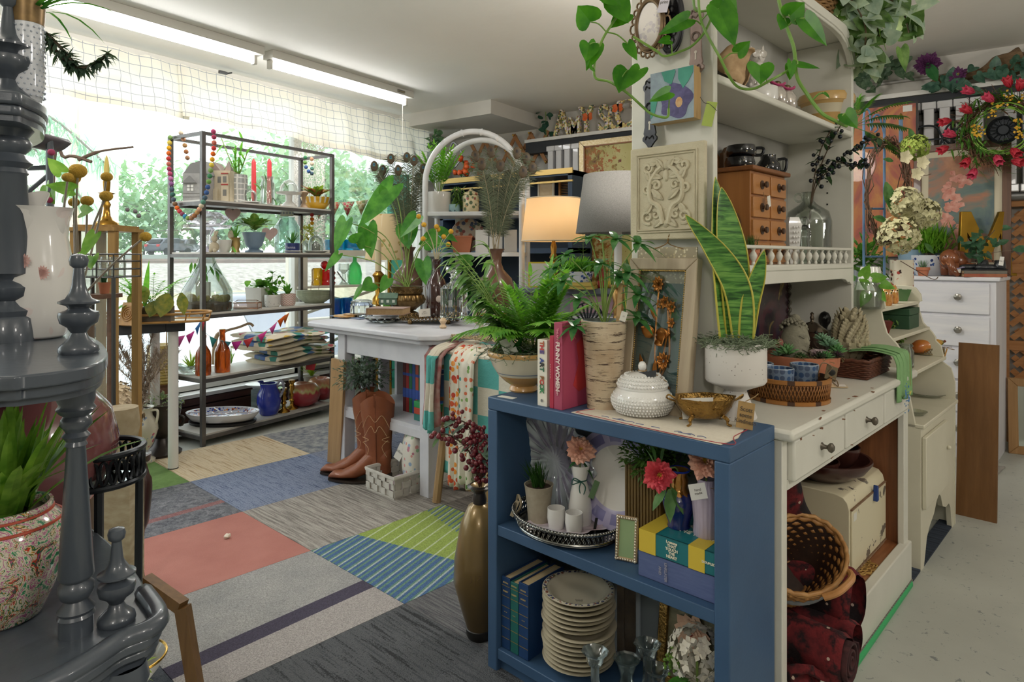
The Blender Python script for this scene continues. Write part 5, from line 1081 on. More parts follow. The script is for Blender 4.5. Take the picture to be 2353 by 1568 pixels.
t=HC('perfume_bottle','cut crystal figure bottle in front of the glass jug','bottle',1848,.23,S1);k=t.s;t.so(MB().la([(0,0),(17,0),(18,30),(13,50),(16,72),(10,84),(6,88),(9,94),(9,102),(4,108),(0,109)],n=8,k=k),CUT(),sh=30)
t=HC('glass_dome','narrow clear glass dome behind the snake plant','cloche',1680,.27,S1);t.so(MB().la([(.03,0),(.03,.13),(.022,.155),(0,.165)],n=24),gls,sh=60)
t=HC('grass_pot','tiny terracotta pot of grass behind the gallery rail','planter',1724,.205,S1);pot(t,[(.018,0),(.024,.035),(.027,.035),(.027,.045)],1,terra);Sd(3);c=MB();[c.le((Gs(0,.008),Gs(0,.006),.04),(Gs(0,.25),Gs(0,.2),1),.055,.002,.1,0,'blade',2)for _ in rg(90)];t.fo(c,LEAF('3b5a2a','5f7d44'),sh=None)
def curl(t,m):
 c=MB();Sd(8)
 def fn(u,v):a=u*5.5;r=.025+.045*v+.012*sin(a*3+v*4);return V((r*cos(a)*.8,r*sin(a)*.8,.10*v+.02*sin(a*2+v*5)))
 t.so(MB().sh_t(fn,40,12).jitter(.012,30),m,solid=.003)
t=HC('dried_leaf','curled brown dried leaf on the top hutch shelf','leaf',1690,.24,S2+.012);curl(t,M('9a7c58','bfa27c',.8,ns=40))
t=HC('dark_stone_bowl','dark grey stone bowl behind the dried leaf','bowl',1662,.30,S2);t.so(MB().la([(0,0),(.05,0),(.075,.04),(.07,.08),(.06,.08),(0,.03)],n=24),M('6b6862','54514c',.7,ns=30),sh=60)
t=HC('lattice_pot','spiky bromeliad in a brown lattice basket on the top shelf','basket',1702,.36,S2+.001);c=MB()
for i in rg(10):a=2*pi*i/10;[c.tb([(.05*cos(a+s*t_*.9),.05*sin(a+s*t_*.9),.06+.14*t_)for t_ in[j/8 for j in rg(9)]],.0035,5)for s in(-1,1)]
t.pt('lattice',c,M('8a4a2a','6f3a20',.5));t.pt('basket_foot',MB().la([(0,0),(.04,0),(.05,.06),(0,.06)],n=20),M('6f3a20'));lf=MB();Sd(2);bld(lf,22,.15,.016,.9,.4,.01,'blade',c=(-.03,0,.1));t.fo(lf,LEAF('3a5236','5c7350'),sh=None)
big=lambda f:setattr(t.o,'scale',(f,f,f))
pearl=M('d9d4cc','c9c2bb',.15,ns=20,coat=.9)
t=HC('owl_figurine','pearly white owl figurine on the top hutch shelf','figurine',1737,.24,S2);k=t.s
b=MB().la([(0,0),(14,0),(18,8),(17,30),(20,50),(18,62),(14,68),(0,70)],n=24,k=k,sy=.9);b.ball((0,-4*k,78*k),15*k,14,sz=.95);[b.la([(4*k,0),(2*k,8*k),(0,13*k)],(s*9*k,-4*k,88*k),8,rot=(0,s*12,0))for s in(-1,1)];t.pt('owl_body',b,pearl,sh=60)
c=MB();[c.la([(7*k,0),(6*k,2.5*k),(3*k,1.5*k),(0,2*k)],(s*6.5*k,-16*k,80*k),12,rot=(90,0,0))for s in(-1,1)];t.pt('eyes',c,M('bfb9b0',r=.2));t.pt('beak',MB().la([(3*k,0),(0,8*k)],(0,-18*k,74*k),8,rot=(150,0,0)),pearl);c=MB();Sd(1)
for i in rg(40):z=Uf(14,60);a=Uf(-2.6,-.5);c.le((18*k*cos(a),17*k*sin(a),z*k),(cos(a)*.2,sin(a)*.2,-1),9*k,6*k,0,.3,'ov',2,up=(cos(a),sin(a),0))
[c.le((s*19*k,0,52*k),(s*.05,.1,-1),42*k,20*k,0,-.3,'ov',4,up=(s,-.2,0))for s in(-1,1)];t.pt('feathers',c,pearl);big(1.3)
t=HC('oval_dish','white oval dish with a beaded top in front of the owl','dish',1752,.215,S2);k=t.s;t.pt('dish_body',MB().la([(0,0),(26,0),(27,4),(27,22),(24,24),(0,24)],n=28,k=k,sy=.7),wht,sh=60);c=MB();[c.ball((Gs(-2,8)*k,Gs(0,5)*k,27*k),4*k,6)for _ in rg(14)];t.pt('beads',c,pearl,sh=180);big(1.3)
t=HS('letter_frame','ornate black picture frame with pink lettering on the top shelf','picture frame',1788,.32,S2);fw,fh=.17,.135;fr_(t,fw,fh,.022,.014,M('1d1f26','2b2e38',.5,ns=50));c=MB()
for i in rg(17):
 for z in(.010,fh-.010):c.tb(scr(.01+i*.0094,z,.0055,1.2,1),.0016,4).xf(Matrix())
for i in rg(13):
 for x in(.01,fw-.01):c.tb(scr(x,.012+i*.0093,.0055,1.2,1),.0016,4)
c.v=[V((p.x,p.y+.0155,p.z))for p in c.v];t.pt('carved_border',c,M('23262f',r=.4));t.pt('print_paper',MB().bx(.02,fw-.02,.006,.01,.02,fh-.02),M('d5cdb4'))
for ch,x,z in(('C',.135,.088),('E',.137,.05),('E',.122,.025),('A',.05,.09),('I',.07,.05)):t.pt('lettering',tx_(ch,.038,.0004,bold=.001).xf(XZ(x,.0055,z)),M('c9969a'),sh=None)
big(1.25)
t.rx(-12)
for i,(px,c2)in en(((1786,'clear glass bird shaker with pink ribbon nearer the oval dish'),(1808,'clear glass bird shaker with pink ribbon nearer the yellow bowl'))):
 t=HC('glass_bird',c2,'shaker',px,.225,S2,'glass bird shakers');k=t.s;t.pt('bird_body',MB().la([(0,0),(12,0),(16,10),(16,24),(10,34),(5,38),(0,38)],n=12,k=k),M('a8a098','cfc8be',.12,ns=60,mtl=.4),sh=40);t.pt('bird_cap',MB().ball((0,0,41*k),7*k,8,sz=.8),M('6f5f45',r=.3,mtl=.7));t.pt('ribbon',MB().tb(sm([(-14*k,-3*k,46*k),(-4*k,-8*k,38*k),(6*k,-8*k,38*k),(12*k,-2*k,42*k)],4),2.4*k,5),M('a83a68'));big(1.35)
q=NT('yellow_ware');z=q.sep(q.crd())[2];q.set(q.ramp(q.math('MULTIPLY',z,7.),[(0,'c09a5e'),(.52,'c79f62'),(.525,'d6cbb0'),(.74,'d6cbb0'),(.745,'c9a468')],True),.25,coat=.4)
t=HC('yellow_bowl','large yellow ware mixing bowl at the end of the top shelf','bowl',1898,.29,S2);t.so(MB().la([(0,0),(.05,0),(.055,.01),(.075,.06),(.087,.115),(.094,.118),(.096,.135),(.09,.148),(.086,.14),(.07,.06),(0,.01)],n=40),q.m,sh=60);big(1.12)
t=HS('rope_frame_picture','dark abstract painting in a twisted rope frame under the gallery shelf','picture',1690,.39,DZ+.001);q=NT('marbled_paint');n=q.noise(q.crd((1,1,1)),4,4,.6,2.5);q.set(q.ramp(n,[(.2,'0f1118'),(.42,'2a2f45'),(.5,'5b2d35'),(.58,'23252d'),(.75,'b59a5a'),(.9,'2b2440')]),.25,coat=.4)
w2=onp(1812,600,HT.loc,HT.rz,.39)[0]-onp(1690,600,HT.loc,HT.rz,.39)[0];t.pt('picture_panel',MB().bx(0,w2,0,.01,0,.345),q.m);t.pt('rope_frame',MB().tb([(w2+.004*cos(i*1.2),-.004+.004*sin(i*1.2),.345*i/60)for i in rg(61)],.006,6).tb([(w2*(i/40),-.004+.004*sin(i*1.2),.347+.004*cos(i*1.2))for i in rg(41)],.006,6),M('6b6658','4f4b40',.5,ns=50))
# ================================================================ ON THE DESK
def DT(name,lab,cat,px,py,grp=None,z=DZ+.0008):return T(name,lab,cat,px,py,z=z,grp=grp)
t=DT('succulent_bowl','wide terracotta bowl of succulents around a stone head','planter',1842,873);k=t.s;zt=58
t.pt('bowl',MB().la([(0,0),(62,0),(66,6),(76,34),(78,36),(80,58),(76,60),(72,50),(0,48)],n=40,k=k),terra,sh=50);t.pt('soil',MB().la([(0,53),(74,52),(0,52)],n=24,k=k),soil);Sd(6)
def succ(c,r,n,m,nm='succulent',sp=.9):
 lf=MB()
 for i in rg(n):a=i*2.4;q_=sqrt((i+1)/n);lf.le(V(c)+V((0,0,r*.2*(1-q_))),(cos(a)*q_*sp,sin(a)*q_*sp,1.15-q_),r*(.55+.45*q_),r*.30,-.15,.8,'obo',3,up=(-cos(a)*.6,-sin(a)*.6,1))
 t.pt(nm,lf,m,solid=.002)
sg=LEAF('5d9a58','8fbf85',.4);sg2=LEAF('7fa98a','a9c9ae',.4);sr=LEAF('5b2f4a','3f5a3a',.4)
succ((-50*k,-.06,64*k),.042,26,sg);succ((52*k,-.03,78*k),.04,26,sg2);succ((40*k,-.02,92*k),.03,20,sg2);succ((62*k,-.06,66*k),.034,22,sg);succ((28*k,-.085,58*k),.028,20,sg);succ((8*k,-.10,60*k),.026,20,sr);succ((50*k,-.09,60*k),.026,20,sr);succ((-30*k,-.09,58*k),.024,20,LEAF('2f4a26','4f7040'));succ((-62*k,-.02,80*k),.026,20,LEAF('6f8f55','8aa86c'));succ((72*k,.0,74*k),.03,20,sg);succ((-66*k,-.05,60*k),.028,18,sg2)
t.pt('moss',moss(MB(),72*k,58*k,160,4,.012),M('6a6a4a','8a8660',.9),sh=None)
t=T('stone_bust','grey stone head sculpture with closed eyes resting among the succulents','sculpture',1826,818,d=t.d-.03);k=t.s;b=MB()
def headf(u,v):
 a=u*2*pi;th=v*pi;r=sin(th);x=.034*r*cos(a);y=.038*r*sin(a);z=.058*-cos(th)
 f=max(0,-sin(a))*r
 if f>0:
  zz=z/.058
  y-=f**6*.010*math.exp(-((zz+.12)/.22)**2)*max(0,1-abs(x)/.014)
  y+=f*.006*math.exp(-((zz-.10)/.12)**2)*(1 if abs(x)>.006 else.2)
  y-=f*.004*math.exp(-((zz+.48)/.09)**2)*max(0,1-abs(x)/.016)
  y-=f*.004*math.exp(-((zz+.72)/.12)**2)*max(0,1-abs(x)/.016)
  y-=f*.003*math.exp(-((zz-.24)/.06)**2)
 return V((x*(1 if z>-.01 else.86+.14*(1+z/.058)),y,z))
b.sh_t(headf,56,40);hr=MB()
for i in rg(120):a=i*2.4;q_=.25+.75*i/120;hr.ball((.035*q_*cos(a),.008+.036*q_*sin(a),.030+.038*sqrt(max(0,1-q_*q_))),.0048,6)
hr.ball((0,.006,.072),.014,10,sz=.8);Mx=MT((0,0,.035))@Euler((ra(-14),ra(24),ra(24))).to_matrix().to_4x4();b.xf(Mx);hr.xf(Mx)
for m_ in(b,hr):m_.v=[p*1.25 for p in m_.v]
stn=M('8f8b78','7a7666',.85,ns=30,bump=.3,bs=120);t.pt('head',b,stn,sh=180);t.pt('carved_hair',hr,stn,sh=60)
e=MB();[e.tb(sm([(s*.005,-.0335,.007),(s*.013,-.0355,.004),(s*.021,-.030,.008)],4),.0013,5)for s in(-1,1)];e.tb(sm([(-.010,-.034,-.027),(0,-.0375,-.0285),(.010,-.034,-.027)],4),.0009,5);e.xf(Mx);e.v=[p*1.25 for p in e.v];t.pt('closed_eyes',e,M('4f4c40'))
t=T('sea_urchin','round pink sea urchin shell among the succulents','shell',1797,797,d=2.16);k=t.s;b=MB().ball((0,0,6*k),15*k,20,sz=.85);[b.ball((15.2*k*cos(a)*cos(l),15.2*k*sin(a)*cos(l),6*k+12.8*k*sin(l)),.9*k,5)for a in[i*pi/9 for i in rg(18)]for l in[j*.22-.9 for j in rg(9)]];b.ball((0,-4*k,18.5*k),2.4*k,6);t.so(b,M('a5665a','c48d7d',.7,ns=50),sh=60)
t=T('geode','purple amethyst geode chunk in front of the stone head','geode',1880,822,d=2.13);t.so(MB().ball((0,0,.012),.026,10,sx=1.2,sz=.6).jitter(.010,60,2),M('6f5a66','b5a3a0',.4,ns=70),sh=20)
slv=M('7d6f62','978a7c',.2,ns=9,mtl=.9)
t=HC('silver_pot','tarnished silver lidded pot behind the stone head','pot',1866,.26,DZ+.0008);k=t.s;t.pt('pot_body',MB().la([(0,0),(20,0),(24,10),(32,78),(33,84),(0,84)],n=30,k=k),slv,sh=60);l=t.pt('pot_lid',MB().la([(33,84),(34,87),(28,92),(12,104),(4,107),(3,112),(0,112)],n=30,k=k),slv,sh=60);t.pt('lid_finial',MB().la([(3,110),(5,116),(3,121),(4,126),(0,130)],n=14,k=k),slv,l);t.pt('heart_spout',MB().ball((-6*k,-33*k,86*k),4*k,8),M('191613'))
t=HC('glass_stopper_jar','clear glass jar with a ribbed ball stopper beside the silver pot','jar',1901,.27,DZ+.0008);k=t.s;t.pt('jar_body',MB().la([(0,0),(22,0),(24,8),(24,60),(18,72),(20,76),(16,76),(0,70)],n=28,k=k),gls,sh=60);t.pt('ball_stopper',MB().la([(5,74),(6,82),(12,92),(13,102),(8,113),(0,117)],(-6*k,0,0),24,k,wave=lambda a,i:1+.08*cos(8*a)),CUT(),sh=60)
t=HC('gold_brooch','small gold ornament glinting behind the snake plant','ornament',1745,.33,DZ+.0008);k=t.s;Sd(4);t.so(MB().la([(0,0),(10,0),(3,6),(3,70),(0,72)],n=10,k=k).ball((0,0,76*k),9*k,8,sx=1.5,sy=.6).jitter(.002,90),gold)
t=DT('rattan_basket','low round rattan basket holding blue glass tealight cups','basket',1812,915);k=t.s;rr=88
rat=WEAVE('6f4520','b5803f',44,0,.5)
t.pt('basket_base',MB().la([(0,1),(rr*.96,1),(rr*.96,3),(0,3)],n=36,k=k),M('7d5228'));c=MB();N=72
for i in rg(N):
 for s in(-1,1):a=2*pi*i/N;c.tb([(rr*k*lerp(.95,1.0,h)*cos(a+s*h*.16),rr*k*lerp(.95,1.,h)*sin(a+s*h*.16),lerp(6,46,h)*k)for h in(0,.5,1)],.0017,4)
t.pt('basket_weave',c,M('94622f','7d4f26',.5,ns=30),sh=180);q=NT('banded_rattan');X=q.sep(q.crd());an=q.math('ARCTAN2',X[1],X[0]);q.set(q.mix(q.math('GREATER_THAN',q.math('SINE',q.math('MULTIPLY',an,9.)),.72),'a06b35','4a3020'),.45)
for nm,z,f in(('basket_rim',50,1.0),('basket_foot_band',5,.97)):t.pt(nm,MB().la([(rr*f-3,z-5),(rr*f+2,z-5),(rr*f+2.5,z+3),(rr*f-3,z+4),(rr*f-3,z-5)],n=60,k=k),q.m,sh=60)
t.pt('basket_wall',MB().la([(rr*.93,4),(rr*.975,46)],n=48,k=k),M('5c3a1c'),sh=60);zz=DZ+.0035
q=NT('mosaic_glass');X=q.sep(q.crd());an=q.math('ARCTAN2',X[1],X[0]);v=q.n('ShaderNodeCombineXYZ');q.l(q.math('MULTIPLY',an,.042),v.inputs[0]);q.l(X[2],v.inputs[1]);d1=q.vor(v.outputs[0],52,'F1','Distance',.25);cc=q.vor(v.outputs[0],52,'F1','Color',.25)
q.set(q.mix(q.math('LESS_THAN',d1,.42),'7d8ea3',q.ramp(q.sep(cc)[0],[(0,'2b4468'),(.5,'5f6b82'),(.8,'3c5b85')])),.35);mq=q.m
def tl(lab,px,py):
 t=T('tealight_cup',lab,'tealight holder',px,py,z=zz,grp='blue mosaic tealight cups');k=t.s;t.pt('cup_glass',MB().la([(0,0),(27,0),(29,4),(31,66),(27,66),(25,6),(0,5)],n=30,k=k),mq,sh=60);t.pt('cup_rim',MB().tb([(29*k*cos(a),29*k*sin(a),66*k)for a in[2*pi*i/30 for i in rg(30)]],.0018,6,True),M('b5c0cc',r=.1,mtl=.3))
tl('blue mosaic glass tealight cup in the middle of the rattan basket',1792,912);tl('blue mosaic glass tealight cup nearest the kraft cat tag',1848,903);tl('blue mosaic glass tealight cup partly behind the speckled planter',1745,900)
t=T('kraft_tag','brown kraft tag with a dark cat print tied to the rattan basket','tag',1910,858,d=1.87);k=t.s;g=t.pt('paper',MB().box((0,0,0),(.038,.001,.042),(-10,20,10)),M('5a4e38','6d5f45',.8,ns=40));t.pt('dark_print',MB().ball((.0,-.002,.002),.012,10,sy=.1,sz=.8),M('16140f'),g);t.pt('twine_bow',MB().tb(sm([(-30*k,0,0),(-22*k,-.004,24*k),(0,-.004,14*k),(-16*k,-.004,-8*k),(8*k,-.006,-14*k),(14*k,-.004,-30*k),(0,0,-18*k)],5),.0018,5),M('77644a'))
t=DT('price_card','small kraft price card lying beside the rattan basket','tag',1922,890);g=t.pt('card',MB().box((0,0,.004),(.062,.03,.001),(8,0,-12)),M('c9b592'));t.pt('price_sticker',MB().box((.012,-.001,.0056),(.032,.02,.0006),(8,0,-12)),M('dfdcd4'),g)
t=DT('artichoke_finial','pale carved artichoke finial standing on the desk','finial',1953,850);k=t.s;fin=M('b5ab90','a29878',.8,ns=30,bump=.25,bs=150)
t.pt('finial_base',MB().la([(0,0),(24,0),(25,5),(20,12),(22,16),(19,20),(28,34),(36,52),(38,66),(0,66)],n=36,k=k),fin,sh=60);t.pt('finial_core',MB().la([(34,60),(36,72),(32,98),(22,122),(8,134),(0,136)],n=32,k=k),fin,sh=60);c=MB()
for j in rg(10):
 f=j/9;z=62+66*f;r=35.5*sqrt(max(.02,1-(max(0,z-72)/66)**2));n=max(5,int(14*(1-.55*f)))
 for i in rg(n):a=2*pi*(i+.5*(j%2))/n;c.le((r*k*cos(a),r*k*sin(a),z*k),(cos(a)*.22,sin(a)*.22,1),17*k,15*k,.05,.5,'ov',3,up=(-cos(a),-sin(a),.3))
for i in rg(12):a=2*pi*i/12;c.le((25*k*cos(a),25*k*sin(a),30*k),(cos(a)*.55,sin(a)*.55,1),34*k,20*k,.1,.4,'ov',4,up=(-cos(a),-sin(a),.4));c.ball((38*k*cos(a),38*k*sin(a),62*k),4.5*k,6)
t.pt('carved_scales',c,fin,solid=.003)
t=DT('copper_pinecone','shiny copper pinecone behind the artichoke finial','pinecone',1985,842);k=t.s;c=MB().ball((0,0,24*k),18*k,14,sz=1.3)
for i in rg(70):a=i*2.4;z=i/70;r=19*sqrt(max(.05,1-(2*z-1)**2));c.le((r*k*.9*cos(a),r*k*.9*sin(a),46*z*k+1*k),(cos(a),sin(a),.5),8*k,7*k,0,.4,'ov',2)
t.so(c,M('b5683f','8f4a2a',.25,ns=50,mtl=.8))
t=T('wicker_basket','rectangular dark brown wicker basket on the end of the desk','basket',loc=hk(.80,.03,DZ+.0008),d=2.2,rot=45.6);wk_=M('6b3f2c','4f2d20',.5,ns=40);bl_,bd_,bh_=.27,.17,.062;c=MB();Sd(2)
def ring(f,z,r=.0028,wob=.0):return[(x,y,z+wob*((i%2)*2-1))for i,(x,y)in en([(bl_/2+bl_/2*f*X,bd_/2+bd_/2*f*Y)for X,Y in[(lerp(-1,1,i/16),-1)for i in rg(16)]+[(1,lerp(-1,1,i/10))for i in rg(10)]+[(lerp(1,-1,i/16),1)for i in rg(16)]+[(-1,lerp(1,-1,i/10))for i in rg(10)]])]
for j in rg(9):c.tb([(x+.0028*(1 if(i+j)%2 else-1)*(1 if abs(y-bd_/2)<.07 else 0),y+.0028*(1 if(i+j)%2 else-1)*(1 if abs(y-bd_/2)>.07 else 0),z)for i,(x,y,z)in en(ring(.9+.011*j,.006+j*.0066))],.0036,5,True)
t.pt('wicker_wall',c,wk_,sh=180);t.pt('basket_base',MB().bx(.012,bl_-.012,.008,bd_-.008,.001,.005),wk_);t.pt('basket_rim',MB().tb(ring(1.0,.064,wob=.002),.0055,6,True),wk_,sh=180);t.pt('wire_handle',MB().tb(sm([(bl_*.45,bd_,.06),(bl_*.6,bd_*1.0,.115),(bl_*.85,bd_,.11),(bl_,bd_*.9,.055)],6),.003,6),M('1d2126',r=.4))
grn=M('78a06a','82aa74',.85,ns=60,bump=.15,bs=300)
t=T('green_napkin','green linen napkin with embroidered wheat hanging over the basket edge','napkin',loc=hk(.965,-.0,DZ),d=2.33,rot=45.6)
def nap(off,ln,w0):
 def fn(u,v):
  s=v*ln;x=(u-.5)*(w0+.02*v)+.012*v+off*.02
  if s<.14:y,z=.13-s+.0,.078+.01*sin(s*22)+off*.004
  else:y,z=-.012-.012*sin(min(1,(s-.14)/.04)*pi/2)-.006*sin(u*7)*v-.004*off,.078-(s-.14)+off*.003
  return V((x,y,z))
 return MB().sh_t(fn,14,34)
for i,(o,l,w0)in en(((0,.30,.10),(1,.285,.105),(2,.30,.085))):t.pt('napkin_fold',nap(o,l,w0),grn,solid=.003)
c=MB();c2=MB();Sd(5)
for i in rg(18):z=.075-i*.0065;[c.le((.04+.0012*i*.5,-.0415,z),(s,-.1,1),.013,.005,0,.2,'lance',2,up=(0,-1,0))for s in(-.7,.7)]
for cx,cz in((.025,-.075),(-.012,-.06)):[c2.ball((cx+Gs(0,.007),-.0425,cz+Gs(0,.018)),.0028,5,sy=.5)for _ in rg(26)]
t.pt('wheat_embroidery',c,M('7a7a2e'));t.pt('blue_embroidery',c2,M('4f7fae'));c=MB();[c.ball((.045+Gs(0,.004),-.043,-.058+Gs(0,.004)),.004,5,sy=.4)for _ in rg(5)];t.pt('yellow_embroidery',c,M('c9c05a'))
# ================================================================ IN THE CUPBOARD
ZC=.1425;rug=NT('red_rug');co=rug.crd();d1=rug.vor(rug.crd((1,1,.6)),13,'F1','Distance');n=rug.noise(co,30,3,.7);n2=rug.noise(co,5,2)
x=rug.math('ADD',d1,rug.math('MULTIPLY',rug.math('SUBTRACT',n,.5),.7));rc=rug.ramp(x,[(0,'120d10'),(.3,'1d1013'),(.38,'4d1519'),(.55,'6d1f22'),(.68,'1b1014'),(.9,'7a2426')]);sp=rug.math('LESS_THAN',rug.vor(co,24,'F1','Distance'),.10)
rug.set(rug.mix(sp,rc,'b5a08f'),.95);rug.bump(n,.6,.006);rugm=rug.m
t=T('folded_rug','folded dark red patterned wool rug spilling out of the hutch cupboard','rug',loc=hk(.2,.0,ZC),d=1.85,rot=45.6)
SIL=[(1855,1085,.0),(1890,1135,-.004),(1920,1200,-.008),(1945,1270,-.012),(1970,1330,-.02),(1995,1380,-.04),(2004,1425,-.06),(1990,1470,-.06),(1950,1498,-.055),(1900,1512,-.05)]
SL=[onp(a,b,HT.loc,HT.rz,c)[:2]+(c,)for a,b,c in SIL]
def rugf(u,v):
 f=v*(len(SL)-1);i=min(int(f),len(SL)-2);f-=i;xr_,z,y=[lerp(SL[i][j],SL[i+1][j],f)for j in rg(3)]
 x=lerp(-.16,xr_-.2,u);return V((x+.012*sin(v*23)*u,y+.34*max(0,1-u*.95)*max(0,1-v*.95)+.06*u**9-.022*sin(v*30+u*7)*v-.012*sin(u*16+v*5),max(z-ZC+.012*sin(u*9),-.0 if y>0 else-.13)))
t.pt('rug_drape',MB().sh_t(rugf,40,60),rugm,solid=.02,sh=180)
def roll(c,r,y0,y1,sq=1.,n=30):
 def fn(u,v):
  a=u*2*pi;y=lerp(y0,y1,v);rr_=r*(1+.07*sin(3*a+2)+.04*sin(5*a+y*20))*(.85 if v<.05 else 1)
  return V((c[0]+rr_*cos(a),y,c[1]+rr_*sin(a)*sq))
 return MB().sh_t(fn,n,20)
t.pt('rug_folds',roll((-.05,.06),.062,-.10,.2).merge(roll((.06,.05),.055,-.09,.2)).merge(roll((.12,.12),.085,-.075,.2,1.1)),rugm,sh=180);c=MB()
for k_ in rg(70):a=k_*.28;r=.006+.0007*k_;c.v+=[V((-.05+r*cos(a),-.112,.06+r*sin(a))),V((-.05+r*cos(a),-.09,.06+r*sin(a)))];c.f+=[[2*k_-2,2*k_-1,2*k_+1,2*k_]]if k_ else[]
t.pt('rolled_end',c,M('4f2a2a','221316',.95,ns=60),solid=.006)
wb=M('ab7a42','7f5429',.5,ns=40);t=T('willow_basket','oval willow basket tipped on its side in front of the rug','basket',loc=hk(.185,-.02,ZC+.19),d=1.75,rot=45.6);c=MB();az=V((-.34,-.46,.82)).normalized();ax_=V((.8,-.2,.25));ax_=(ax_-az*ax_.dot(az)).normalized();ay=az.cross(ax_);Mx=MT((-.02,.03,.10))@Matrix((ax_,ay,az)).transposed().to_4x4()
wv_=lambda a,i:1
for j in rg(11):
 f=j/10;rx,ry=lerp(.075,.135,f**.7),lerp(.05,.095,f**.7)
 c.tb([(rx*(1+.03*(1 if(i+j)%2 else-1))*cos(2*pi*i/36),ry*(1+.03*(1 if(i+j)%2 else-1))*sin(2*pi*i/36),-.15+.13*f)for i in rg(36)],.0075,6,True)
c.xf(Mx);t.pt('willow_weave',c,wb,sh=180);t.pt('basket_inside',MB().la([(0,-.148),(.07,-.148),(.10,-.09),(.128,-.02)],n=36,sy=.7).xf(Mx),M('22140d','352014',.6,ns=50),sh=60);c=MB()
for j in(0,1):c.tb([(.138*cos(2*pi*i/40),.098*sin(2*pi*i/40),-.012+.006*sin(i*1.6+j*3))for i in rg(40)],.006,6,True)
t.pt('basket_rim',c.xf(Mx),M('b58a55','946534',.5,ns=30),sh=180);t.pt('wooden_handle',MB().tb(sm([(-.06,-.10,-.01),(-.03,-.115,.01),(.03,-.115,.01),(.06,-.10,-.01)],5),.009,8).xf(Mx),WOOD('a5723d','b98450',0,.4));t.pt('grey_weave_band',MB().tb([(.127*cos(2*pi*i/36),.09*sin(2*pi*i/36),-.062)for i in rg(36)],.0085,6,True).xf(Mx),M('7f8184','63666a',.7,ns=40),sh=180)
t=T('bread_box','worn cream enamel bread box with a blue handle','bread box',loc=hk(.70,.06,ZC),d=2.2,rot=45.6);q=NT('chipped_enamel');co=q.crd();n=q.noise(co,9,4,.6);n3=q.noise(co,26,4,.7)
mk=q.math('GREATER_THAN',q.math('ADD',q.math('MULTIPLY',n,.65),q.math('MULTIPLY',n3,.35)),.59);q.set(q.mix(mk,'d9cfb0','6d655a'),.4,coat=.2);ebl,ebd,ebh=.40,.26,.275
pr=[(0,0),(0,ebh-.045),(.006,ebh-.022),(.02,ebh-.006),(.045,ebh),(ebd-.045,ebh),(ebd-.02,ebh-.006),(ebd-.006,ebh-.022),(ebd,ebh-.045),(ebd,0)]
t.pt('box_body',MB().pr_(pr,0,ebl,'x'),q.m,bev=.003);dr=t.pt('box_door',MB().bx(.008,ebl-.008,-.006,0,.022,ebh-.045),q.m,bev=.003);t.pt('rusty_seam',MB().bx(.006,ebl-.006,-.0068,.0,ebh-.047,ebh-.043).bx(.0,ebl,-.006,.002,.013,.018),M('6f4a35','8f7a60',.8,ns=60))
t.pt('blue_handle',MB().pr_([(-.011,.0),(.011,.0),(.009,.03),(.003,.055),(-.003,.055)],-.02,-.004,'y').xf(MT((.245,0,ebh-.075))),M('25407f',r=.3),dr,bev=.003);t.pt('price_sticker',MB().bx(.02,.05,-.0068,-.006,.19,.215),M('dcdad2'),dr)
drk=WOOD('3a1f18','52302a',0,.3,6,6,.3);zb_=ZC+ebh+.001
def bowl_(lab,x,y,z,r,h,cat='bowl'):t=T('wooden_bowl',lab,'bowl',loc=hk(x,y+.02,z),d=2.3,rot=45.6,grp='dark wooden bowls');t.so(MB().la([(0,0),(r*.5,0),(r*.85,h*.45),(r,h*.9),(r*.99,h),(r*.93,h),(r*.8,h*.5),(0,h*.15)],n=40),drk,sh=60)
bowl_('big dark turned wooden bowl on top of the bread box',.85,.17,zb_,.155,.075);bowl_('small dark wooden bowl sitting inside the big one, farther from the knob drawer',.93,.15,zb_+.014,.075,.085);bowl_('shallow dark wooden bowl tucked in the big bowl nearest the drawer underside',.79,.17,zb_+.014,.07,.06)
t=T('crochet_doily','tan crocheted doily under the bread box corner','doily',loc=hk(.83,.09,ZC),d=2.15,rot=45.6);c=MB()
for r in(.02,.035,.05,.065,.075):c.tb([(r*(1+.07*sin(12*a))*cos(a),r*(1+.07*sin(12*a))*sin(a),.003)for a in[2*pi*i/72 for i in rg(72)]],.0028,4,True)
for i in rg(24):a=2*pi*i/24;c.tb([(.015*cos(a),.015*sin(a),.002),(.078*cos(a),.078*sin(a),.002)],.002,4)
t.so(c,M('b5904f','9c7840',.9,ns=60))
# ================================================================ WASHSTAND, CHEST AND BACK WALL
def WT(name,lab,cat,px,yl,z,grp=None):
 x,_,d=onp(px,800,WS.loc,WS.rz,yl);t=T(name,lab,cat,loc=wk(x,yl,z),d=d,grp=grp);return t
pg=GLASS('f2f6ee',.8,.03)
for lab,px,r,dz in(('large pressed glass plate lying on the washstand top',2128,.075,0),('pressed glass plate leaning over the larger one on the washstand',2148,.055,.012),('small pressed glass dish at the washstand edge',2108,.035,0)):
 t=WT('pressed_glass_plate',lab,'plate',px,.09 if r>.04 else.03,.5608+dz,'pressed glass plates');t.so(MB().la([(0,0),(r*.6,.0),(r*.75,.006),(r,.014),(r*.99,.017),(r*.72,.010),(r*.55,.004),(0,.004)],n=48,wave=lambda a,i:1+.04*cos(16*a)*(2<i<5)),pg,sh=30)
zs=.7508
t=WT('mason_jar','clear glass mason jar behind the green napkin','jar',2080,.07,zs);k=t.s;t.pt('jar_body',MB().la([(0,0),(16,0),(18,3),(18,38),(14,46),(15,54),(13,54),(12,46),(15,38),(15,4),(0,3)],n=28,k=k),gls,sh=60);t.pt('jar_rings',MB().tb([(15.3*k*cos(a),15.3*k*sin(a),50*k)for a in[i*pi/12 for i in rg(24)]],1.2*k,5,True),gls)
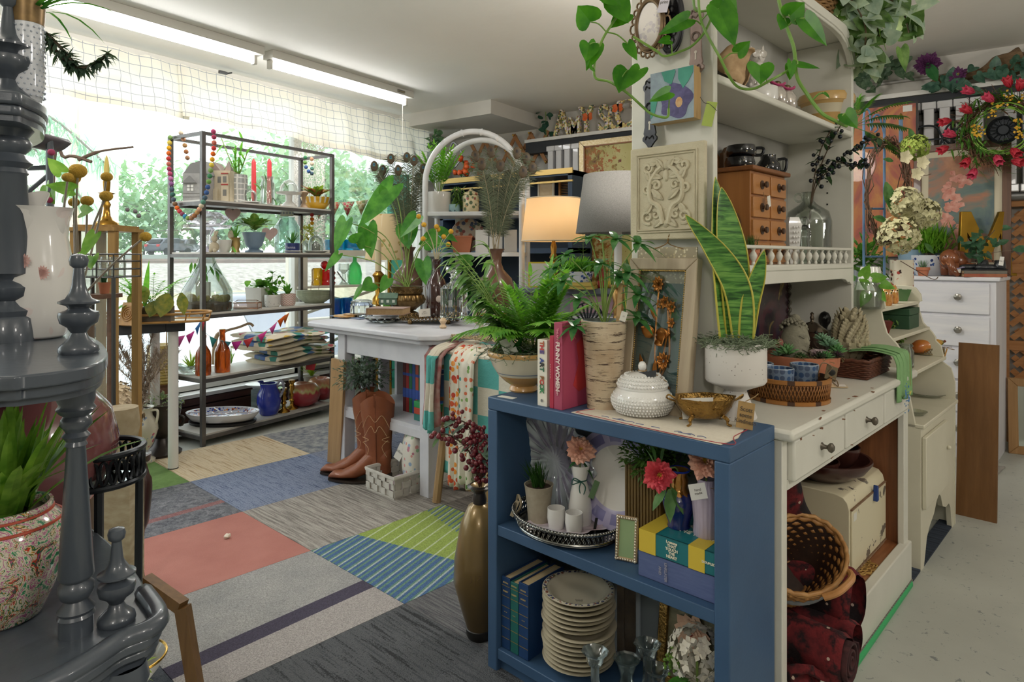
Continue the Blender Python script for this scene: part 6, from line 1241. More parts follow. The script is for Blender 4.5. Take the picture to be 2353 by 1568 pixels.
t=WT('wire_dish','oval pierced metal dish holding a papaya ornament','dish',2132,.09,zs);k=t.s;t.pt('dish_base',MB().la([(0,1),(34,1),(34,3),(0,3)],n=30,k=k,sy=.7),M('8a7a55',r=.5));c=MB()
for i in rg(36):a=2*pi*i/36;c.tb([(35*k*cos(a+b*.08),24.5*k*sin(a+b*.08),(8+6*e)*k)for b,e in((0,-1),(1,0),(0,1),(-1,0))],.0013,4,True)
[c.tb([(35*k*cos(a),24.5*k*sin(a),z*k)for a in[2*pi*i/36 for i in rg(36)]],.0018,5,True)for z in(2,15)];t.pt('pierced_rim',c,M('8a7a55','6d603f',.5,ns=60,mtl=.4));zz=t.loc.z+4*k
t=WT('papaya','yellow orange papaya fruit ornament lying in the pierced dish','fruit',2130,.09,zz);q=NT('papaya_skin');X=q.sep(q.crd());n=q.noise(q.crd(),25,3);q.set(q.ramp(q.math('ADD',q.math('MULTIPLY',X[0],9.),n),[(.0,'b5642a'),(.55,'c98435'),(.9,'b58a2f'),(1.,'6f7a2a')]),.25,coat=.5)
t.pt('fruit_body',MB().la([(0,-34),(10,-32),(16,-20),(17,-4),(12,14),(9,26),(5,36),(0,38)],(0,0,17*k),24,k,rot=(0,78,0)),q.m,sh=180);t.pt('fruit_stem',MB().tb([(36*k,0,24*k),(42*k,0,27*k)],3*k,6),M('6f3a2a'))
t=WT('raffia_tags','raffia bow with two thin wooden tags at the end of the washstand shelf','tags',2162,.06,zs);k=t.s;t.pt('raffia',MB().tb(sm([(-14*k,0,10*k),(0,0,14*k),(30*k,-.005,6*k),(4*k,-.005,11*k),(24*k,-.004,12*k)],4),.0014,4),M('7d6648'));[t.pt('wooden_tag',MB().box((x*k,-.006,-2*k),(.006,.002,.045),(0,16,0)),M('b98a45'))for x in(2,9)]
t=WT('glass_cloche','clear round glass cloche behind the papaya','cloche',2112,.13,zs);t.so(MB().la([(.05,0),(.052,.03),(.045,.07),(.028,.09),(0,.098)],n=28),gls,sh=60)
t=WT('brass_vase','slim dark brass vase of green berry foliage on the washstand','vase',2057,.17,zs);k=t.s;t.pt('vase_body',MB().la([(0,0),(11,0),(5,8),(6,30),(11,46),(9,46),(0,30)],n=20,k=k),M('6f5338',r=.3,mtl=.6),sh=60);Sd(7);lf=MB();[lf.le((Gs(0,10)*k,Gs(0,.01),(62+Gs(0,18))*k),rv()+V((0,0,.5)),.03,.014,.2,.2,'ov',2)for _ in rg(150)];t.fo(lf,LEAF('4f7a32','7fa052'),sh=None);c=MB();[c.ball((Gs(0,13)*k,Gs(-.01,.01),(62+Gs(0,18))*k),.0042,6)for _ in rg(24)];t.pt('berries',c,M('a3ad5c',r=.4),sh=180)
t=WT('leafy_pick','green leafy sprig lying behind the brass vase','foliage',2085,.2,zs);Sd(9);t.so(bu(MB(),(0,0,.05),.05,.03,.05,110,.032,.014,shell=.1),LEAF('4a7a3c','76a35c'),sh=None)
t=T('green_box','dark green lidded keepsake box on the middle tier','box',loc=wk(.40,.11,.8825),d=2.95,rot=45.6);gb=M('2c5238','264831',.5,ns=20);t.pt('box_body',MB().bx(0,.17,0,.12,0,.06),gb,bev=.002);t.pt('box_lid',MB().bx(-.002,.172,-.002,.122,.061,.09),gb,bev=.002)
t=WT('orange_glass','orange square glass bowl on the middle tier','bowl',2030,.13,.8825);t.so(MB().la([(0,0),(.02,0),(.045,.06),(.04,.06),(0,.01)],n=4,rot=(0,0,20)),GLASS('d9582a',.55),sh=30)
zt=.9975
t=WT('painted_bottle','clear glass bottle with painted yellow flowers on the top tier','bottle',2013,.16,zt);k=t.s;t.pt('bottle_glass',MB().la([(0,0),(15,0),(16,3),(16,36),(8,52),(8,60),(12,66),(10,66),(6,58),(13,36),(13,4),(0,3)],n=8,k=k),gls,sh=30);c=MB();Sd(5);[c.ball((Uf(2,12)*k,-16*k,Uf(16,34)*k),1.9*k,6,sy=.3)for _ in rg(9)];t.pt('painted_flowers',c,M('c9a02f','6f8a3a',.4,ns=90));t.pt('twine',MB().tb([(-5*k,-9*k,58*k),(-3*k,-15*k,30*k),(0,-16*k,6*k)],.0015,4),M('7d5a3c'))
q=NT('owl_glaze');n=q.noise(q.crd(),40,3);q.set(q.ramp(n,[(.35,'a86a2c'),(.55,'c98f45'),(.7,'b0442c')]),.15,coat=.8)
def owlsh(lab,px,y):
 t=WT('owl_shaker',lab,'shaker',px,y,zt,'glazed owl shakers');k=t.s;b=MB().la([(0,0),(12,0),(15,8),(14,22),(13,30),(9,40),(0,42)],n=18,k=k);[b.la([(4*k,0),(0,6*k)],(s*8*k,0,37*k),6)for s in(-1,1)];t.pt('owl_body',b,q.m,sh=60)
 c=MB();[c.ball((s*6*k,-11*k,30*k),4*k,8,sy=.5)for s in(-1,1)];t.pt('eyes',c,M('d9c98a',r=.2));c=MB();[c.ball((s*6*k,-13*k,30*k),1.8*k,6,sy=.5)for s in(-1,1)];t.pt('pupils',c,M('1a1510',r=.2));t.pt('beak',MB().la([(2*k,0),(0,6*k)],(0,-13*k,25*k),6,rot=(150,0,0)),M('c9a04a'))
owlsh('glazed amber owl shaker nearer the painted bottle',2035,.15);owlsh('glazed amber owl shaker nearer the green bowl',2049,.17)
t=WT('green_bowl','white rimmed square green bowl on the top tier','bowl',2072,.18,zt);t.so(MB().la([(0,0),(.025,0),(.045,.055),(.04,.055),(0,.01)],n=4,rot=(0,0,30)),M('3d5f34','47703c',.2,coat=.6),sh=30)
t=WT('floral_tin','tall cream tin printed with red and brown flowers on the top tier','tin',2072,.20,zt);k=t.s;t.so(MB().la([(0,0),(24,0),(24,92),(22,92),(22,6),(0,5)],n=30,k=k),SPOTS('dcd3bf',['a8382c','b55a45','3a2420','c98a6a','7d3a30'],48,.42,.45,nk=16.),sh=60)
t=WT('wide_glass_jar','wide clear glass jar of pothos cuttings on the top tier','jar',1985,.17,zt);k=t.s;t.pt('jar_glass',MB().la([(0,0),(34,0),(36,5),(36,45),(28,56),(29,62),(26,62),(26,55),(33,44),(33,6),(0,4)],n=28,k=k),gls,sh=60);lf=MB();Sd(5);[lf.le(p,d,.055,.042,.1,.2,'heart',6,up=(0,-1,.4))for p,d in[((.0,-.02,.09),(-.5,-.2,.4)),((.02,-.03,.12),(.9,-.2,.2)),((.05,-.03,.10),(1,-.2,-.3)),((-.02,-.03,.13),(.3,-.2,.8)),((0,-.02,.06),(-.4,0,-.8)),((.04,-.02,.07),(.7,0,-.7))]];t.fo(lf,LEAF('5f9a2f','86bd4f'),sh=None)
t=WT('white_jug','small white jug with green printed leaves behind the painted bottle','jug',2000,.235,zt);k=t.s;t.so(MB().la([(0,0),(22,0),(30,30),(24,60),(20,84),(18,84),(0,50)],n=24,k=k),SPOTS('d6d6cf',['7a9a70','8aa880'],70,.3,.3,nk=20.),sh=60)
# ---- chest top
def CT(name,lab,cat,px,yl=.15,dz=0,rot=0,grp=None):
 x,_,d=onp(px,630,CHX.loc,CHX.rz,yl);return T(name,lab,cat,loc=t0(CHX.loc,CHX.rz,x,yl,chh+.0008+dz),d=d,rot=rot,grp=grp)
bw=SPOTS('cfd3da',['24407f','3a5a9a','1d2f66'],42,.42,.2,nk=14.)
t=CT('blue_white_planter','blue and white porcelain planter with a feathery fern on the chest','planter',2136,.2);k=t.s;pot(t,[(30,0),(32,4),(40,34),(41,46)],k,bw);Sd(3);lf=MB();[lf.le((Gs(0,16)*k,Gs(0,.03),(50+Rr()*30)*k),(Gs(0,.5),Gs(0,.5),1),Uf(.09,.17),.012,.1,0,'lance',3)for _ in rg(420)];t.fo(lf,LEAF('4f8a1f','83b53f'),sh=None)
t=CT('small_clay_pot','tiny terracotta pot with spiky grass on the chest corner','planter',2121,.02);k=t.s;pot(t,[(9,0),(12,13),(14,13),(14,20)],k,terra);lf=MB();[lf.le((Gs(0,4)*k,Gs(0,.008),18*k),(Gs(0,.4),Gs(0,.3),1),.06,.003,.1,0,'blade',2)for _ in rg(60)];t.fo(lf,LEAF('5d7d5d','86a586'),sh=None)
t=CT('blue_bucket','pale blue fluted bucket with a leafy plant behind the floral tin','bucket',2094,.2);k=t.s;pot(t,[(20,0),(28,56),(30,58)],k,M('93b0c4','84a2b8',.4),wave=lambda a,i:1+.03*cos(16*a));Sd(6);t.fo(bu(MB(),(0,0,.20),.08,.06,.06,60,.05,.035,'ov',.3),LEAF('3f7a34','69a04f'),sh=None)
wd_=M('6d3a22','8a5230',.25,ns=6,coat=.5,st=(1,3,3))
t=CT('carved_elephant','carved reddish wooden elephant facing the tins on the chest','figurine',2192,.10);k=t.s;b=MB().ball((8*k,.01,34*k),30*k,20,sx=1.05,sy=.8,sz=.88);b.ball((-16*k,-.02,40*k),20*k,16,sz=1.1);[b.tb([(x*k,y*k,30*k),(x*k,y*k,2*k)],[12*k,9.5*k],12)for x,y in((-12,-16),(26,-14),(-10,14),(26,14))]
b.tb(sm([(-22*k,-.05,36*k),(-24*k,-.075,22*k),(-16*k,-.082,8*k),(-12*k,-.085,2*k)],5),[9*k*(1-.03*i)for i in rg(16)],10);t.pt('elephant_body',b,wd_,sh=180)
for s in(-1,1):t.pt('ear',MB().pr_([(0,16*k),(14*k,12*k),(17*k,-4*k),(8*k,-18*k),(-2*k,-10*k),(-3*k,6*k)],-2*k,2*k,'y').xf(MT((-12*k+(s>0)*10*k,-.045+.05*(s>0)-.01,44*k))@MR(ra(-20*s),4,'Z')),wd_,bev=.003);t.pt('tusk',MB().tb(sm([(-26*k,-.045+.02*s,30*k),(-34*k,-.06+.02*s,27*k),(-40*k,-.065+.02*s,33*k)],4),[2.6*k,2.4*k,2.1*k,1.8*k,1.5*k,1.2*k,.9*k,.6*k,.4*k],6),M('c98a62',r=.3))
c=MB();[c.ball((-30*k+s*4*k,-.058,46*k),1.6*k,6)for s in(-1,1)];t.pt('eyes',c,M('1d130d',r=.2));tag(t,(-16*k,-.095,14*k),.038,.026,(80,10,0),'dcdad0');t.pt('ribbon',MB().tb(sm([(-20*k,-.09,16*k),(-6*k,-.095,20*k),(12*k,-.07,20*k),(6*k,-.08,14*k)],4),.004,5),M('8f86a8'))
gmt=M('b08a35','8a6a24',.25,ns=8,mtl=.9)
t=CT('gold_letter','large gold letter M standing behind the shoes on the chest','letter',2262,.30);k=t.s;a,h=56*k,118*k;t.so(MB().pr_([(-a,0),(-a+22*k,0),(-a+18*k,78*k),(-4*k,30*k),(8*k,30*k),(a-24*k,78*k),(a-20*k,0),(a,0),(a-6*k,h),(a-26*k,h),(2*k,58*k),(-a+26*k,h),(-a+6*k,h)],-.012,.012,'y').bx(-a-4*k,-a+26*k,-.016,.016,0,5*k).bx(a-26*k,a+8*k,-.016,.016,0,5*k),gmt,bev=.002);t.o.scale=(1.1,1,1.25)
for i,(c1,lab)in en((('8f2f2a','worn red book under the black shoes on the chest'),('5f5a50','thin grey book directly under the black shoes'))):
 t=CT('book',lab,'book',2256,.07,i*.019,-22);t.pt('cover',MB().bx(-.105,.105,-.07,.07,0,.003).bx(-.105,.105,-.07,.07,.015,.018).bx(-.105,.105,-.071,-.066,0,.018),M(c1,'a0704a' if not i else '6d675c',.6,ns=18));t.pt('pages',MB().bx(-.103,.103,-.066,.068,.003,.015),M('b59a72'))
t=CT('black_shoes','pair of black lace up child shoes on the red book','shoes',2258,.07,.0385,-20)
blkl=M('1d2024','2a2d33',.3,coat=.4)
for i,(dx,dy)in en(((-.035,.03),(.035,-.02))):
 c=MB().la([(0,0),(.8,0),(1,.2),(.95,.6),(.6,.95),(0,1)],(dx-.02,dy,.006),20,.03,sx=2.1,sy=.95);c.la([(0,0),(.9,0),(1,.5),(.85,1.9),(.7,1.95),(.5,1.5),(0,1.2)],(dx+.045,dy,.006),20,.028,sx=1.1);s_=t.pt('shoe',c,blkl,sh=180);t.pt('sole',MB().la([(0,0),(1,0),(1,.2),(0,.2)],(dx+.005,dy,0),24,.034,sx=2.35,sy=.85),M('121315'),s_);t.pt('shoelace',MB().tb(sm([(dx+.01,dy-.012,.046),(dx+.0,dy-.02,.058),(dx+.02,dy-.018,.052),(dx+.015,dy+.01,.056),(dx+.03,dy-.02,.05)],4),.0018,5),M('17181b'),s_)
tag(t,(.075,-.06,.055),.022,.052,(86,8,0),'e0ded8',txt='size 5');Sd(8);lf=MB();st=MB();P=sm([(.03,.03,.05),(.0,.03,.12),(-.05,.0,.15),(.02,.0,.19),(.06,0,.24)],6);st.tb(P,.0025,5)
for _ in rg(30):p=R.choice(P)+V((Gs(0,.05),Gs(0,.02),Gs(0,.02)));lf.le(p,rv()+V((0,-.3,-.2)),.045,.034,.1,.2,'heart',5,up=(0,-1,.3))
lf.le((.14,-.03,.12),(1,0,.15),.085,.045,.05,.2,'ov',5,up=(0,-1,.3));st.tb([(.03,.03,.1),(.14,-.03,.12)],.002,4);t.pt('ivy_foliage',lf,LEAF('2a4f38','4d7556',.3),sh=None);t.pt('ivy_stem',st,M('5a4a35'))
# ---- pictures and wreath on the back wall
def BWt(name,lab,cat,px,py,off=.05,grp=None):
 a=(px-HX)/F;d=(BY-off)/(a*sin(YAW)+cos(YAW));t=T(name,lab,cat,px,py,d=d,grp=grp);t.rz=0;return t
def ptg(cols,sc,dist=1.5,r=.5,seed=0):
 q=NT('painted_canvas');n=q.noise(q.crd((1,1,1),(0,0,0)),sc,5,.6,dist);return q.set(q.ramp(n,cols),r,coat=.2)
t=BWt('gladiolus_painting','large brown framed painting of pink gladioli above the chest','painting',2205,515,.36);t.rz=YAW+ra(-40);w_,h=.52,.86
X0=-w_/2;fr=MB();fr_(t,w_,h,.045,.03,WOOD('4a3022','6b4a34',2,.4));t.pt('cream_mat',MB().bx(.03,w_-.03,.012,.018,.03,h-.03),M('c9c0a8',r=.8));t.pt('canvas',MB().bx(.085,w_-.085,.008,.012,.085,h-.085),ptg([(.3,'3f5560'),(.45,'5d6f68'),(.55,'9c6a50'),(.68,'b5805c'),(.8,'5a4a4f')],3.5,.8));Sd(3);c=MB()
for i in rg(22):x=w_*.5+Gs(0,.03)-.03+.04*sin(i);z=lerp(.75,.14,i/21)*h;[c.le((x,.006,z),(cos(a),0,sin(a)),.045,.035,0,.1,'obo',3,up=(0,-1,0))for a in[Rr()*6+j*1.2 for j in rg(5)]]
c.v=[V((p.x,min(p.y,.0075),p.z))for p in c.v];t.pt('painted_flowers',c,M('b0604f','d9a898',.6,ns=30),sh=None);t.loc=t.loc-V((cos(t.rz)*w_/2,sin(t.rz)*w_/2,h/2));t.o.location=t.loc;t.o.rotation_euler.z=t.rz;t.o.location.z=chh+.001
t.rx(-4)
t=BWt('orange_picture','dark framed orange and red abstract canvas behind the ivy','picture',2040,440,.25);k=t.s;t.pt('canvas',MB().bx(-70*k,55*k,-.012,0,-150*k,195*k),ptg([(.3,'3f3d40'),(.42,'a0503f'),(.55,'b5743c'),(.7,'c0904a')],2.2,2.2));t.pt('dark_edge',MB().bx(-74*k,59*k,-.01,.004,-154*k,199*k),M('26221f'));t.pt('price_sticker',MB().bx(30*k,48*k,-.0125,-.012,178*k,192*k),M('d8d6d0'))
iron=M('23262a','2f3338',.45,mtl=.5)
t=BWt('iron_scroll','black wrought iron scroll ornament hung on the radiator','ornament',2150,320,.24);k=t.s;c=MB();sc_=lambda pts:c.tb(sm([(x*k,0,z*k)for x,z in pts],6),.007,6)
for s in(-1,1):sc_([(-48,0),(-30,30*s),(0,28*s),(15,0),(38,-18*s),(60,0)]);sc_([(12,0),(22,26*s),(36,36*s),(46,28*s),(40,18*s),(32,24*s)]);sc_([(-46,0),(-34,12*s),(-28,4*s),(-36,2*s)]);sc_([(-48,30*s),(-38,20*s),(-44,6*s),(-52,14*s)])
c.tb([(-52*k,0,0),(60*k,0,0)],.006,6);t.so(c,iron)
t=BWt('tulip_wreath','round twig wreath of red tulips and yellow flowers on the radiators','wreath',2300,300,.44);k=t.s;Sd(11);tw_=MB();r0=66*k
for i in rg(70):
 a0=Rr()*6.28;pts=[((r0+Gs(0,10)*k)*cos(a0+j*.22),Gs(-.01,.02),(r0+Gs(0,10)*k)*sin(a0+j*.22))for j in rg(6)];tw_.tb(sm(pts,2),.004,4)
for i in rg(120):a=Rr()*6.28;p=V((cos(a),0,sin(a)));tg_=V((-sin(a),0,cos(a)));tw_.tb([p*r0*.95,p*r0*Uf(1.25,1.65)+tg_*Gs(.03,.03)+V((0,Gs(-.02,.02),0))],.0018,4)
t.pt('twig_ring',tw_,M('5f4332','7d5d45',.8,ns=40));gl_=MB()
for i in rg(420):a=Rr()*6.28;p=V((cos(a),0,sin(a)))*(r0+Gs(0,16)*k)+V((0,Uf(-.07,-.02),0));gl_.le(p,V((-sin(a),-.3,cos(a)))+rv(.5),Uf(.04,.11),.013,.1,.2,'lance',3)
t.fo(gl_,LEAF('3f6a2c','6a9a44'),sh=None);gs=MB()
for i in rg(5):a0=Rr()*6;gs.tb([((r0*.72+i*.008)*cos(a0+j*.3),-.06,(r0*.72+i*.008)*sin(a0+j*.3))for j in rg(12)],.004,5)
t.pt('green_stems',gs,M('7aa33f'));tul=M('a8222c','c23346',.5,ns=25);tulp=M('b52a4a','cf4a66',.5,ns=25)
for i,(dx,dy)in en([(-50,88),(15,90),(30,80),(-15,62),(-55,42),(-95,30),(-85,-8),(-100,-32),(-60,-62),(-10,-60),(18,-75),(18,-48),(-48,-88),(50,-8),(50,20),(55,-40)]):
 a=atan2(dy,dx);c=MB()
 for j in rg(6):b=j*pi/3;u=V((cos(b),sin(b),0));c.le(u*.008,u*.35+V((0,0,1)),.062,.048,-.2,.6,'ov',4,up=-u)
 c.xf(MT((dx*k,-.085,dy*k))@MR(-a+pi/2+Gs(0,.4),4,'Y')@MR(ra(35),4,'X'));t.pt('tulip',c,tul if i%3 else tulp,solid=.002)
c=MB()
for dx,dy in[(15,70),(-5,55),(-15,35),(-52,8),(-45,-10),(28,-5),(30,10),(35,-18),(40,60),(-40,0)]:
 for j in rg(9):c.le((dx*k+Gs(0,5)*k,-.085,dy*k+Gs(0,5)*k),rv()+V((0,-.6,0)),.018,.016,0,.2,'obo',2,up=(0,-1,0))
t.pt('yellow_flowers',c,M('c9931f','d9b03a',.6,ns=40),sh=None)
t=BWt('iron_rosette','round black cast iron rosette plaque inside the tulip wreath','plaque',2305,300,.40);k=t.s;c=MB().la([(0,0),(30,0),(32,5),(28,9),(24,5),(14,5),(10,9),(0,9)],n=40,k=k,rot=(90,0,0));[c.tb([(8*k*cos(a),-.012,8*k*sin(a)),(27*k*cos(a),-.014,27*k*sin(a))],.005,6)for a in[i*pi/8 for i in rg(16)]];t.so(c,iron)
t=BWt('bark_log','long piece of bark with ivy and a purple flower on the wall ledge','driftwood',2235,182,.12);k=t.s;def_=MB()
def barkf(u,v):a=v*2*pi;r=(10+16*u+6*sin(u*9))*k*(1 if u<.96 else.6);return V(((-95+190*u)*k,r*.7*cos(a),r*sin(a)+(-6+34*u)*k))
t.pt('bark',def_.sh_t(barkf,44,20).jitter(.022,14),M('5d4733','8a7052',.9,ns=18,bump=.8,bs=50,st=(.4,2,2)),sh=50);Sd(4);lf=MB()
for i in rg(30):x=Uf(-85,100);lf.le((x*k,-.09-Rr()*.03,(Gs(-6,14)+x*.12)*k),rv()+V((0,-.4,-.6)),.075,.06,.1,.2,'heart',5,up=(0,-1,.2))
t.pt('ivy_foliage',lf,LEAF('35584a','5d8370',.35),sh=None);prp=M('4a2148','6a3264',.7,ns=30);Sd(2);flower(t,(-28*k,-.10,6*k),.06,prp,M('b5b55a'),18,2,(0,-1,.1),lw=.4);t.loc
t=BWt('purple_dahlia','big purple silk dahlia with a green leaf at the bark end','flower',2132,150,.12);k=t.s;flower(t,(0,-.03,0),.085,prp,prp,70,6,(0,-1,.1),lw=.4);t.pt('leaf',MB().le((0,-.06,0),(.4,-.2,-1),.16,.07,0,.2,'ov',5,up=(0,-1,0)),LEAF('2f6a3a','3d7a45'),sh=None)
t=BWt('ivy_swag','small dark rose ivy sprig on the ledge near the hutch','foliage',2010,170,.14);Sd(6);lf=MB();[lf.le((Gs(-.02,.12),Gs(-.05,.03),Gs(0,.07)),rv()+V((0,-.3,-.3)),.08,.065,.1,.2,'heart',5,up=(0,-1,.2))for _ in rg(40)];t.so(lf,LEAF('39563f','6a7f68',.4),sh=None)
# ---- variegated ivy in a wicker basket on top of the hutch, fern, trellis and hydrangeas
t=T('ivy_basket','wicker basket of trailing variegated ivy on top of the hutch','plant',loc=hk(.96,.30,UH-.007),d=2.35,rot=0);k=t.s;b=MB();Sd(5)
for j in rg(12):r=lerp(.075,.115,j/11);b.tb([(r*(1+.04*(1 if(i+j)%2 else-1))*cos(2*pi*i/30),r*(1+.04*(1 if(i+j)%2 else-1))*sin(2*pi*i/30),.006+j*.009)for i in rg(30)],.006,5,True)
t.pt('basket',b,M('8f6d42','6f5230',.7,ns=50),sh=180);st=MB();lf=MB();lf2=MB()
for pts in([(0,0,.1),(.12,-.02,.16),(.24,0,.10),(.30,.02,-.02)],[(0,0,.1),(.08,.05,.2),(.22,.05,.22),(.33,.05,.08)],[(0,0,.1),(.1,-.04,.15),(.2,-.05,.02),(.21,-.04,-.10)],[(0,0,.1),(-.1,-.04,.2),(-.16,-.05,.24)],[(0,0,.1),(.05,.04,.3),(.14,.06,.34)],[(0,0,.1),(.14,.03,.06),(.26,.05,-.06),(.25,.05,-.12)],[(0,0,.1),(.2,.0,.18),(.38,.03,.10),(.42,.03,.0)]):
 P=sm(pts,7);st.tb(P,.003,5)
 for i,p in en(P[3:]):
  for s in(0,1):(lf if Rr()<.62 else lf2).le(p+rv(.02),rv(.7)+V((.3,-.3,-.5)),Uf(.055,.085),Uf(.05,.07),.15,.2,'heart',6,up=(Gs(0,.5),-1,.3))
t.pt('vine_stems',st,M('5a4a35'));t.pt('variegated_foliage',lf,LEAF('8ba394','b9c7b4',.4,ns=22),sh=None);t.pt('green_foliage',lf2,LEAF('41612f','6b8750',.4),sh=None)
t=T('fern','dark green fern fronds beside the upper hutch end','plant',1975,250,d=2.95);Sd(5);lf=MB();st=MB()
for d,L in(((.9,-.1,.8),.30),((1,0,.3),.25),((.5,0,1),.24),((.8,0,-.2),.22),((.2,.1,1),.2),((.95,.1,.55),.28)):fd(lf,st,(-.02,.02,-.08),d,L,16,.065,.010,.3)
st.tb(sm([(-.02,.02,-.08),(-.03,.04,-.4),(-.02,.05,-1.6)],4),.008,6);t.fo(lf,LEAF('33601f','5d8f35'),sh=None);t.pt('stems',st,M('4f6a2f'))
t=T('blue_trellis','blue wrought iron plant trellis behind the hydrangea garland','trellis',1990,640,z=.05,d=3.05);k=t.s;bl=M('4f6f93','5d7da0',.4);c=MB()
ty=lambda py:CZ-(py-HY)*k-.05
for x in(-5,42):c.tb([(x*k,0,0),(x*k,0,ty(270))],.006,6)
c.tb(sm([(-5*k,0,ty(270)),(-2*k,0,ty(252)),(8*k,0,ty(258)),(12*k,0,ty(300))],6),.005,6).tb(sm([(12*k,0,ty(300)),(16*k,0,ty(272)),(30*k,0,ty(266)),(42*k,0,ty(310))],6),.005,6).tb(sm([(12*k,0,ty(300)),(20*k,0,ty(284)),(27*k,0,ty(296)),(20*k,0,ty(304))],6),.004,6).tb([(80*k,.0,ty(330)),(80*k,0,ty(275))],.009,6);t.pt('trellis_rods',c,bl);[t.pt('cross_rod',MB().tb([(-5*k,0,ty(y)),(42*k,0,ty(y))],.005,6),bl)for y in(340,480,590)];t.pt('gold_finial',MB().la([(0,0),(5,0),(2,5),(4,10),(0,16)],(80*k,0,ty(275)),10,k),gmt)
t=T('hydrangea_garland','twig garland of pale green dried hydrangea heads in front of the orange picture','garland',2050,450,d=2.98);k=t.s;tw_=MB();Sd(10);E=lambda a,f=1:V((-12*k+46*k*f*cos(a),Gs(0,.02),112*k*f*sin(a)+10*k))
for i in rg(60):a0=Rr()*6.28;tw_.tb(sm([E(a0+j*.3,Uf(.9,1.15))for j in rg(6)],2),.0022,4)
for pts in([(30,60),(60,45),(80,48)],[(30,20),(70,-40),(66,-80)],[(-30,-80),(-66,-140),(-64,-40)],[(10,-150),(80,-190),(96,-186)]):tw_.tb(sm([(x*k,-.03,z*k)for x,z in pts],5),.002,4)
t.pt('twig_ring',tw_,M('4f3a2c','6d5340',.8));pale=M('b9b585','cfc9a5',.8,ns=20)
for cx,cz,r in((10,-18,36),(52,-42,34),(-2,-90,44)):t.pt('hydrangea_head',hyd(MB(),(cx*k,-.06,cz*k),r*k,150,.02),pale,sh=None)
t.pt('green_hydrangea',hyd(MB(),(40*k,-.04,108*k),30*k,120,.016),M('7a8f35','98a94f',.8,ns=20),sh=None);c=MB()
for cx,cz in((5,82),(42,70),(30,45)):[c.le((cx*k,-.08,cz*k),(cos(a),-.3,sin(a)),.035,.028,0,.2,'obo',3,up=(0,-1,0))for a in[j*1.25 for j in rg(5)]]
t.pt('cream_blossoms',c,M('d3cba8',r=.8),sh=None);lf=MB();[lf.le((x*k,-.06,z*k),d,L,L*.45,.1,.25,'ov',5,up=(0,-1,.2))for x,z,d,L in((-32,28,(.2,0,-1),.12),(30,120,(-.3,0,1),.07),(-30,-60,(-.5,0,.2),.07),(35,-30,(.6,0,-1),.06),(55,-110,(.8,0,-.8),.06),(-15,75,(-1,0,.3),.05))];t.fo(lf,LEAF('35602f','5f8a4a'),sh=None)
t=T('pothos_bunch','leafy green plants standing behind the washstand jars','plant',1985,600,z=0,d=3.2);Sd(4);z=CZ;lf=bu(MB(),(0,0,z-.02),.10,.06,.12,130,.08,.03,'lance',.2);t.fo(lf,LEAF('3b6a2f','6a9a45'),sh=None);t.pt('plant_stand',MB().tb([(0,0,0),(0,0,z-.14)],.02,8).la([(0,0),(.1,0),(.1,.02),(0,.02)]),M('4a5a70'));
t.pt('pot',MB().la([(0,0),(.05,0),(.06,.1),(.055,.1),(0,.09)],(0,0,z-.14),20),M('8a8f96',r=.4))
# ---- lattice and framed mirror by the chest
def latt(x0,x1,z0,z1,n):
 c=MB();st=.095
 for s in(1,-1):
  i=-12
  while i<30:
   a=x0+i*st;pts=[]
   for f in rg(0,41):
    z=lerp(z0,z1,f/40);x=a+s*(z-z0)if s>0 else a-(z-z0)+.0
    if x0<=x<=x1:pts.append((x,z))
   if len(pts)>2:(xa,za),(xb,zb)=pts[0],pts[-1];L=hypot(xb-xa,zb-za);c.box(((xa+xb)/2,-.006*s,(za+zb)/2),(L,.008,.034),(0,-math.degrees(atan2(zb-za,xb-xa)),0))
   i+=1
 return c
cedar=WOOD('a06a3a','b88250',0,.6)
t=T('cedar_lattice','cedar lattice panel standing beside the white chest','lattice',2322,940,z=.36,d=4.2,rot=-38);t.loc.z=.0;t.pt('lattice_slats',latt(0,.42,.38,1.55,9),cedar);t.pt('lattice_rail',MB().bx(-.02,.44,-.018,.018,1.10,1.16).bx(-.02,.44,-.018,.018,.60,.66).bx(-.02,.44,-.018,.018,1.53,1.58).bx(-.02,.44,-.018,.018,.34,.39),cedar);t.pt('lattice_post',MB().bx(-.045,-.005,-.02,.02,0,1.6),cedar)
t=T('floor_mirror','wood framed mirror leaning below the cedar lattice','mirror',2318,1042,z=0,rot=-30);W_,H_=.35,.46;fr_(t,W_,H_,.05,.03,WOOD('8f6a3f','a57d4e',2,.5));t.pt('mirror_glass',MB().bx(.04,W_-.04,.012,.018,.04,H_-.04),M('b9bdb8',r=.05,mtl=1));t.rx(-6)
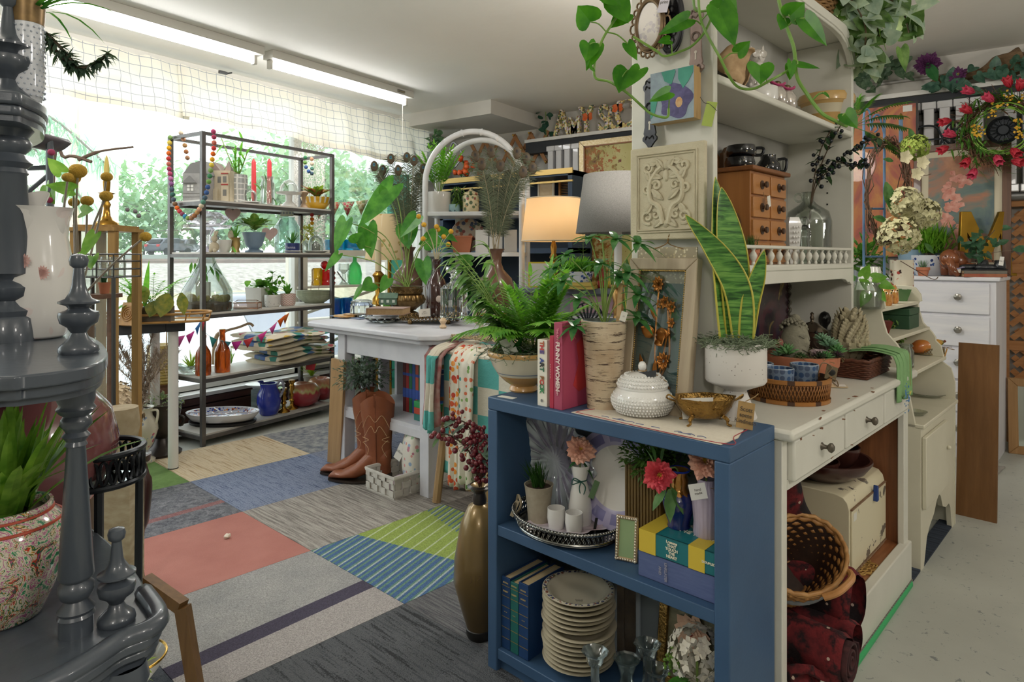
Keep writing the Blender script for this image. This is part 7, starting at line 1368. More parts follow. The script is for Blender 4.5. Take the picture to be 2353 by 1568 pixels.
# ================================================================ ON THE WHITE TABLE
ZT=TT+.0008
def TB_(name,lab,cat,px,py,grp=None,rot=0,z=ZT):return T(name,lab,cat,px,py,z=z,grp=grp,rot=rot)
t=TB_('woven_mat','blue woven place mat on the white table corner','mat',815,730,rot=-42);t.so(MB().bx(-.19,.14,-.06,.10,0,.006),M('5b6a85','8b98ad',.9,ns=200),bev=.002)
t=TB_('wood_coasters','scalloped wooden coasters on the blue mat','coasters',795,728,z=ZT+.007);k=t.s;t.so(MB().la([(0,0),(26,0),(28,2),(26,4),(0,4)],n=40,k=k,wave=lambda a,i:1+.06*cos(10*a)).la([(0,4.2),(24,4.2),(26,6),(0,8)],(.05,.02,0),40,k,wave=lambda a,i:1+.06*cos(10*a)),WOOD('a57a45','c39a60',0))
t=TB_('cut_glass_jar','cut glass jar with a lid on the blue mat','jar',831,727,z=ZT+.007);k=t.s;t.pt('jar_body',MB().la([(0,0),(24,0),(26,3),(26,26),(22,31),(19,31),(22,25),(22,4),(0,3)],n=24,k=k,wave=lambda a,i:1+.03*cos(12*a)),CUT('eef2f8'),sh=20);t.pt('jar_lid',MB().la([(24,31),(25,34),(18,38),(0,39)],n=24,k=k),GLASS('eef2f6',.8),sh=30)
for i,(c,lab)in en((('5a6b8f','blue cloth book at the bottom of the table stack'),('5c4048','plum book second in the table stack'),('b5a9a6','pale grey book third in the table stack'),('8f7468','tan book on top of the table stack'))):
 t=TB_('book',lab,'book',896,722,rot=-25+6*i,z=ZT+i*.0335);t.pt('cover',MB().bx(-.10,.085,-.06,.07,0,.003).bx(-.1,.085,-.06,.07,.029,.032).bx(-.102,-.096,-.06,.07,0,.032),M(c,r=.6));t.pt('pages',MB().bx(-.096,.083,-.058,.068,.003,.029),M('a58a66','8f7450',.8,ns=150))
t=T('toy_cottage','small green metal cottage ornament in front of the book stack','ornament',893,700,d=4.22);k=t.s;hg=M('4d6657','6a8572',.4,mtl=.3,ns=30);t.pt('cottage_walls',MB().bx(-20*k,20*k,-10*k,12*k,0,16*k),hg);t.pt('cottage_roof',MB().pr_([(-12*k,15*k),(14*k,15*k),(1*k,27*k)],-22*k,22*k,'x'),hg);[t.pt('cottage_window',MB().bx((x-3)*k,(x+3)*k,-10.6*k,-10*k,5*k,11*k),M('cfd6cb'))for x in(-13,0,13)]
t=TB_('crystal_dish','low cut crystal dish at the front of the white table','dish',883,741);k=t.s;t.so(MB().la([(0,2),(30,2),(44,10),(43,12),(28,6),(0,5)],n=48,k=k,wave=lambda a,i:1+.06*cos(12*a)*(1<i<4)),CUT(),sh=20)
brs=M('8a6f45','5f4c30',.3,ns=30,mtl=.8)
t=TB_('brass_planter','lobed brass footed planter holding a big monstera','planter',934,722);k=t.s;t.pt('planter_bowl',MB().la([(0,0),(26,0),(26,4),(16,8),(24,14),(40,26),(42,34),(38,44),(33,47),(36,48),(37,60),(40,64),(36,64),(0,60)],n=80,k=k,wave=lambda a,i:1+(.05*abs(cos(10*a))if 3<i<8 else 0)),brs,sh=40);c=MB();[c.tb([((37*cos(a+b*.12))*k,(37*sin(a+b*.12))*k,(54+4*e)*k)for b,e in((0,-1),(1,0),(0,1),(-1,0))],.002,4,True)for a in[i*pi/12 for i in rg(24)]];t.pt('ring_band',c,brs)
lf=MB();st=MB();Sd(2)
for(sx,sy),(ex,ey),W,rr in[((800,510),(778,580),46,0),((905,430),(832,520),46,0),((885,445),(880,428),20,0),((845,520),(855,590),50,.02),((820,560),(838,535),40,.01),((782,585),(755,622),20,0),((960,500),(925,545),44,0),((935,520),(940,570),52,.02),((860,650),(838,665),36,0),((835,660),(818,690),18,0),((985,555),(1020,560),44,.01),((975,600),(985,655),40,0),((895,640),(880,670),26,0),((1010,530),(1050,555),24,.03),((1080,600),(1045,590),26,.05),((900,690),(890,710),16,-.02),((1000,545),(960,560),46,.05)]:
 L=lambda x,y,o:V(((x-934)*k,o,(722-y)*k));b=L(sx,sy,-.05+rr*3);e=L(ex,ey,-.08+rr*3);st.tb(sm([(Gs(0,.01),Gs(0,.01),60*k),(lerp(0,b.x,.45),b.y*.3,lerp(60*k,b.z,.75)),b],6),.0036,5);lf.le(b,e-b,(e-b).length*1.05,W*k,.02,.15,'heart',8,up=(Uf(-.6,.6),-1,.3))
t.pt('stems',st,STEM);t.fo(lf,LEAF('35742a','63a444',.3,ns=14),sh=None);t.pt('soil',moss(MB(),34*k,60*k,60,3,.01),MOSS)
t=TB_('gilt_mirror_tray','gilt footed mirror tray under the decanter','tray',990,741);k=t.s;t.pt('tray_mirror',MB().la([(0,12),(66,12),(66,14),(0,14)],n=40,k=k,sy=.75),M('b5b8b5',r=.06,mtl=1));c=MB();Sd(3);[c.tb([((70+Gs(0,1.5))*k*cos(a+b*.05),52*k*sin(a+b*.05),(12+5*e)*k)for b,e in((0,-1),(1,0),(0,1),(-1,0))],.0032,5,True)for a in[i*pi/26 for i in rg(52)]];t.pt('gilt_border',c,brs);[t.pt('foot',MB().ball((70*k*cos(a),52*k*sin(a),5*k),6*k,8,sz=1.),brs)for a in(-2.2,-.9,.6,2.5)]
zt=ZT+14.5*k
tag(t,(-8*k,-.12,26*k),.065,.045,(75,-6,0),'d6d0c6',txt='AMY\nSCOTT')
t=TB_('decanter','square cut crystal whisky decanter on the gilt tray','decanter',1043,733,z=zt);k=t.s;t.pt('decanter_body',MB().la([(0,0),(29,0),(31,4),(30,16),(30,70),(26,76),(12,82),(9,86),(9,94),(13,97),(10,97),(7,86),(0,82)],n=40,k=k,wave=lambda a,i:1+.03*cos(20*a)*(1<i<6)),CUT(),sh=15);t.pt('stopper',MB().la([(0,92),(6,96),(8,104),(16,106),(19,112),(18,120),(0,121)],n=24,k=k,wave=lambda a,i:1+.05*cos(10*a)),CUT(),sh=20)
t=TB_('brown_bottle','dark brown glass bottle of yellow billy buttons behind the decanter','bottle',1003,722,z=zt);k=t.s;t.pt('bottle_glass',MB().la([(0,0),(24,0),(25,4),(25,64),(20,78),(9,94),(8,118),(10,120),(10,126),(8,126),(0,110)],n=28,k=k),M('2e1714','3c2019',.12,coat=.6),sh=60);t.pt('printed_emblem',MB().ball((8*k,-24*k,36*k),8*k,10,sy=.2),M('b9aaa0'));st=MB();c=MB()
yb=M('b88a1f','cfa238',.8,ns=80)
for x,z in((-42,225),(-28,205),(2,195),(0,201),(33,190),(16,178),(-30,173),(28,160)):p=V(((x)*k,Gs(0,.02),z*k));st.tb(sm([(0,0,110*k),(x*.3*k,0,lerp(120*k,p.z,.5)),p],4),.0022,5);t.pt('flower_head',MB().ball(p,6*k,10),yb,sh=180)
t.pt('flower_stems',st,M('a59a78'))
grg=GLASS('1f9a3f',.45,.04)
def goblet(lab,px,py):t=TB_('green_goblet',lab,'goblet',px,py,grp='green glass goblets');k=t.s;t.pt('goblet_bowl',MB().la([(0,26),(6,30),(12,48),(18,76),(16,76),(10,48),(0,34)],n=32,k=k,wave=lambda a,i:1+.07*cos(8*a)),grg,sh=30);t.pt('goblet_stem',MB().la([(5,28),(6,24),(3,18),(5,12),(5,10)],n=12,k=k),M('8f7036',r=.3,mtl=.8));t.pt('goblet_foot',MB().la([(0,0),(14,0),(12,6),(4,12),(0,12)],n=20,k=k),grg)
goblet('green fluted goblet half hidden by the decanter',1068,733);goblet('green fluted goblet next to the black box',1094,736)
t=TB_('black_box','black octagonal box with gold lines on the white table','box',1135,740);k=t.s;t.pt('box_body',MB().la([(0,0),(42,0),(42,24),(36,29),(0,29)],n=8,k=k,sy=.6),M('161713',r=.25));[t.pt('gold_line',MB().la([(42.4,z),(42.8,z+1),(42.4,z+2)],n=8,k=k,sy=.6),gmt)for z in(1,16,20)]
t=TB_('round_flask','pale green round glass flask behind the goblets','flask',1097,722);t.so(MB().ball((0,0,.09),.085,20,sy=.5).tb([(0,0,.16),(0,0,.2)],.018,12),GLASS('b9d6c4',.8),sh=60)
wal=M('4f3526','6b4c3a',.3,ns=14,coat=.3)
def feathers(t,z0,tips,k,ec='2f7a78',sc='242a6a'):
 qm_,bm2,ms=M('8f8265',r=.6),M('4a4a36','5d6a4f',.6,ns=8),(('feather_eye',M('3d2f20','54432a',.5,ns=30),1.),('eye_ring',M(ec,r=.4),.66),('eye_spot',M(sc,r=.35),.36))
 for x,z,o in tips:
  p0=V((Gs(0,4)*k,Gs(0,4)*k,z0));p1=V((x*k,o,z*k));P=sm([p0,p0.lerp(p1,.5)+V((-x*.10*k,0,8*k)),p1],9);ba=MB();fq=t.pt('feather',MB().tb(P,[.0028*(1-.6*i/len(P))for i in rg(len(P))],4),qm_)
  d=(P[-1]-P[-3]).normalized();sd=d.cross(V((0,1,0))).normalized()
  for i in rg(5,len(P)):
   for j in rg(10):
    q=P[i-1].lerp(P[i],j/10)
    for s in(-1,1):a=q+sd*s*Uf(.025,.075)+d*Uf(.02,.05)+V((0,Gs(0,.012),0));ba.le(q,a-q,(a-q).length,.0032,.1,0,'lance',2,up=(0,-1,0))
  t.pt('feather_barbs',ba,bm2,fq,sh=None)
  for nm,m,f in ms:t.pt(nm,MB().ball(p1+V((0,-.004-.004*(1-f),.012*(1-f))),.034*f,12,sx=.8,sy=.12,sz=1.15),m,fq)
vp=[(0,0),(20,0),(24,6),(38,45),(42,70),(36,92),(18,112),(12,128),(13,148),(20,160),(17,160),(10,140),(0,130)]
Sd(5)
t=TB_('brown_vase','brown pottery vase of dark peacock feathers near the cream lamp','vase',1140,732);k=t.s;t.pt('vase_body',MB().la(vp,n=32,k=k),wal,sh=60);feathers(t,150*k,[(-48,372,0),(-12,385,.03),(-32,352,-.05),(10,352,.02),(48,380,0),(70,370,.04),(62,335,-.03),(28,330,.05),(-20,320,.06),(84,345,.0)],k,'33291d','1f1a18')
t=TB_('brown_vase','brown pottery vase of blue eyed peacock feathers behind the monstera','vase',938,712);k=t.s;t.pt('vase_body',MB().la(vp,n=32,k=k*.9),wal,sh=60);feathers(t,140*k,[(-78,330,0),(-60,322,.03),(-38,345,-.03),(-20,318,-.05),(16,340,-.05),(34,325,.02),(-66,308,.05),(-5,352,.04),(22,305,.04)],k)
# ================================================================ BOOTS, BASKET, QUILT AND BOOKS BY THE TABLE
lea=M('8f5233','7a4429',.42,ns=9,coat=.15,bump=.12,bs=90)
def boot(lab,px,py,rot):
 t=T('cowboy_boot',lab,'boot',px,py,z=.009,rot=rot,grp='brown cowboy boots');sh_=MB()
 prof=[(0,.062,.050,.0),(.10,.058,.046,.004),(.2,.064,.052,.002),(.28,.075,.056,0),(.36,.078,.056,0)]
 def sf(u,v):
  f=v*4;i=min(int(f),3);f-=i;z,rx,ry,cx=[lerp(prof[i][j],prof[i+1][j],f)for j in rg(4)];a=u*2*pi;top=.05*abs(sin(a))**2*max(0,v-.75)/.25-.03*max(0,v-.8)/.2
  return V((cx+rx*cos(a),ry*sin(a),.045+z+top))
 sh_.sh_t(sf,32,24)
 def ff(u,v):
  x=lerp(.062,-.225,u);s=min(1,(1-u)/.10+.05)**.55*min(1,u/.06+.35);w_=(.046 if u<.3 else lerp(.046,.05,(u-.3)/.3)if u<.6 else lerp(.05,.016,((u-.6)/.4)**1.4))*s;h=lerp(.13,.035,min(1,max(0,(u-.28)/.5))**.8)*(s if u>.8 else 1);a=v*2*pi
  return V((x,w_*cos(a),.018+h*.5+h*.5*sin(a)+(.028 if u<.3 else.028*max(0,1-(u-.3)/.25))))
 sh_.sh_t(ff,36,22);t.pt('boot_leather',sh_,lea,sh=180)
 so=t.pt('sole',MB().pr_([(.06,-.03),(.065,0),(.06,.03),(0,.04),(-.10,.052),(-.17,.036),(-.225,.008),(-.225,-.008),(-.17,-.036),(-.10,-.052),(0,-.04)],.006,.016),M('2b1f18',r=.5));t.pt('heel',MB().pr_([(.062,-.03),(.066,0),(.062,.03),(.0,.036),(0,-.036)],0,.045),M('2b1f18',r=.5))
 c=MB();
 for s in(-1,1):
  for pts in([(-.05,.12),(-.03,.17),(-.055,.2)],[(.05,.13),(.03,.18),(.055,.21)],[(-.06,.27),(-.03,.33),(0,.30),(.03,.33),(.06,.27)],[(-.05,.23),(-.02,.28),(0,.25),(.02,.28),(.05,.23)],[(-.06,.2),(-.03,.215),(-.06,.225)],[(.06,.2),(.03,.215),(.06,.225)]):c.tb(sm([(x,s*.0575*sqrt(max(.1,1-(x/.08)**2)),z)for x,z in pts],5),.0012,4)
 t.pt('stitching',c,M('c9a880'));t.pt('pull_strap',MB().tb(sm([(0,-.056,.37),(0,-.05,.43),(0,-.044,.37)],5),.009,6,flat=.2),lea);t.o.scale=(1.17,1.17,1.1);t.pt('side_seam',MB().tb([(0,-.055,.4),(.002,-.051,.2),(.004,-.047,.1)],.003,5),M('6f3a22'));return t
b1=boot('brown stitched cowboy boot nearer the white basket',868,1106,0);b2=boot('brown stitched cowboy boot filled with grey green foliage behind its pair',848,1089,4)
Sd(6);b2.pt('foliage',bu(MB(),(-.03,0,.50),.14,.07,.085,620,.026,.015,shell=.2),LEAF('46584e','7d9185',.5),sh=None)
bwm=M('cfccc4','bdb9b0',.6,ns=30)
t=T('slat_basket','long white painted splint basket beside the cowboy boots','basket',905,1150,z=.009,rot=47);L,D,H_=.60,.23,.105;x0=0;c=MB()
for j in rg(3):
 z=.012+j*.032
 for i in rg(12):
  xx=x0+L*i/12;o=.004*(1 if(i+j)%2 else-1)
  for y in(0+o,D+o):c.bx(xx,xx+L/12,y-.0018,y+.0018,z,z+.030)
 for i in rg(7):
  yy=D*i/7;o=.004*(1 if(i+j)%2 else-1);c.bx(x0+o-.0018,x0+o+.0018,yy,yy+D/7,z,z+.03);c.bx(x0+L+o-.0018,x0+L+o+.0018,yy,yy+D/7,z,z+.03)
t.pt('woven_splints',c,bwm);c=MB();[c.bx(x0+L*(i+.2)/12,x0+L*(i+.8)/12,y-.001,y+.001,.0,H_)for i in rg(12)for y in(0,D)];t.pt('uprights',c,bwm);t.pt('basket_rim',MB().tb([(x0-.004,-.004,H_),(x0+L+.004,-.004,H_),(x0+L+.004,D+.004,H_),(x0-.004,D+.004,H_)],.012,6,True,.6),bwm,bev=.002);t.pt('basket_base',MB().bx(x0,x0+L,0,D,0,.008),bwm)
t.pt('pink_cloth',MB().ball((x0+.10,.10,.03),.05,10,sz=.6).jitter(.03,12),M('a98aa0','c9b5c0',.9,ns=20));BX=t
q=NT('floral_pillow');X=q.sep(q.crd());d1=q.vor(q.crd(),34,'F1','Distance');cc=q.vor(q.crd(),34,'F1','Color');fl_=q.math('MULTIPLY',q.math('LESS_THAN',d1,.34),q.math('LESS_THAN',q.math('ADD',X[0],X[1]),.02));q.set(q.mix(fl_,'d3cfc4',q.ramp(q.sep(cc)[0],[(0,'8fa7c4'),(.3,'c98f8a'),(.55,'8fae8a'),(.8,'b57a8a')],True)),.9)
t=T('floral_pillow','white pillow with embroidered flowers standing in the splint basket','pillow',loc=t0(BX.loc,BX.rz,.22,.115,.012),d=3.2,rot=8)
t.pt('pillow_body',MB().sh_t(lambda u,v:V((.07*cos(2*pi*u)*abs(sin(pi*v))**.55,.15*sin(2*pi*u)*(.55+.45*abs(sin(pi*v))**.4)*(1 if.02<v<.98 else.9),.135-.135*cos(pi*v))),32,24),q.m,sh=180);tag(t,(-.075,-.05,.17),.045,.085,(80,24,-40),'d8d6d0',txt='pillow')
q=NT('patchwork');X=q.sep(q.crd());ck=q.n('ShaderNodeTexChecker');ck.inputs['Scale'].default_value=1;v=q.n('ShaderNodeCombineXYZ');q.l(q.math('ADD',q.math('MULTIPLY',X[0],7.7),20.),v.inputs[0]);q.l(q.math('ADD',q.math('MULTIPLY',X[2],7.7),20.45),v.inputs[1]);v.inputs[2].default_value=.5;q.l(v.outputs[0],ck.inputs[0]);ck.inputs[1].default_value=lin('58a5a0');ck.inputs[2].default_value=lin('cfc9b9')
q.set(ck.outputs[0],.95);q.bump(q.noise(q.crd(),55,3),.35,.01);qm=q.m
t=T('patchwork_quilt','turquoise and cream patchwork quilt folded over a rustic rack','quilt',1010,1150,z=.009,rot=-42);k=t.s;zt=.76
def qf(x0,x1,y0,dz0,dz1,wv):
 def fn(u,v):
  x=lerp(x0,x1,u);s=v
  if s<.2:a=s/.2*pi/2;y=.13*(1-sin(a))+y0;z=zt+.03*cos(a)*0+.035*sin(pi*s/.4)*0-.04*(1-cos(a))
  else:y=y0-.02-.015*(s-.2);z=zt-.04-(s-.2)/.8*lerp(dz0,dz1,u)
  return V((x,y+wv*sin(u*11+s*2)*s,z+.006*sin(u*14)))
 return fn
QT=.02
t.pt('quilt_cloth',MB().sh_t(qf(.02,.52,.04,.58,.60,.012),40,30),qm,solid=.022)
t.pt('quilt_fold',MB().sh_t(qf(-.06,.06,-.02,.34,.34,.02),14,26),M('8f2430','b5a9a0',.95,ns=16),solid=.02);t.pt('quilt_edge',MB().sh_t(qf(.0,.055,-.06,.34,.36,.015),10,26),qm,solid=.018)
t.pt('floral_panel',MB().sh_t(qf(.10,.17,-.0,.60,.62,.01),10,26),SPOTS('d3cdbd',['c9542f','d98a30','b8432f','cf6a3a'],34,.46,.9),solid=.016);t.pt('leaf_print_panel',MB().sh_t(qf(.165,.26,-.004,.57,.60,.01),10,26),SPOTS('d3cdbd',['5f8a4a','3f8f8a','c96a4a','7a9a55'],30,.30,.9),solid=.014)
rk=WOOD('8f7350','a88a62',2,.8);t2=T('quilt_rack','rustic branch rack carrying the patchwork quilt','rack',1010,1152,z=.009,rot=-42);[t2.pt('rack_leg',MB().tb([(x,y,0),(x+.01,.08,zt-.05)],.021,8),rk)for x,y in((.0,-.02),(.34,-.03),(.0,.2),(.36,.2))];t2.pt('rack_pole',MB().tb([(-.06,.1,zt-.055),(.55,.1,zt-.05)],.016,8),rk)
lc=M('a89878','8a7a5c',.8,ns=50)
t=T('lace_runner','beige crocheted lace strip lying on the quilt top','lace',loc=t.loc+V((0,0,zt+.036)),d=3.2,rot=-42);c=MB();Sd(4)
for i in rg(130):p=V((lerp(.0,.5,Rr()),Uf(.06,.16),Rr()*.012));c.tb([p+V((.012*cos(b),.012*sin(b),.003*sin(2*b)))for b in[j*pi/4 for j in rg(8)]],.0028,4,True)
t.so(c,lc);t=T('carved_scroll','cream carved scroll ornament standing on the lace strip','ornament',1110,850,z=zt+.058,d=3.28);k=t.s;c=MB();[c.tb(sm([(x*k,0,z*k)for x,z in P_],6),[5*k]*40,7)for P_ in([(0,0),(-4,20),(10,40),(30,42),(36,26),(24,22)],[(8,4),(24,10),(34,30),(44,22)],[(-4,18),(-20,30),(-16,50),(-2,56),(4,46)])];t.so(c,M('c9c0ad','b5ab95',.7,ns=30))
t=T('spindle_finial','pale turned wooden finial behind the quilt','finial',1018,850,z=zt+.045,d=3.45);k=t.s;t.so(MB().la([(0,0),(8,0),(6,6),(9,10),(5,16),(9,24),(5,30),(0,32)],n=14,k=k),WOOD('b59a7a','c9b08f'))
zs=.3505;pl_=lambda c1,c2,c3:SPOTS(c1,[c2,c3],16,.55,.5)
for i,(c,lab)in en((('5a2a2c','dark plaid book at the far end of the lower table shelf'),('8f3230','red plaid book on the lower table shelf'),('2f6a4a','green plaid book between red and blue ones'),('35558f','blue plaid book on the lower table shelf'),('b0503f','orange plaid book on the lower table shelf'),('2f7055','second green plaid book on the lower table shelf'),('a58a4a','gold spined plaid book next to the blue pail'))):
 t=T('plaid_book',lab,'book',loc=t0(TB,YAW+ra(-42),-.40+i*.027,.16,zs),d=3.5,rot=-42,grp='plaid books on the lower shelf');t.pt('cover',MB().bx(0,.003,0,.2,0,.27).bx(.021,.024,0,.2,0,.27).bx(0,.024,-.003,.003,0,.27),M(c,r=.5));t.pt('pages',MB().bx(.003,.021,.003,.195,.004,.266),M('b3a180'));t.pt('plaid_bands',MB().bx(-.0003,.0243,-.004,-.0028,.08,.13).bx(-.0003,.0243,-.004,-.0028,.2,.215),M('3a55a0',r=.5))
for i,(c,lab)in en((('2f6f66','teal plaid book lying lowest under the blue pail'),('a8432f','red plaid book lying in the middle under the pail'),('2f8a4f','green plaid book lying directly under the blue pail'))):t=T('plaid_book',lab,'book',loc=t0(TB,YAW+ra(-42),-.20,.07,zs+i*.0335),d=3.4,rot=-42,grp='plaid books on the lower shelf');t.pt('cover',MB().bx(0,.19,0,.22,0,.033),M(c,r=.5),bev=.002);t.pt('plaid_bands',MB().bx(.05,.09,-.001,.221,-.0002,.0332).bx(.14,.16,-.001,.221,-.0002,.0332),M('3f5fae',r=.5))
t=T('blue_pail','blue enamel pail with a wooden handle on the plaid books','pail',loc=t0(TB,YAW+ra(-42),-.10,.16,zs+.101),d=3.35);t.pt('pail_body',MB().la([(0,0),(.058,0),(.06,.004),(.076,.15),(.072,.15),(.056,.006),(0,.006)],n=32),M('41608f','4a6b9c',.35,ns=9,coat=.4),sh=60);t.pt('pail_rim',MB().tb([(.075*cos(a),.075*sin(a),.15)for a in[i*pi/16 for i in rg(32)]],.003,6,True),M('dfe0e2'));h_=t.pt('bail_handle',MB().tb(sm([(-.076,0,.135),(-.085,-.07,.06),(0,-.11,.03),(.085,-.07,.06),(.076,0,.135)],6),.002,6),M('b9bcc0',r=.3,mtl=.8));t.pt('wooden_grip',MB().tb([(-.04,-.108,.033),(.04,-.108,.033)],.010,10),WOOD('9c6238','b0764a',0),h_)
cb=M('a47d55','94704b',.8,ns=6)
t=T('cardboard_sheet','brown cardboard panel standing behind the white table','panel',loc=t0(TB,YAW+ra(-42),-.92,.78,.009),d=4,rot=-42);t.so(MB().bx(0,.70,0,.012,0,.62),cb);t.rx(-4)
t=T('wood_plank','narrow tan board leaning at the table leg','board',752,1062,z=.009,rot=-30);t.so(MB().bx(0,.10,.0,.02,0,.62),WOOD('a5825a','b8976c'));t.o.rotation_euler=(ra(4),ra(7),t.rz)
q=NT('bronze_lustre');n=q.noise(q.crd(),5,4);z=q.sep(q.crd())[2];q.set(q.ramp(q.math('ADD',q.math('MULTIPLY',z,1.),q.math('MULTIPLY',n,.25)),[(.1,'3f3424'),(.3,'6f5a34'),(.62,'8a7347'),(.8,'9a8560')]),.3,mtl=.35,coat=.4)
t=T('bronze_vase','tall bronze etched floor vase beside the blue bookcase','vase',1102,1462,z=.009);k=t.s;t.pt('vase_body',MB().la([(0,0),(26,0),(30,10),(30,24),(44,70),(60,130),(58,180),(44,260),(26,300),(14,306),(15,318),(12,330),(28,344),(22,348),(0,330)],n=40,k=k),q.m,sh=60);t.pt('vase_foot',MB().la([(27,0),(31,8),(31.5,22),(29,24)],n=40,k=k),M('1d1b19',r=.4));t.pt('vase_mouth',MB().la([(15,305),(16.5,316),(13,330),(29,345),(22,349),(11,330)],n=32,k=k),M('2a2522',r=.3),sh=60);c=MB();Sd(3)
sf_=lambda a,z:V((lerp(58,40,max(0,(z-160)/100))*1.01*k*cos(a),lerp(58,40,max(0,(z-160)/100))*1.01*k*sin(a),z*k))
for a0,z0 in((-1.9,190),(-1.2,215),(-1.7,165)):[c.tb(sm([sf_(a0+.05*i*cos(b),z0+.0),sf_(a0+.16*cos(b),z0+14*sin(b)),sf_(a0+.30*cos(b),z0+24*sin(b))],4),.0016,4)for i,b in en([j*pi/4 for j in rg(8)])]
t.pt('etched_flowers',c,M('5f4a2c'));st=MB();bmt=M('5f1a24','7d2a30',.25,ns=60,coat=.5);lf=MB()
for pts in([(0,345),(-20,420),(-60,460),(-98,468)],[(0,345),(-6,430),(-30,490),(-74,500)],[(4,345),(4,420),(-16,470)],[(4,345),(10,410),(14,440)],[(0,345),(8,390),(20,400)],[(0,345),(-4,390),(2,430),(12,470)]):
 P=sm([(x*k,-.01,z*k)for x,z in pts],7);st.tb(P,.0025,5)
 for p in P[4::2]:
  for _ in rg(4):
   e=p+rv(.014);t.pt('berry',MB().ball(e,Uf(.007,.010),8),bmt,sh=180);st.tb([p,e],.0009,4)
 lf.le(P[-4],rv()+V((0,-.5,-.6)),.06,.03,.1,.2,'ov',4);lf.le(P[-8],rv()+V((0,-.5,.4)),.055,.03,.1,.2,'ov',4)
t.pt('berry_stems',st,M('4a3025'));t.fo(lf,LEAF('4f6a52','8ba593',.5),sh=None)
# ================================================================ THE ARCHED STAND, DRESSER, LAMPS AND WALL BEHIND
def AS(name,lab,cat,px,z,yl=.16,grp=None):x,_,d=onp(px,500,ARC.loc,ARC.rz,yl);return T(name,lab,cat,loc=t0(ARC.loc,ARC.rz,x,yl,z+.0006),d=d,grp=grp)
t=AS('white_pot','white ceramic cylinder pot with a bright parlour palm on the arched stand','planter',1008,1.525);k=t.s;pot(t,[(28,0),(29,2),(29,46),(29,48)],k,M('cfccc6',r=.2,coat=.5));palm(t,.40,20,.45,.09,.014,10,LEAF('4f8f2a','8fc850'),46*k,seed=3)
t=AS('blue_pot','small pale blue spotted pot with a trailing plant on the arched stand','planter',1043,1.525);k=t.s;pot(t,[(11,0),(15,6),(14,18),(13,20)],k,SPOTS('8fb0b5',['4a6a72'],30,.3));Sd(2);lf=MB();[lf.le((Gs(8,6)*k,Gs(0,.02),Uf(10,62)*k),rv()+V((0,0,-1)),.05,.016,.2,.2,'lance',2)for _ in rg(110)];t.fo(lf,LEAF('4f6f3a','7a9a52'),sh=None)
t=AS('floral_canister','lidded floral ceramic canister on the arched stand','canister',1082,1.525);k=t.s;cn=SPOTS('c9bb95',['4a5a3a','8f4f3f','5d6a4a','a5814f'],34,.45,.3);t.pt('canister_body',MB().la([(0,0),(18,0),(19,3),(19,38),(16,42),(0,42)],n=28,k=k),cn,sh=60);t.pt('canister_lid',MB().la([(17,42),(16,47),(8,50),(4,53),(5,57),(0,58)],n=20,k=k),cn,sh=60)
t=AS('fluted_blue_vase','pale blue fluted fan vase on the middle shelf of the arched stand','vase',1000,1.236);k=t.s;t.so(MB().la([(0,0),(9,0),(8,6),(14,24),(18,34),(16,34),(0,10)],n=48,k=k,wave=lambda a,i:1+.08*cos(9*a)),M('7fb0c4','94c0d0',.25),sh=60)
t=AS('teal_vase','tall leaf shaped teal vase beside the fluted blue one','vase',1018,1.236);k=t.s;t.so(MB().la([(0,0),(8,0),(14,22),(10,40),(0,50)],n=24,k=k,sy=.5),M('5d93a3','6fa5b3',.3),sh=60)
t=AS('clay_planter','pinkish terracotta trough planter on the middle stand shelf','planter',1062,1.236,.2);k=t.s;t.pt('trough',MB().la([(0,0),(26,0),(34,34),(36,34),(36,38),(32,38),(0,30)],n=4,k=k,rot=(0,0,45),sy=1),terra,sh=30)
t=AS('imari_plate','red and cream painted plate standing behind the white boxes','plate',1075,1.236,.33);t.so(MB().la([(0,0),(.09,0),(.13,.012),(.128,.015),(0,.004)],(0,0,.13),36,rot=(80,0,0)),SPOTS('b8ab97',['7a3028','4a5a48','9c5a3c','3c4a6a'],30,.45,.3),sh=60)
for i,(px,lab)in en(((1108,'white glossy box nearest the terracotta trough'),(1140,'white glossy box behind the feather quills'),(1173,'white glossy box nearest the stand leg'))):t=AS('white_box',lab,'box',px,1.236,.2,'white boxes on the arched stand');k=t.s;t.so(MB().bx(-15*k,15*k,-.05,.08,0,52*k),M('cfcfcd',r=.2,coat=.5),bev=.003)
def ND(name,lab,cat,px,z,grp=None):x,_,d=onp(px,500,NVD.loc,NVD.rz,.1);return T(name,lab,cat,loc=t0(NVD.loc,NVD.rz,x,.1,z),d=d,grp=grp)
t=ND('watering_can','galvanised watering can on top of the navy dresser','watering can',1012,1.9455);k=t.s;gz=M('8f9598','a8aeb0',.4,ns=14,mtl=.7)
t.pt('can_body',MB().la([(0,0),(30,0),(31,3),(31,66),(28,66),(27,4),(0,3)],n=30,k=k),gz,sh=60);t.pt('can_spout',MB().tb([(-28*k,-.02,14*k),(-52*k,-.03,50*k),(-70*k,-.03,80*k)],[.022,.018,.014],8),gz);t.pt('rose_head',MB().la([(0,0),(12,0),(8,8),(0,9)],(-76*k,-.03,86*k),16,k,rot=(0,-40,0)),M('7da099',r=.5));t.pt('can_handle',MB().tb(sm([(20*k,0,66*k),(30*k,0,90*k),(50*k,0,60*k),(31*k,0,30*k)],5),.009,6),gz);Sd(8);t.fo(bu(MB(),(-10*k,0,92*k),.08,.07,.11,60,.065,.05,'heart',.2),LEAF('55805a','86ab86',.4),sh=None)
t=ND('physalis_bunch','orange physalis lantern flowers spilling beside the watering can','flowers',1072,1.9455);k=t.s;Sd(9);la=MB();st=MB();lf=MB()
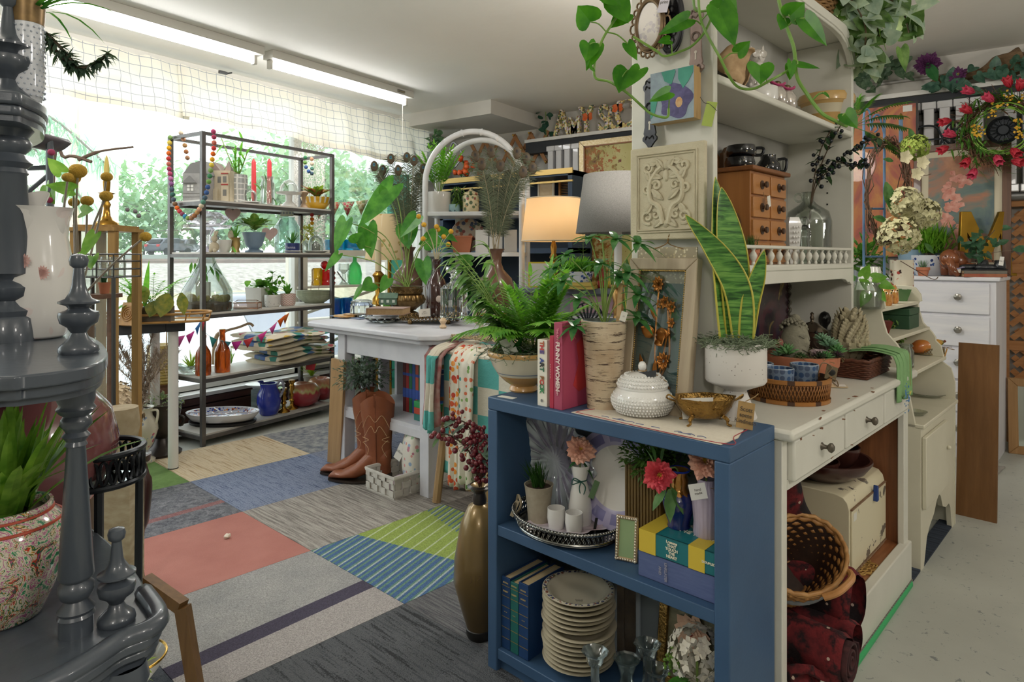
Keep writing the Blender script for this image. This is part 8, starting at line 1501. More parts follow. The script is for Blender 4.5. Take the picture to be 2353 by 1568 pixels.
for i in rg(18):
 p=V((Gs(0,26)*k,Gs(-.05,.04),Uf(6,62)*k));la.la([(0,-.03),(.024,-.012),(.027,.004),(.018,.02),(0,.038)],p,6,rot=(Uf(-40,40),Uf(-40,40),0));st.tb([(0,0,0),p*.5+V((0,0,.04)),p],.002,4);lf.le(p,rv(),.06,.03,.2,.2,'ov',3)
t.pt('lanterns',la,M('c9411f','e06a2a',.5,ns=16),sh=180);t.pt('flower_stems',st,STEM);t.fo(lf,G3,sh=None)
t=BWt('peg_rack','accordion wooden peg rack with brass knobs under the soffit','peg rack',1158,350,.06);k=t.s;pk=M('8f5f35','a5713f',.5,ns=20);kn=MB();sx=.19
for i in rg(5):
 for s in(1,-1):
  a=V((-.42+i*sx,-.012*(s+1.5),.15*s));b=V((-.42+(i+1.0)*sx,-.012*(s+1.5),-.15*s));L=(b-a).length;t.pt('rack_slat',MB().box((a+b)/2,(L*1.05,.012,.036),(0,math.degrees(atan2(a.z-b.z,b.x-a.x)),0)),pk)
for i in rg(6):
 for z in(.15,-.15):kn.ball((-.42+i*sx,-.05,z),.013,8)
for i in rg(5):kn.ball((-.42+(i+.5)*sx,-.05,0),.013,8)
t.pt('brass_knobs',kn,M('cfa55a',r=.2,mtl=.9),sh=180)
mos=SPOTS('c9b26a',['5f7a55','c9b8d0','3a4a3a','d8c98a','8a5f4a','e0dcc8'],60,.62,.3)
zl=2.3455
for i,(ch,px,sz,fl_)in en((('A',1292,.30,1),('M',1321,.19,1),('Y',1348,.30,1),('S',1388,.27,1),('C',1415,.25,1),('O',1441,.33,1),('T',1468,.25,1),('T',1490,.25,1))):
 t=BWt('mosaic_letter',f'mosaic covered letter {ch} on the wall ledge'+(', behind the hutch edge' if i==6 else ', hidden end of the row' if i==7 else ''),'letter',px,300,.10);t.loc.z=zl;mb=tx_(ch,sz*1.25,.02,sx=.72,bold=.006);lo=min(p.y for p in mb.v);mb.xf(XZ(0,0,-lo));t.so(mb,mos,sh=30)
for px,py in((1422,250),(1353,270)):t=BWt('butterfly','orange butterfly perched on the mosaic letter '+('O' if px>1400 else 'Y'),'butterfly',px,py,.16);c=MB();[c.le((0,-.01,0),(s,-.4,z),.06,.05,0,.1,'obo',4,up=(0,-1,0))for s in(-1,1)for z in(.6,-.4)];t.pt('wings',c,M('b5451f','d9702f',.6,ns=60));t.pt('butterfly_body',MB().tb([(0,-.012,-.03),(0,-.012,.03)],.005,6),M('1d1714'))
t=BWt('leaf_sprig','small dark green leaf sprig beside the mosaic letter A','plant',1255,318,.12);Sd(4);lf=MB();st=MB()
for i in rg(11):p=V((Gs(0,.05),-.02,.03+.022*i));lf.le(p,rv()+V((0,-.3,.3)),.075,.055,.1,.2,'ov',4,up=(0,-1,.2))
st.tb([(0,0,0),(.0,-.01,.28)],.004,5);t.fo(lf,LEAF('2d5240','41685a',.4),sh=None);t.pt('stem',st,STEM)
gilt=M('a98f5c','cfc3a5',.35,ns=50,mtl=.5)
t=BWt('autumn_painting','large gilt framed autumn tree painting behind the grey lamp','painting',1330,700,.20);k=t.s;w_,h=230*k,375*k;fr_(t,w_,h,.06,.05,gilt);t.pt('inner_frame',MB().bx(.05,.062,-.004,.02,.05,h-.05).bx(.05,w_-.05,-.004,.02,h-.062,h-.05),M('8f5f3a',r=.4));q=NT('autumn_canvas');co=q.crd((1,1,1));n=q.noise(co,3.2,3);n2=q.noise(co,22,4,.7);bg_=q.ramp(n,[(.3,'b5ad6a'),(.7,'cfc890')]);tr_=q.ramp(q.noise(co,11,3),[(.3,'7a3f2a'),(.5,'b06a35'),(.6,'8f7a3a'),(.7,'6f2f28')]);X=q.sep(co);mk=q.math('MULTIPLY',q.math('GREATER_THAN',q.math('ADD',n2,q.math('MULTIPLY',q.math('SUBTRACT',.28,X[0]),.5)),.52),q.math('LESS_THAN',X[0],.47));t.pt('canvas',MB().bx(.055,w_-.055,.01,.02,.055,h-.055),q.set(q.mix(mk,bg_,tr_),.5))
t=BWt('small_painting','small cream framed flower painting leaning by the radiator','painting',1248,462,.5);k=t.s;fr_(t,44*k,64*k,.018,.02,M('cfc5b0',r=.5));t.pt('canvas',MB().bx(.014,44*k-.014,.008,.012,.014,64*k-.014),ptg([(.3,'c9a87d'),(.55,'d3b890'),(.7,'4f7a6a'),(.8,'a5563f')],7));t.o.location.x-=.06
t=BWt('rattan_tray','orange rattan tray frame standing before the white radiator','tray',1283,470,.45);k=t.s;fr_(t,46*k,60*k,.02,.02,M('b8783a','c98d4a',.5,ns=30));c=MB();[c.tb([(.015,.01,z*60*k/16),(46*k-.015,.01,z*60*k/16)],.0025,4)for z in rg(1,16)];t.pt('rattan_bars',c,M('c98d4a'))
t=T('cream_lamp','lit brass table lamp with a cream drum shade','lamp',1272,660,z=1.0006);k=t.s;sh_=NT('lamp_shade');sh_.set('e8d9bd',.8);tr=sh_.n('ShaderNodeBsdfTranslucent');tr.inputs[0].default_value=lin('ecd9b5');mx=sh_.n('ShaderNodeMixShader');mx.inputs[0].default_value=.5;sh_.l(sh_.b.outputs[0],mx.inputs[1]);sh_.l(tr.outputs[0],mx.inputs[2]);sh_.l(mx.outputs[0],sh_.out.inputs[0])
t.pt('lamp_base',MB().la([(0,0),(22,0),(22,5),(9,12),(7,24),(12,30),(7,38),(9,52),(5,60),(10,68),(6,78),(8,92),(4,104),(4,118),(0,118)],n=24,k=k),M('a8803f','8a642c',.25,ns=20,mtl=.9),sh=60);t.pt('lamp_shade',MB().la([(74,106),(62,203)],n=44,k=k),sh_.m,sh=180);t.pt('shade_trim',MB().tb([(74*k*cos(a),74*k*sin(a),106*k)for a in[i*pi/22 for i in rg(44)]],.004,6,True).tb([(62*k*cos(a),62*k*sin(a),203*k)for a in[i*pi/22 for i in rg(44)]],.004,6,True),M('d9cbb0'));t.pt('light_bulb',MB().ball((0,0,140*k),12*k,12),M('ffca7a',em=5.,name='lit_bulb'))
l=bpy.data.lights.new('lamp_glow','POINT');l.energy=2.2;l.color=(1,.62,.28);l.shadow_soft_size=.05;lo=link(bpy.data.objects.new('lamp_glow',l));lo.location=t.loc+V((0,0,158*k))
t=T('lamp_table','small round table behind the birch pot carrying the grey lamp','side table',1420,756,z=0,d=3.55);t.pt('table_top',MB().la([(0,.77),(.2,.77),(.205,.785),(.2,.8),(0,.8)],n=36),M('cfccc4',r=.5));t.pt('pedestal',MB().la([(.13,0),(.13,.03),(.03,.06),(.025,.4),(.04,.7),(.08,.77)],n=20),M('cfccc4',r=.5),sh=60)
t=T('grey_lamp','table lamp with a large grey linen shade and white stem','lamp',1420,758,z=.8006,d=3.55);k=t.s;t.pt('lamp_base',MB().la([(0,0),(36,0),(36,6),(14,14),(10,36),(14,50),(10,62),(16,82),(9,96),(20,100),(20,104),(0,104)],n=24,k=k),M('a8834f','86643a',.3,ns=30,mtl=.8),sh=60);t.pt('lamp_stem',MB().tb([(0,0,104*k),(0,0,236*k)],9*k,14),M('cfccc6',r=.4));t.pt('lamp_shade',MB().la([(96,222),(78,356)],n=44,k=k),M('7d7b78','8d8b87',.95,ns=160,bump=.3,bs=260),sh=180,solid=.003)
t=T('porcelain_trough','blue and white porcelain planter with a fern on the console','planter',1330,664,z=1.045,d=4.1);k=t.s;pot(t,[(26,0),(34,20),(36,24)],k,bw);Sd(6);lf=MB();[lf.le((Gs(0,16)*k,Gs(0,.03),24*k),(Gs(0,.6),Gs(0,.5),1),Uf(.06,.14),.02,.2,.2,'lance',3)for _ in rg(240)];st=MB();fd(lf,st,(10*k,0,24*k),(0,0,1),.30,10,.05,.008,.1);t.fo(lf,G2,sh=None);t.pt('stems',st,STEM)
for i in rg(2):t=T('gilt_book',['large gilt edged book at the bottom under the porcelain planter','smaller gilt edged book directly under the porcelain planter'][i],'book',1330,662,z=1.0006+i*.022,d=4.12-i*.01,rot=-20);t.so(MB().bx(-.11+i*.01,.11-i*.01,-.08,.08,0,.0215),M('a08a3f','c9b25a',.4,ns=90,st=(.1,.1,8)))
for i,(c,px,r,lab)in en((('a8323a',1374,16,'red thread spool lying on the console'),('c9b23a',1393,15,'yellow thread spool lying on the console'),('9c3f35',1380,14,'jar of red buttons above the spools'))):t=T('thread_spool' if i<2 else 'button_jar',lab,'spool' if i<2 else 'jar',px,664,z=1.0006+(.075 if i==2 else 0),d=4.15);k=t.s;t.so(MB().la([(0,0),(9,0),(8,3),(8,17),(9,20),(0,20)],(0,0,9*k if i<2 else 0),16,k,rot=(0,90,0)if i<2 else None),M(c,r=.5))
t=T('fan_shell','black wire fan shell ornament in front of the console','ornament',1350,730,d=3.72);k=t.s;t.loc.z=.80;c=MB();[c.tb([(0,0,.0),(.10*cos(a),0,.13*sin(a)+.01)],.006,5)for a in[pi*i/10 for i in rg(11)]];c.tb([(.10*cos(a),0,.13*sin(a)+.01)for a in[pi*i/20 for i in rg(21)]],.005,5);t.so(c,iron)
t=T('stool','plain white stool under the black fan shell','stool',1350,730,z=0,d=3.72);t.pt('stool_seat',MB().bx(-.12,.12,-.08,.12,.775,.7995),tw);[t.pt('leg',MB().bx(x-.015,x+.015,y-.015,y+.015,0,.775),tw)for x in(-.1,.1)for y in(-.06,.1)]
t=T('snake_plant','dark snake plant behind the grey lamp stem','planter',1448,700,z=.8006,d=3.62);t.pt('pot',MB().la([(0,0),(.05,0),(.06,.09),(.055,.09),(0,.08)],n=20),M('4f8aa5',r=.3));k=t.s;snake(t,[(0,0,.08),(-.01,0,.25),(-.02,0,.40)],.06,.2);snake(t,[(-.03,0,.08),(-.08,0,.25),(-.10,0,.38)],.06,-.2)
t=T('yellow_card','white card with a yellow border leaning behind the palm','card',1245,655,z=1.0006,d=4.3);t.pt('card',MB().bx(-.09,.09,0,.006,0,.17),M('c9b83a'));t.pt('card_face',MB().bx(-.08,.08,-.001,0,.01,.16),M('cfd2d0'))
# ================================================================ ON THE WINDOW RACK
def RT(name,lab,cat,px,yl,i,grp=None,dz=.0006):
 x,_,d=onp(px,600,RK,RRZ,yl);return T(name,lab,cat,loc=t0(RK,RRZ,x,yl,RS[i]+dz),d=d,grp=grp)
stone=M('8d8c8b','a3a19e',.6,ns=40);ivo=M('cfc4ac','bfb297',.6,ns=30)
t=RT('toy_house','grey clapboard model house on the top rack shelf','model house',457,.18,4);k=t.s;t.pt('house_walls',MB().bx(-26*k,26*k,-.06,.08,0,62*k),stone);t.pt('gable',MB().pr_([(-28*k,60*k),(28*k,60*k),(16*k,92*k),(-10*k,84*k)],-.055,.08,'y').pr_([(-26*k,40*k),(6*k,40*k),(-10*k,56*k)],-.075,-.06,'y'),M('7a7978',r=.6));t.pt('house_window',MB().bx(-16*k,-2*k,-.063,-.06,22*k,36*k),M('e3e1dc'));t.pt('window_bars',MB().bx(-9.6*k,-8.4*k,-.065,-.063,22*k,36*k).bx(-16*k,-2*k,-.065,-.063,28.5*k,29.5*k),M('6f6d6a'));t.pt('siding',MB().bx(-26.3*k,26.3*k,-.0615,-.06,8*k,9*k).bx(-26.3*k,26.3*k,-.0615,-.06,16*k,17*k),M('6f6d6a'))
t=RT('toy_mansion','cream model mansion with red trim beside the grey house','model house',510,.15,4);k=t.s;t.pt('mansion_walls',MB().bx(-26*k,26*k,-.05,.08,0,72*k).bx(-22*k,0,-.07,-.05,0,30*k).bx(8*k,24*k,-.065,-.05,0,66*k),ivo);t.pt('mansion_roof',MB().pr_([(-28*k,72*k),(4*k,72*k),(-12*k,92*k)],-.05,.08,'y').la([(12*k,72*k),(0,98*k)],(16*k,0,0),4,rot=(0,0,45)),M('9c7f72','7d7a78',.6,ns=20));[t.pt('mansion_window',MB().bx((x-4)*k,(x+4)*k,y,y+.002,z*k,(z+14)*k),M('77756f'))for x,y,z in((-14,-.052,44),(2,-.052,44),(16,-.067,44),(16,-.067,14))];t.pt('red_trim',MB().bx(8*k,24*k,-.068,-.065,38*k,41*k).bx(8*k,24*k,-.068,-.065,63*k,66*k),M('9c3b34'))
q=NT('trellis_glaze');X=q.sep(q.crd());an=q.math('ARCTAN2',X[1],X[0]);v=q.n('ShaderNodeCombineXYZ');q.l(q.math('MULTIPLY',an,.045),v.inputs[0]);q.l(X[2],v.inputs[1]);dd=q.vor(v.outputs[0],26,'DISTANCE_TO_EDGE','Distance',.1);q.set(q.mix(q.math('LESS_THAN',dd,.11),'a8aaa8','e0dfdb'),.3)
t=RT('trellis_pot','grey and white patterned tall pot with a slim lucky bamboo','planter',547,.12,4);k=t.s;pot(t,[(20,0),(20,3),(18,20),(21,50),(20,66)],k,q.m);lf=MB();st=MB();Sd(3)
for x,z in((-38,150),(10,145),(22,120),(-6,110)):P=sm([(0,0,60*k),(x*.5*k,-.01,z*.7*k),(x*k,0,z*k)],5);st.tb(P,.004,5);[lf.le(p,rv()+V((0,-.2,.4)),.11,.018,.3,.2,'lance',4)for p in P[3:]]
t.pt('stems',st,STEM);t.fo(lf,G2,sh=None)
def candle(lab,px,h,c,base=1):t=RT('red_candle',lab,'candle',px,.30,4,'red taper candles');k=t.s;t.pt('candle_wax',MB().la([(6,10),(5,h*.92),(3,h*.97),(0,h)],n=12,k=k),M(c,r=.4));t.pt('candle_holder',MB().la([(0,0),(14,0),(12,4),(6,8),(8,14),(0,14)],n=16,k=k),gls)
candle('red taper candle nearer the patterned pot',583,112,'c93a3f');candle('slightly taller red taper candle nearer the cake stand',619,115,'c4363c')
def dome(t,r,h,k):t.pt('glass_dome',MB().la([(r,2),(r,h*.55),(r*.85,h*.82),(r*.4,h*.97),(4,h),(3,h+4),(5,h+8),(0,h+11)],n=24,k=k),gls,sh=60)
def sauc(t,r,k):t.pt('saucer',MB().la([(0,0),(r*.6,0),(r,4),(r*.98,5),(0,2)],n=28,k=k),wht)
t=RT('dome_saucer','small glass dome on a white saucer by the patterned pot','cloche',573,.08,4);k=t.s;sauc(t,26,k);dome(t,16,34,k);t.pt('tiny_plant',bu(MB(),(0,0,8*k),.02,.02,.012,24,.02,.01),G1,sh=None)
t=RT('stem_vase','clear glass vase with one broad cut leaf','vase',615,.08,4);k=t.s;t.pt('vase_glass',MB().la([(0,0),(14,0),(16,4),(15,50),(12,58),(15,66),(13,66),(10,58),(13,5),(0,3)],n=20,k=k),gls,sh=60);lf=MB();lf.le((0,-.02,50*k),(-.2,-.1,1),.085,.05,.1,.2,'ov',6).le((-14*k,-.02,34*k),(-.9,0,1.2),.09,.05,.2,.2,'ov',5).le((10*k,0,20*k),(.3,0,-.4),.06,.03,.2,.2,'ov',4);t.fo(lf,G1,sh=None)
t=RT('cake_stand','white pedestal cake stand with a glass dome','cake stand',664,.08,4);k=t.s;t.pt('stand',MB().la([(0,0),(18,0),(15,6),(7,14),(8,28),(27,30),(29,34),(0,34)],n=28,k=k),wht,sh=60);t.pt('glass_dome',MB().la([(21,35),(19,48),(10,60),(0,64)],n=24,k=k),gls,sh=60);lf=MB();lf.le((0,-.03,40*k),(-.5,0,1),.08,.04,.2,.2,'ov',5);t.pt('leaf',lf,G1,sh=None)
t=RT('yellow_bowl','yellow bowl with white leaf pattern planted with croton','planter',728,.12,4);k=t.s;q=NT('leaf_bowl');X=q.sep(q.crd());an=q.math('ARCTAN2',X[1],X[0]);mk=q.math('MULTIPLY',q.math('GREATER_THAN',q.math('COSINE',q.math('MULTIPLY',an,18.)),.45),q.math('GREATER_THAN',X[2],.05));q.set(q.mix(mk,'d1a220','e3dcc8'),.2,coat=.5);pot(t,[(16,0),(20,3),(32,16),(36,28)],k,q.m);Sd(7);lf=MB();lf2=MB()
for i in rg(34):a=Rr()*6.28;(lf if i%2 else lf2).le((0,0,26*k),(cos(a)*.9,sin(a)*.7,1),Uf(.13,.22),.05,.35,.25,'lance',5)
t.pt('green_foliage',lf,LEAF('5d8f35','a3b54a'),sh=None);t.pt('red_foliage',lf2,LEAF('8f3f30','b5864a'),sh=None)
t=RT('wooden_tree','tiny wooden pedestal with a gem sprig by the yellow bowl','ornament',698,.06,4);k=t.s;t.so(MB().la([(0,0),(12,0),(8,4),(4,12),(5,26),(12,36),(0,40)],n=12,k=k),M('8f755a','a58a6c',.6,ns=30))
t=RT('stone_rabbit','small beige stone rabbit beside the front rack post','figurine',492,.08,3);k=t.s;t.so(MB().ball((0,0,12*k),11*k,12,sz=1.1).ball((2*k,-3*k,30*k),7*k,10,sz=1.1).tb([(2*k,0,34*k),(8*k,0,48*k)],2.6*k,6).tb([(0,0,34*k),(2*k,.005,48*k)],2.4*k,6).ball((-4*k,-8*k,4*k),5*k,8).ball((5*k,-8*k,4*k),5*k,8),M('b5a890','c9bda5',.8,ns=30),sh=180)
t=RT('white_cup','white scalloped cup next to the stone rabbit','cup',515,.10,3);k=t.s;t.so(MB().la([(0,0),(10,0),(15,12),(17,28),(15,28),(12,10),(0,4)],n=24,k=k),wht,sh=60)
t=RT('gold_urn','small gold urn pot with a spiky plant','planter',541,.09,3);k=t.s;pot(t,[(10,0),(8,6),(11,20),(9,28),(12,34)],k,M('9c8450','b59c66',.4,mtl=.5));Sd(2);t.fo(bld(MB(),16,.12,.012,.9,.5,c=(0,0,34*k)),G2,sh=None);t.pt('wooden_heart',MB().ball((-10*k,0,40*k),8*k,10,sy=.2,sz=1.3),ivo)
t=RT('blue_planter','blue grey footed planter with a dumb cane plant','planter',584,.10,3);k=t.s;pot(t,[(20,0),(20,4),(10,8),(18,16),(22,30),(25,42),(26,46)],k,M('8498ab','7389a0',.3),wave=lambda a,i:1+.02*cos(10*a));lf=MB();Sd(9)
for i in rg(24):a=Rr()*6.28;lf.le((Gs(0,.01),0,(50+Rr()*14)*k),(cos(a),sin(a)*.6,Uf(.2,1.6)),Uf(.12,.18),.06,.3,.2,'ov',5)
t.fo(lf,LEAF('4f8f30','a5c06a'),sh=None)
pk_=M('d0aaa5','dcbcb5',.7,ns=20)
for lab,px,yl,z in(('pink marbled wooden heart hanging above the blue planter',535,.3,88),('pale pink heart resting on the green bottle',620,.2,44)):
 t=RT('wooden_heart',lab,'heart',px,yl,3,'pink hearts');k=t.s;t.loc=t.loc+V((0,0,z*k));r=17*k;t.pt('heart_plaque',MB().pr_([(r*1.05*sin(a)**3,r*(.85*cos(a)-.33*cos(2*a)-.13*cos(3*a)-.05*cos(4*a)))for a in[i*2*pi/40 for i in rg(40)]],-.004,.004,'y'),pk_);t.pt('hanging_string',MB().tb([(0,0,r*.3),(0,0,r*1.6)]if yl>.25 else[(0,0,-r),(0,0,-44*k+.002)],.0012,4),M('8f7a5c'))
t=RT('glass_bottle','large pale green glass bottle behind the small snake plant','bottle',660,.26,3);k=t.s;t.pt('bottle_glass',MB().la([(0,0),(26,0),(28,5),(28,60),(20,72),(16,78),(18,82),(0,80)],n=24,k=k),GLASS('d5ece4',.85),sh=60);t.pt('paper_label',MB().bx(-15*k,15*k,-.006,-.004,84*k,112*k),M('e3dcc9'));[t.pt('label_writing',tx_(a,12*k,.0003).xf(XZ(0,-.0065,z*k)),M('33508f' if z<95 else '2b2b30'))for a,z in(('BOOM',104),('+++++',91))]
t=RT('navy_tin','small navy tin with a dwarf snake plant','planter',672,.08,3);k=t.s;t.pt('tin',MB().la([(0,0),(16,0),(16,22),(0,22)],n=24,k=k),M('2f3d78',r=.3));Sd(1);t.fo(bld(MB(),16,.12,.022,.7,.3,c=(0,0,20*k)),LEAF('4f8a3f','6fa858'),sh=None);sauc(t,20,k);t.pt('label_writing',tx_('Vienna',9*k,.0003).xf(XZ(0,-16.4*k,12*k)),M('cfcfe0'))
t=RT('house_cloche','glass cloche over a tiny house on a white plate','cloche',726,.09,3);k=t.s;sauc(t,30,k);dome(t,17,40,k);t.pt('tiny_house',MB().bx(-9*k,9*k,-5*k,5*k,2*k,18*k).pr_([(-9*k,18*k),(9*k,18*k),(0,27*k)],-5*k,5*k,'y'),stone)
t=RT('leafy_sprig','yellow green leafy plant behind the small cloche','plant',708,.25,3);Sd(4);k=t.s;t.fo(bu(MB(),(0,0,46*k),.06,.05,.05,60,.05,.022),LEAF('8fae4a','c9b55a'),sh=None);t.pt('glass_jar',MB().la([(0,0),(12,0),(13,28),(11,28),(0,3)],n=18,k=k),gls)
t=RT('glass_cake_stand','cut glass cake plate with a clear pedestal behind the rack posts','cake stand',478,.28,3);k=t.s;t.pt('pedestal',MB().la([(0,0),(26,0),(10,14),(7,40),(16,52),(46,56),(50,62),(0,60)],n=40,k=k,wave=lambda a,i:1+.04*cos(12*a)),GLASS('f3eef2',.8),sh=30);t.pt('glass_shards',MB().ball((0,0,78*k),44*k,20,sz=.35).jitter(.02,20),GLASS('f6f2f4',.75),sh=10)
t=RT('terrarium','big cone shaped glass terrarium with moss and a toy castle','terrarium',476,.17,2);k=t.s;t.pt('terrarium_glass',MB().la([(0,0),(54,0),(55,3),(54,46),(42,70),(20,108),(16,122),(17,126),(14,122)],n=36,k=k),GLASS('eef6f4',.9),sh=60);Sd(6);t.pt('soil_layer',MB().la([(0,2),(52,2),(52,18),(30,24),(0,22)],n=30,k=k),M('4f4338','7d6a52',.9,ns=30));c=MB();[c.ball((Gs(0,24)*k,Gs(0,20)*k,(24+Rr()*6)*k),Uf(6,12)*k,8)for _ in rg(16)];t.pt('moss_mounds',c.jitter(.008,30),M('8a8a3f','a58a55',.9,ns=25));t.pt('toy_castle',MB().bx(-24*k,-10*k,-5*k,5*k,22*k,62*k).bx(-4*k,6*k,-5*k,5*k,26*k,66*k).pr_([(-25*k,62*k),(-9*k,62*k),(-17*k,72*k)],-5*k,5*k,'y').bx(-14*k,0,-4*k,4*k,22*k,50*k),M('c9c5bb','b0aca2',.7,ns=30));c=MB();[c.le((Gs(4,18)*k,0,(100+Gs(0,16))*k),(Gs(0,.6),-.2,-1),.07,.026,.1,.2,'ov',4)for _ in rg(14)];t.fo(c,G2,sh=None)
t=RT('glass_box','copper edged glass trinket box beside the terrarium','box',568,.08,2);k=t.s;b=[(-28,0),(28,0),(28,12),(-28,12)];c=MB();[c.tb([(x*k,y*k,z0*k)for x,y,z0 in P_],.0022,5)for P_ in([(-28,-12,2),(28,-12,2),(28,12,2),(-28,12,2),(-28,-12,2)],[(-28,-12,14),(28,-12,14),(28,12,14),(-28,12,14),(-28,-12,14)],[(-22,0,20),(22,0,20)],[(-28,-12,0),(-28,-12,14),(-22,0,20)],[(28,-12,0),(28,-12,14),(22,0,20)],[(28,12,0),(28,12,14),(22,0,20)])];t.pt('copper_edges',c,M('9c6a4a',r=.3,mtl=.8));t.pt('glass_sides',MB().bx(-27*k,27*k,-11*k,11*k,2*k,14*k),GLASS('f3e8e4',.85))
for nm,lab,px,m_,ll,sd in(('polka_pot','white pot with grey dots and a leafy stem plant',626,SPOTS('dcdad6',['6f6d70','77757a'],62,.18,.35),.05,1),('chevron_pot','pink chevron pot with a small succulent',661,None,.06,2)):
 if m_ is None:q=NT('chevron');X=q.sep(q.crd());an=q.math('ARCTAN2',X[1],X[0]);zz_=q.math('ADD',q.math('MULTIPLY',X[2],60.),q.math('PINGPONG',q.math('MULTIPLY',an,4.),.8));m_=q.set(q.mix(q.math('GREATER_THAN',q.math('FRACT',zz_),.5),'cf9f98','e3dad4'),.5)
 t=RT(nm,lab,'planter',px,.09,2);k=t.s;pot(t,[(14,0),(17,4),(18,26),(17,28)],k,m_);Sd(sd);lf=MB();st=MB()
 if sd==1:
  for x,z in((-14,66),(0,82),(14,70),(22,62),(-4,60)):P=sm([(0,0,26*k),(x*.4*k,0,z*.6*k),(x*k,0,z*k)],4);st.tb(P,.002,4);[lf.le(p,rv()+V((0,-.3,.2)),.045,.028,.2,.2,'ov',4)for p in P[2:]for _ in(0,1)]
  t.pt('stems',st,STEM)
 else:bld(lf,24,.10,.026,.9,.3,c=(0,0,26*k),kind='lance')
 t.fo(lf,G2,sh=None)
t=RT('white_planter','white square planter with broad green leaves behind the dotted pot','planter',595,.22,2);k=t.s;t.pt('pot',MB().la([(0,0),(26,0),(30,44),(28,44),(0,40)],n=4,k=k,rot=(0,0,30)),wht,sh=30);Sd(5);lf=MB();[lf.le((Gs(0,12)*k,0,44*k),(Gs(0,1),Gs(-.3,.5),Uf(.2,1)),.12,.045,.4,.2,'ov',5)for _ in rg(24)];t.fo(lf,LEAF('5f9f40','9cc86f'),sh=None)
for i in rg(4):t=RT('leaf_plate',['green leaf shaped plate lowest in the nested stack','green leaf plate second in the nested stack','green leaf plate third in the nested stack','topmost green leaf plate holding a wire bird'][i],'plate',722,.14,2,'nested leaf plates',.0006+i*.012);k=t.s;t.pt('plate_body',MB().la([(0,0),(20,0),(34,10),(40,18),(38,19),(30,10),(0,3)],n=20,k=k,sy=.55,wave=lambda a,i:1+.08*cos(4*a)),M('a9ad95','8a917a',.4,ns=30),sh=60)
t.pt('wire_bird',MB().tb(sm([(-8*k,0,8*k),(-6*k,0,34*k),(6*k,0,46*k),(14*k,0,34*k),(10*k,0,24*k),(14*k,0,8*k)],5),.002,5),M('8f5f45',r=.4))
amb=NT('amber_glass');amb.set('b04a0c',.08,tr=.55,coat=.5);am=amb.m
for px,h,lab in((467,92,'amber glass bottle behind the front rack post'),(511,98,'amber glass bottle nearer the folded quilts')):t=RT('amber_bottle',lab,'bottle',px,.09,1,'amber bottles');k=t.s;t.so(MB().la([(0,0),(16,0),(17,4),(17,44),(15,54),(7,68),(6,h-8),(7,h-7),(7,h),(0,h)],n=28,k=k),am,sh=60)
qp=SPOTS('d6cdb8',['3f8a80','4a6aa5','c9a54a','5a7ab0','b5565a','7a8a4a','d6cdb8','d6cdb8'],15,.60,.95,st=(1,1,.5));ed=M('d0c6af','c2b79e',.95,ns=20)
def quilt(lab,px,z0,n,w_,d_,sd):
 t=RT('folded_quilt',lab,'quilt',px,.12,1,'folded quilts',z0);t.rz=RRZ;Sd(sd)
 for i in rg(n):
  z=i*.034;ox,oy=Gs(0,.012),Gs(0,.008)
  def fn(u,v,z=z,ox=ox,oy=oy,i=i):
   a=u*2*pi;x=w_/2*max(-1,min(1,1.25*cos(a)));h=.017*(1 if sin(a)>0 else-1)*abs(sin(a))**.5;y=lerp(-d_/2,d_/2,v);e=max(0,abs(v-.5)-.42)/.08
   return V((x+ox+.008*sin(v*9+i),y+oy+.006*sin(x*30+i),z+.02+h*max(0,1-e)**.5+.010*sin(x*13+i*1.3+v*2)))
  t.pt('quilt_layer' if i<n-1 else 'patchwork_top',MB().sh_t(fn,30,12),ed if i%2==0 and i<n-1 else qp,sh=180)
quilt('lower folded patchwork quilt with green and blue patches',668,.001,3,.50,.40,4);quilt('upper folded cream patchwork quilt with star patches',645,.112,3,.54,.42,8)
t=RT('glass_dish','wide clear glass bowl with an air plant on the quilt shelf','dish',440,.2,1);k=t.s;t.pt('dish_glass',MB().la([(0,0),(16,0),(30,12),(34,22),(28,12),(0,3)],n=24,k=k),gls);Sd(2);t.fo(bld(MB(),26,.15,.012,1.3,.3,c=(0,0,10*k)),LEAF('8fae3c','b5cc5a'),sh=None)
t=RT('driftwood_branch','forked driftwood branch leaning behind the amber bottles','branch',520,.3,1);k=t.s;t.pt('branch',MB().tb(sm([(-30*k,0,2*k),(-24*k,0,60*k),(-10*k,0,76*k),(30*k,0,88*k),(52*k,0,96*k),(62*k,0,90*k)],6),[5*k]*14+[3*k]*20,7),M('9c8468','b59c80',.8,ns=20));Sd(3);t.fo(bld(MB(),18,.15,.01,1,.4,c=(10*k,0,4*k)),LEAF('6f9a4a','9cba6a'),sh=None)
cp=SPOTS('c9cad6',['2f3f8f','c97a30','4a5aa0','8f3f35','3f4f95'],62,.5,.2)
t=RT('snack_dish','round sectioned dish of blue floral porcelain on a black turntable','dish',512,.17,0);k=t.s;t.pt('turntable',MB().la([(0,0),(74,0),(76,6),(0,8)],n=40,k=k,sy=.62),M('1c1a1c',r=.3));t.pt('dish_body',MB().la([(0,9),(70,9),(80,20),(82,26),(79,26),(70,14),(0,13)],n=48,k=k,sy=.62),M('d9d9dc',r=.2),sh=60);t.pt('painted_sections',MB().la([(0,13.5),(68,14.5),(77,24.5)],n=48,k=k,sy=.62),cp,sh=60);c=MB();[c.tb([(20*k*cos(a),12*k*sin(a),22*k),(78*k*cos(a),48*k*sin(a),24*k)],.005,5)for a in[i*pi/3 for i in rg(6)]];c.tb([(24*k*cos(a),15*k*sin(a),22*k)for a in[i*pi/3 for i in rg(6)]],.005,5,True);t.pt('dividers',c,M('d9d9dc',r=.2))
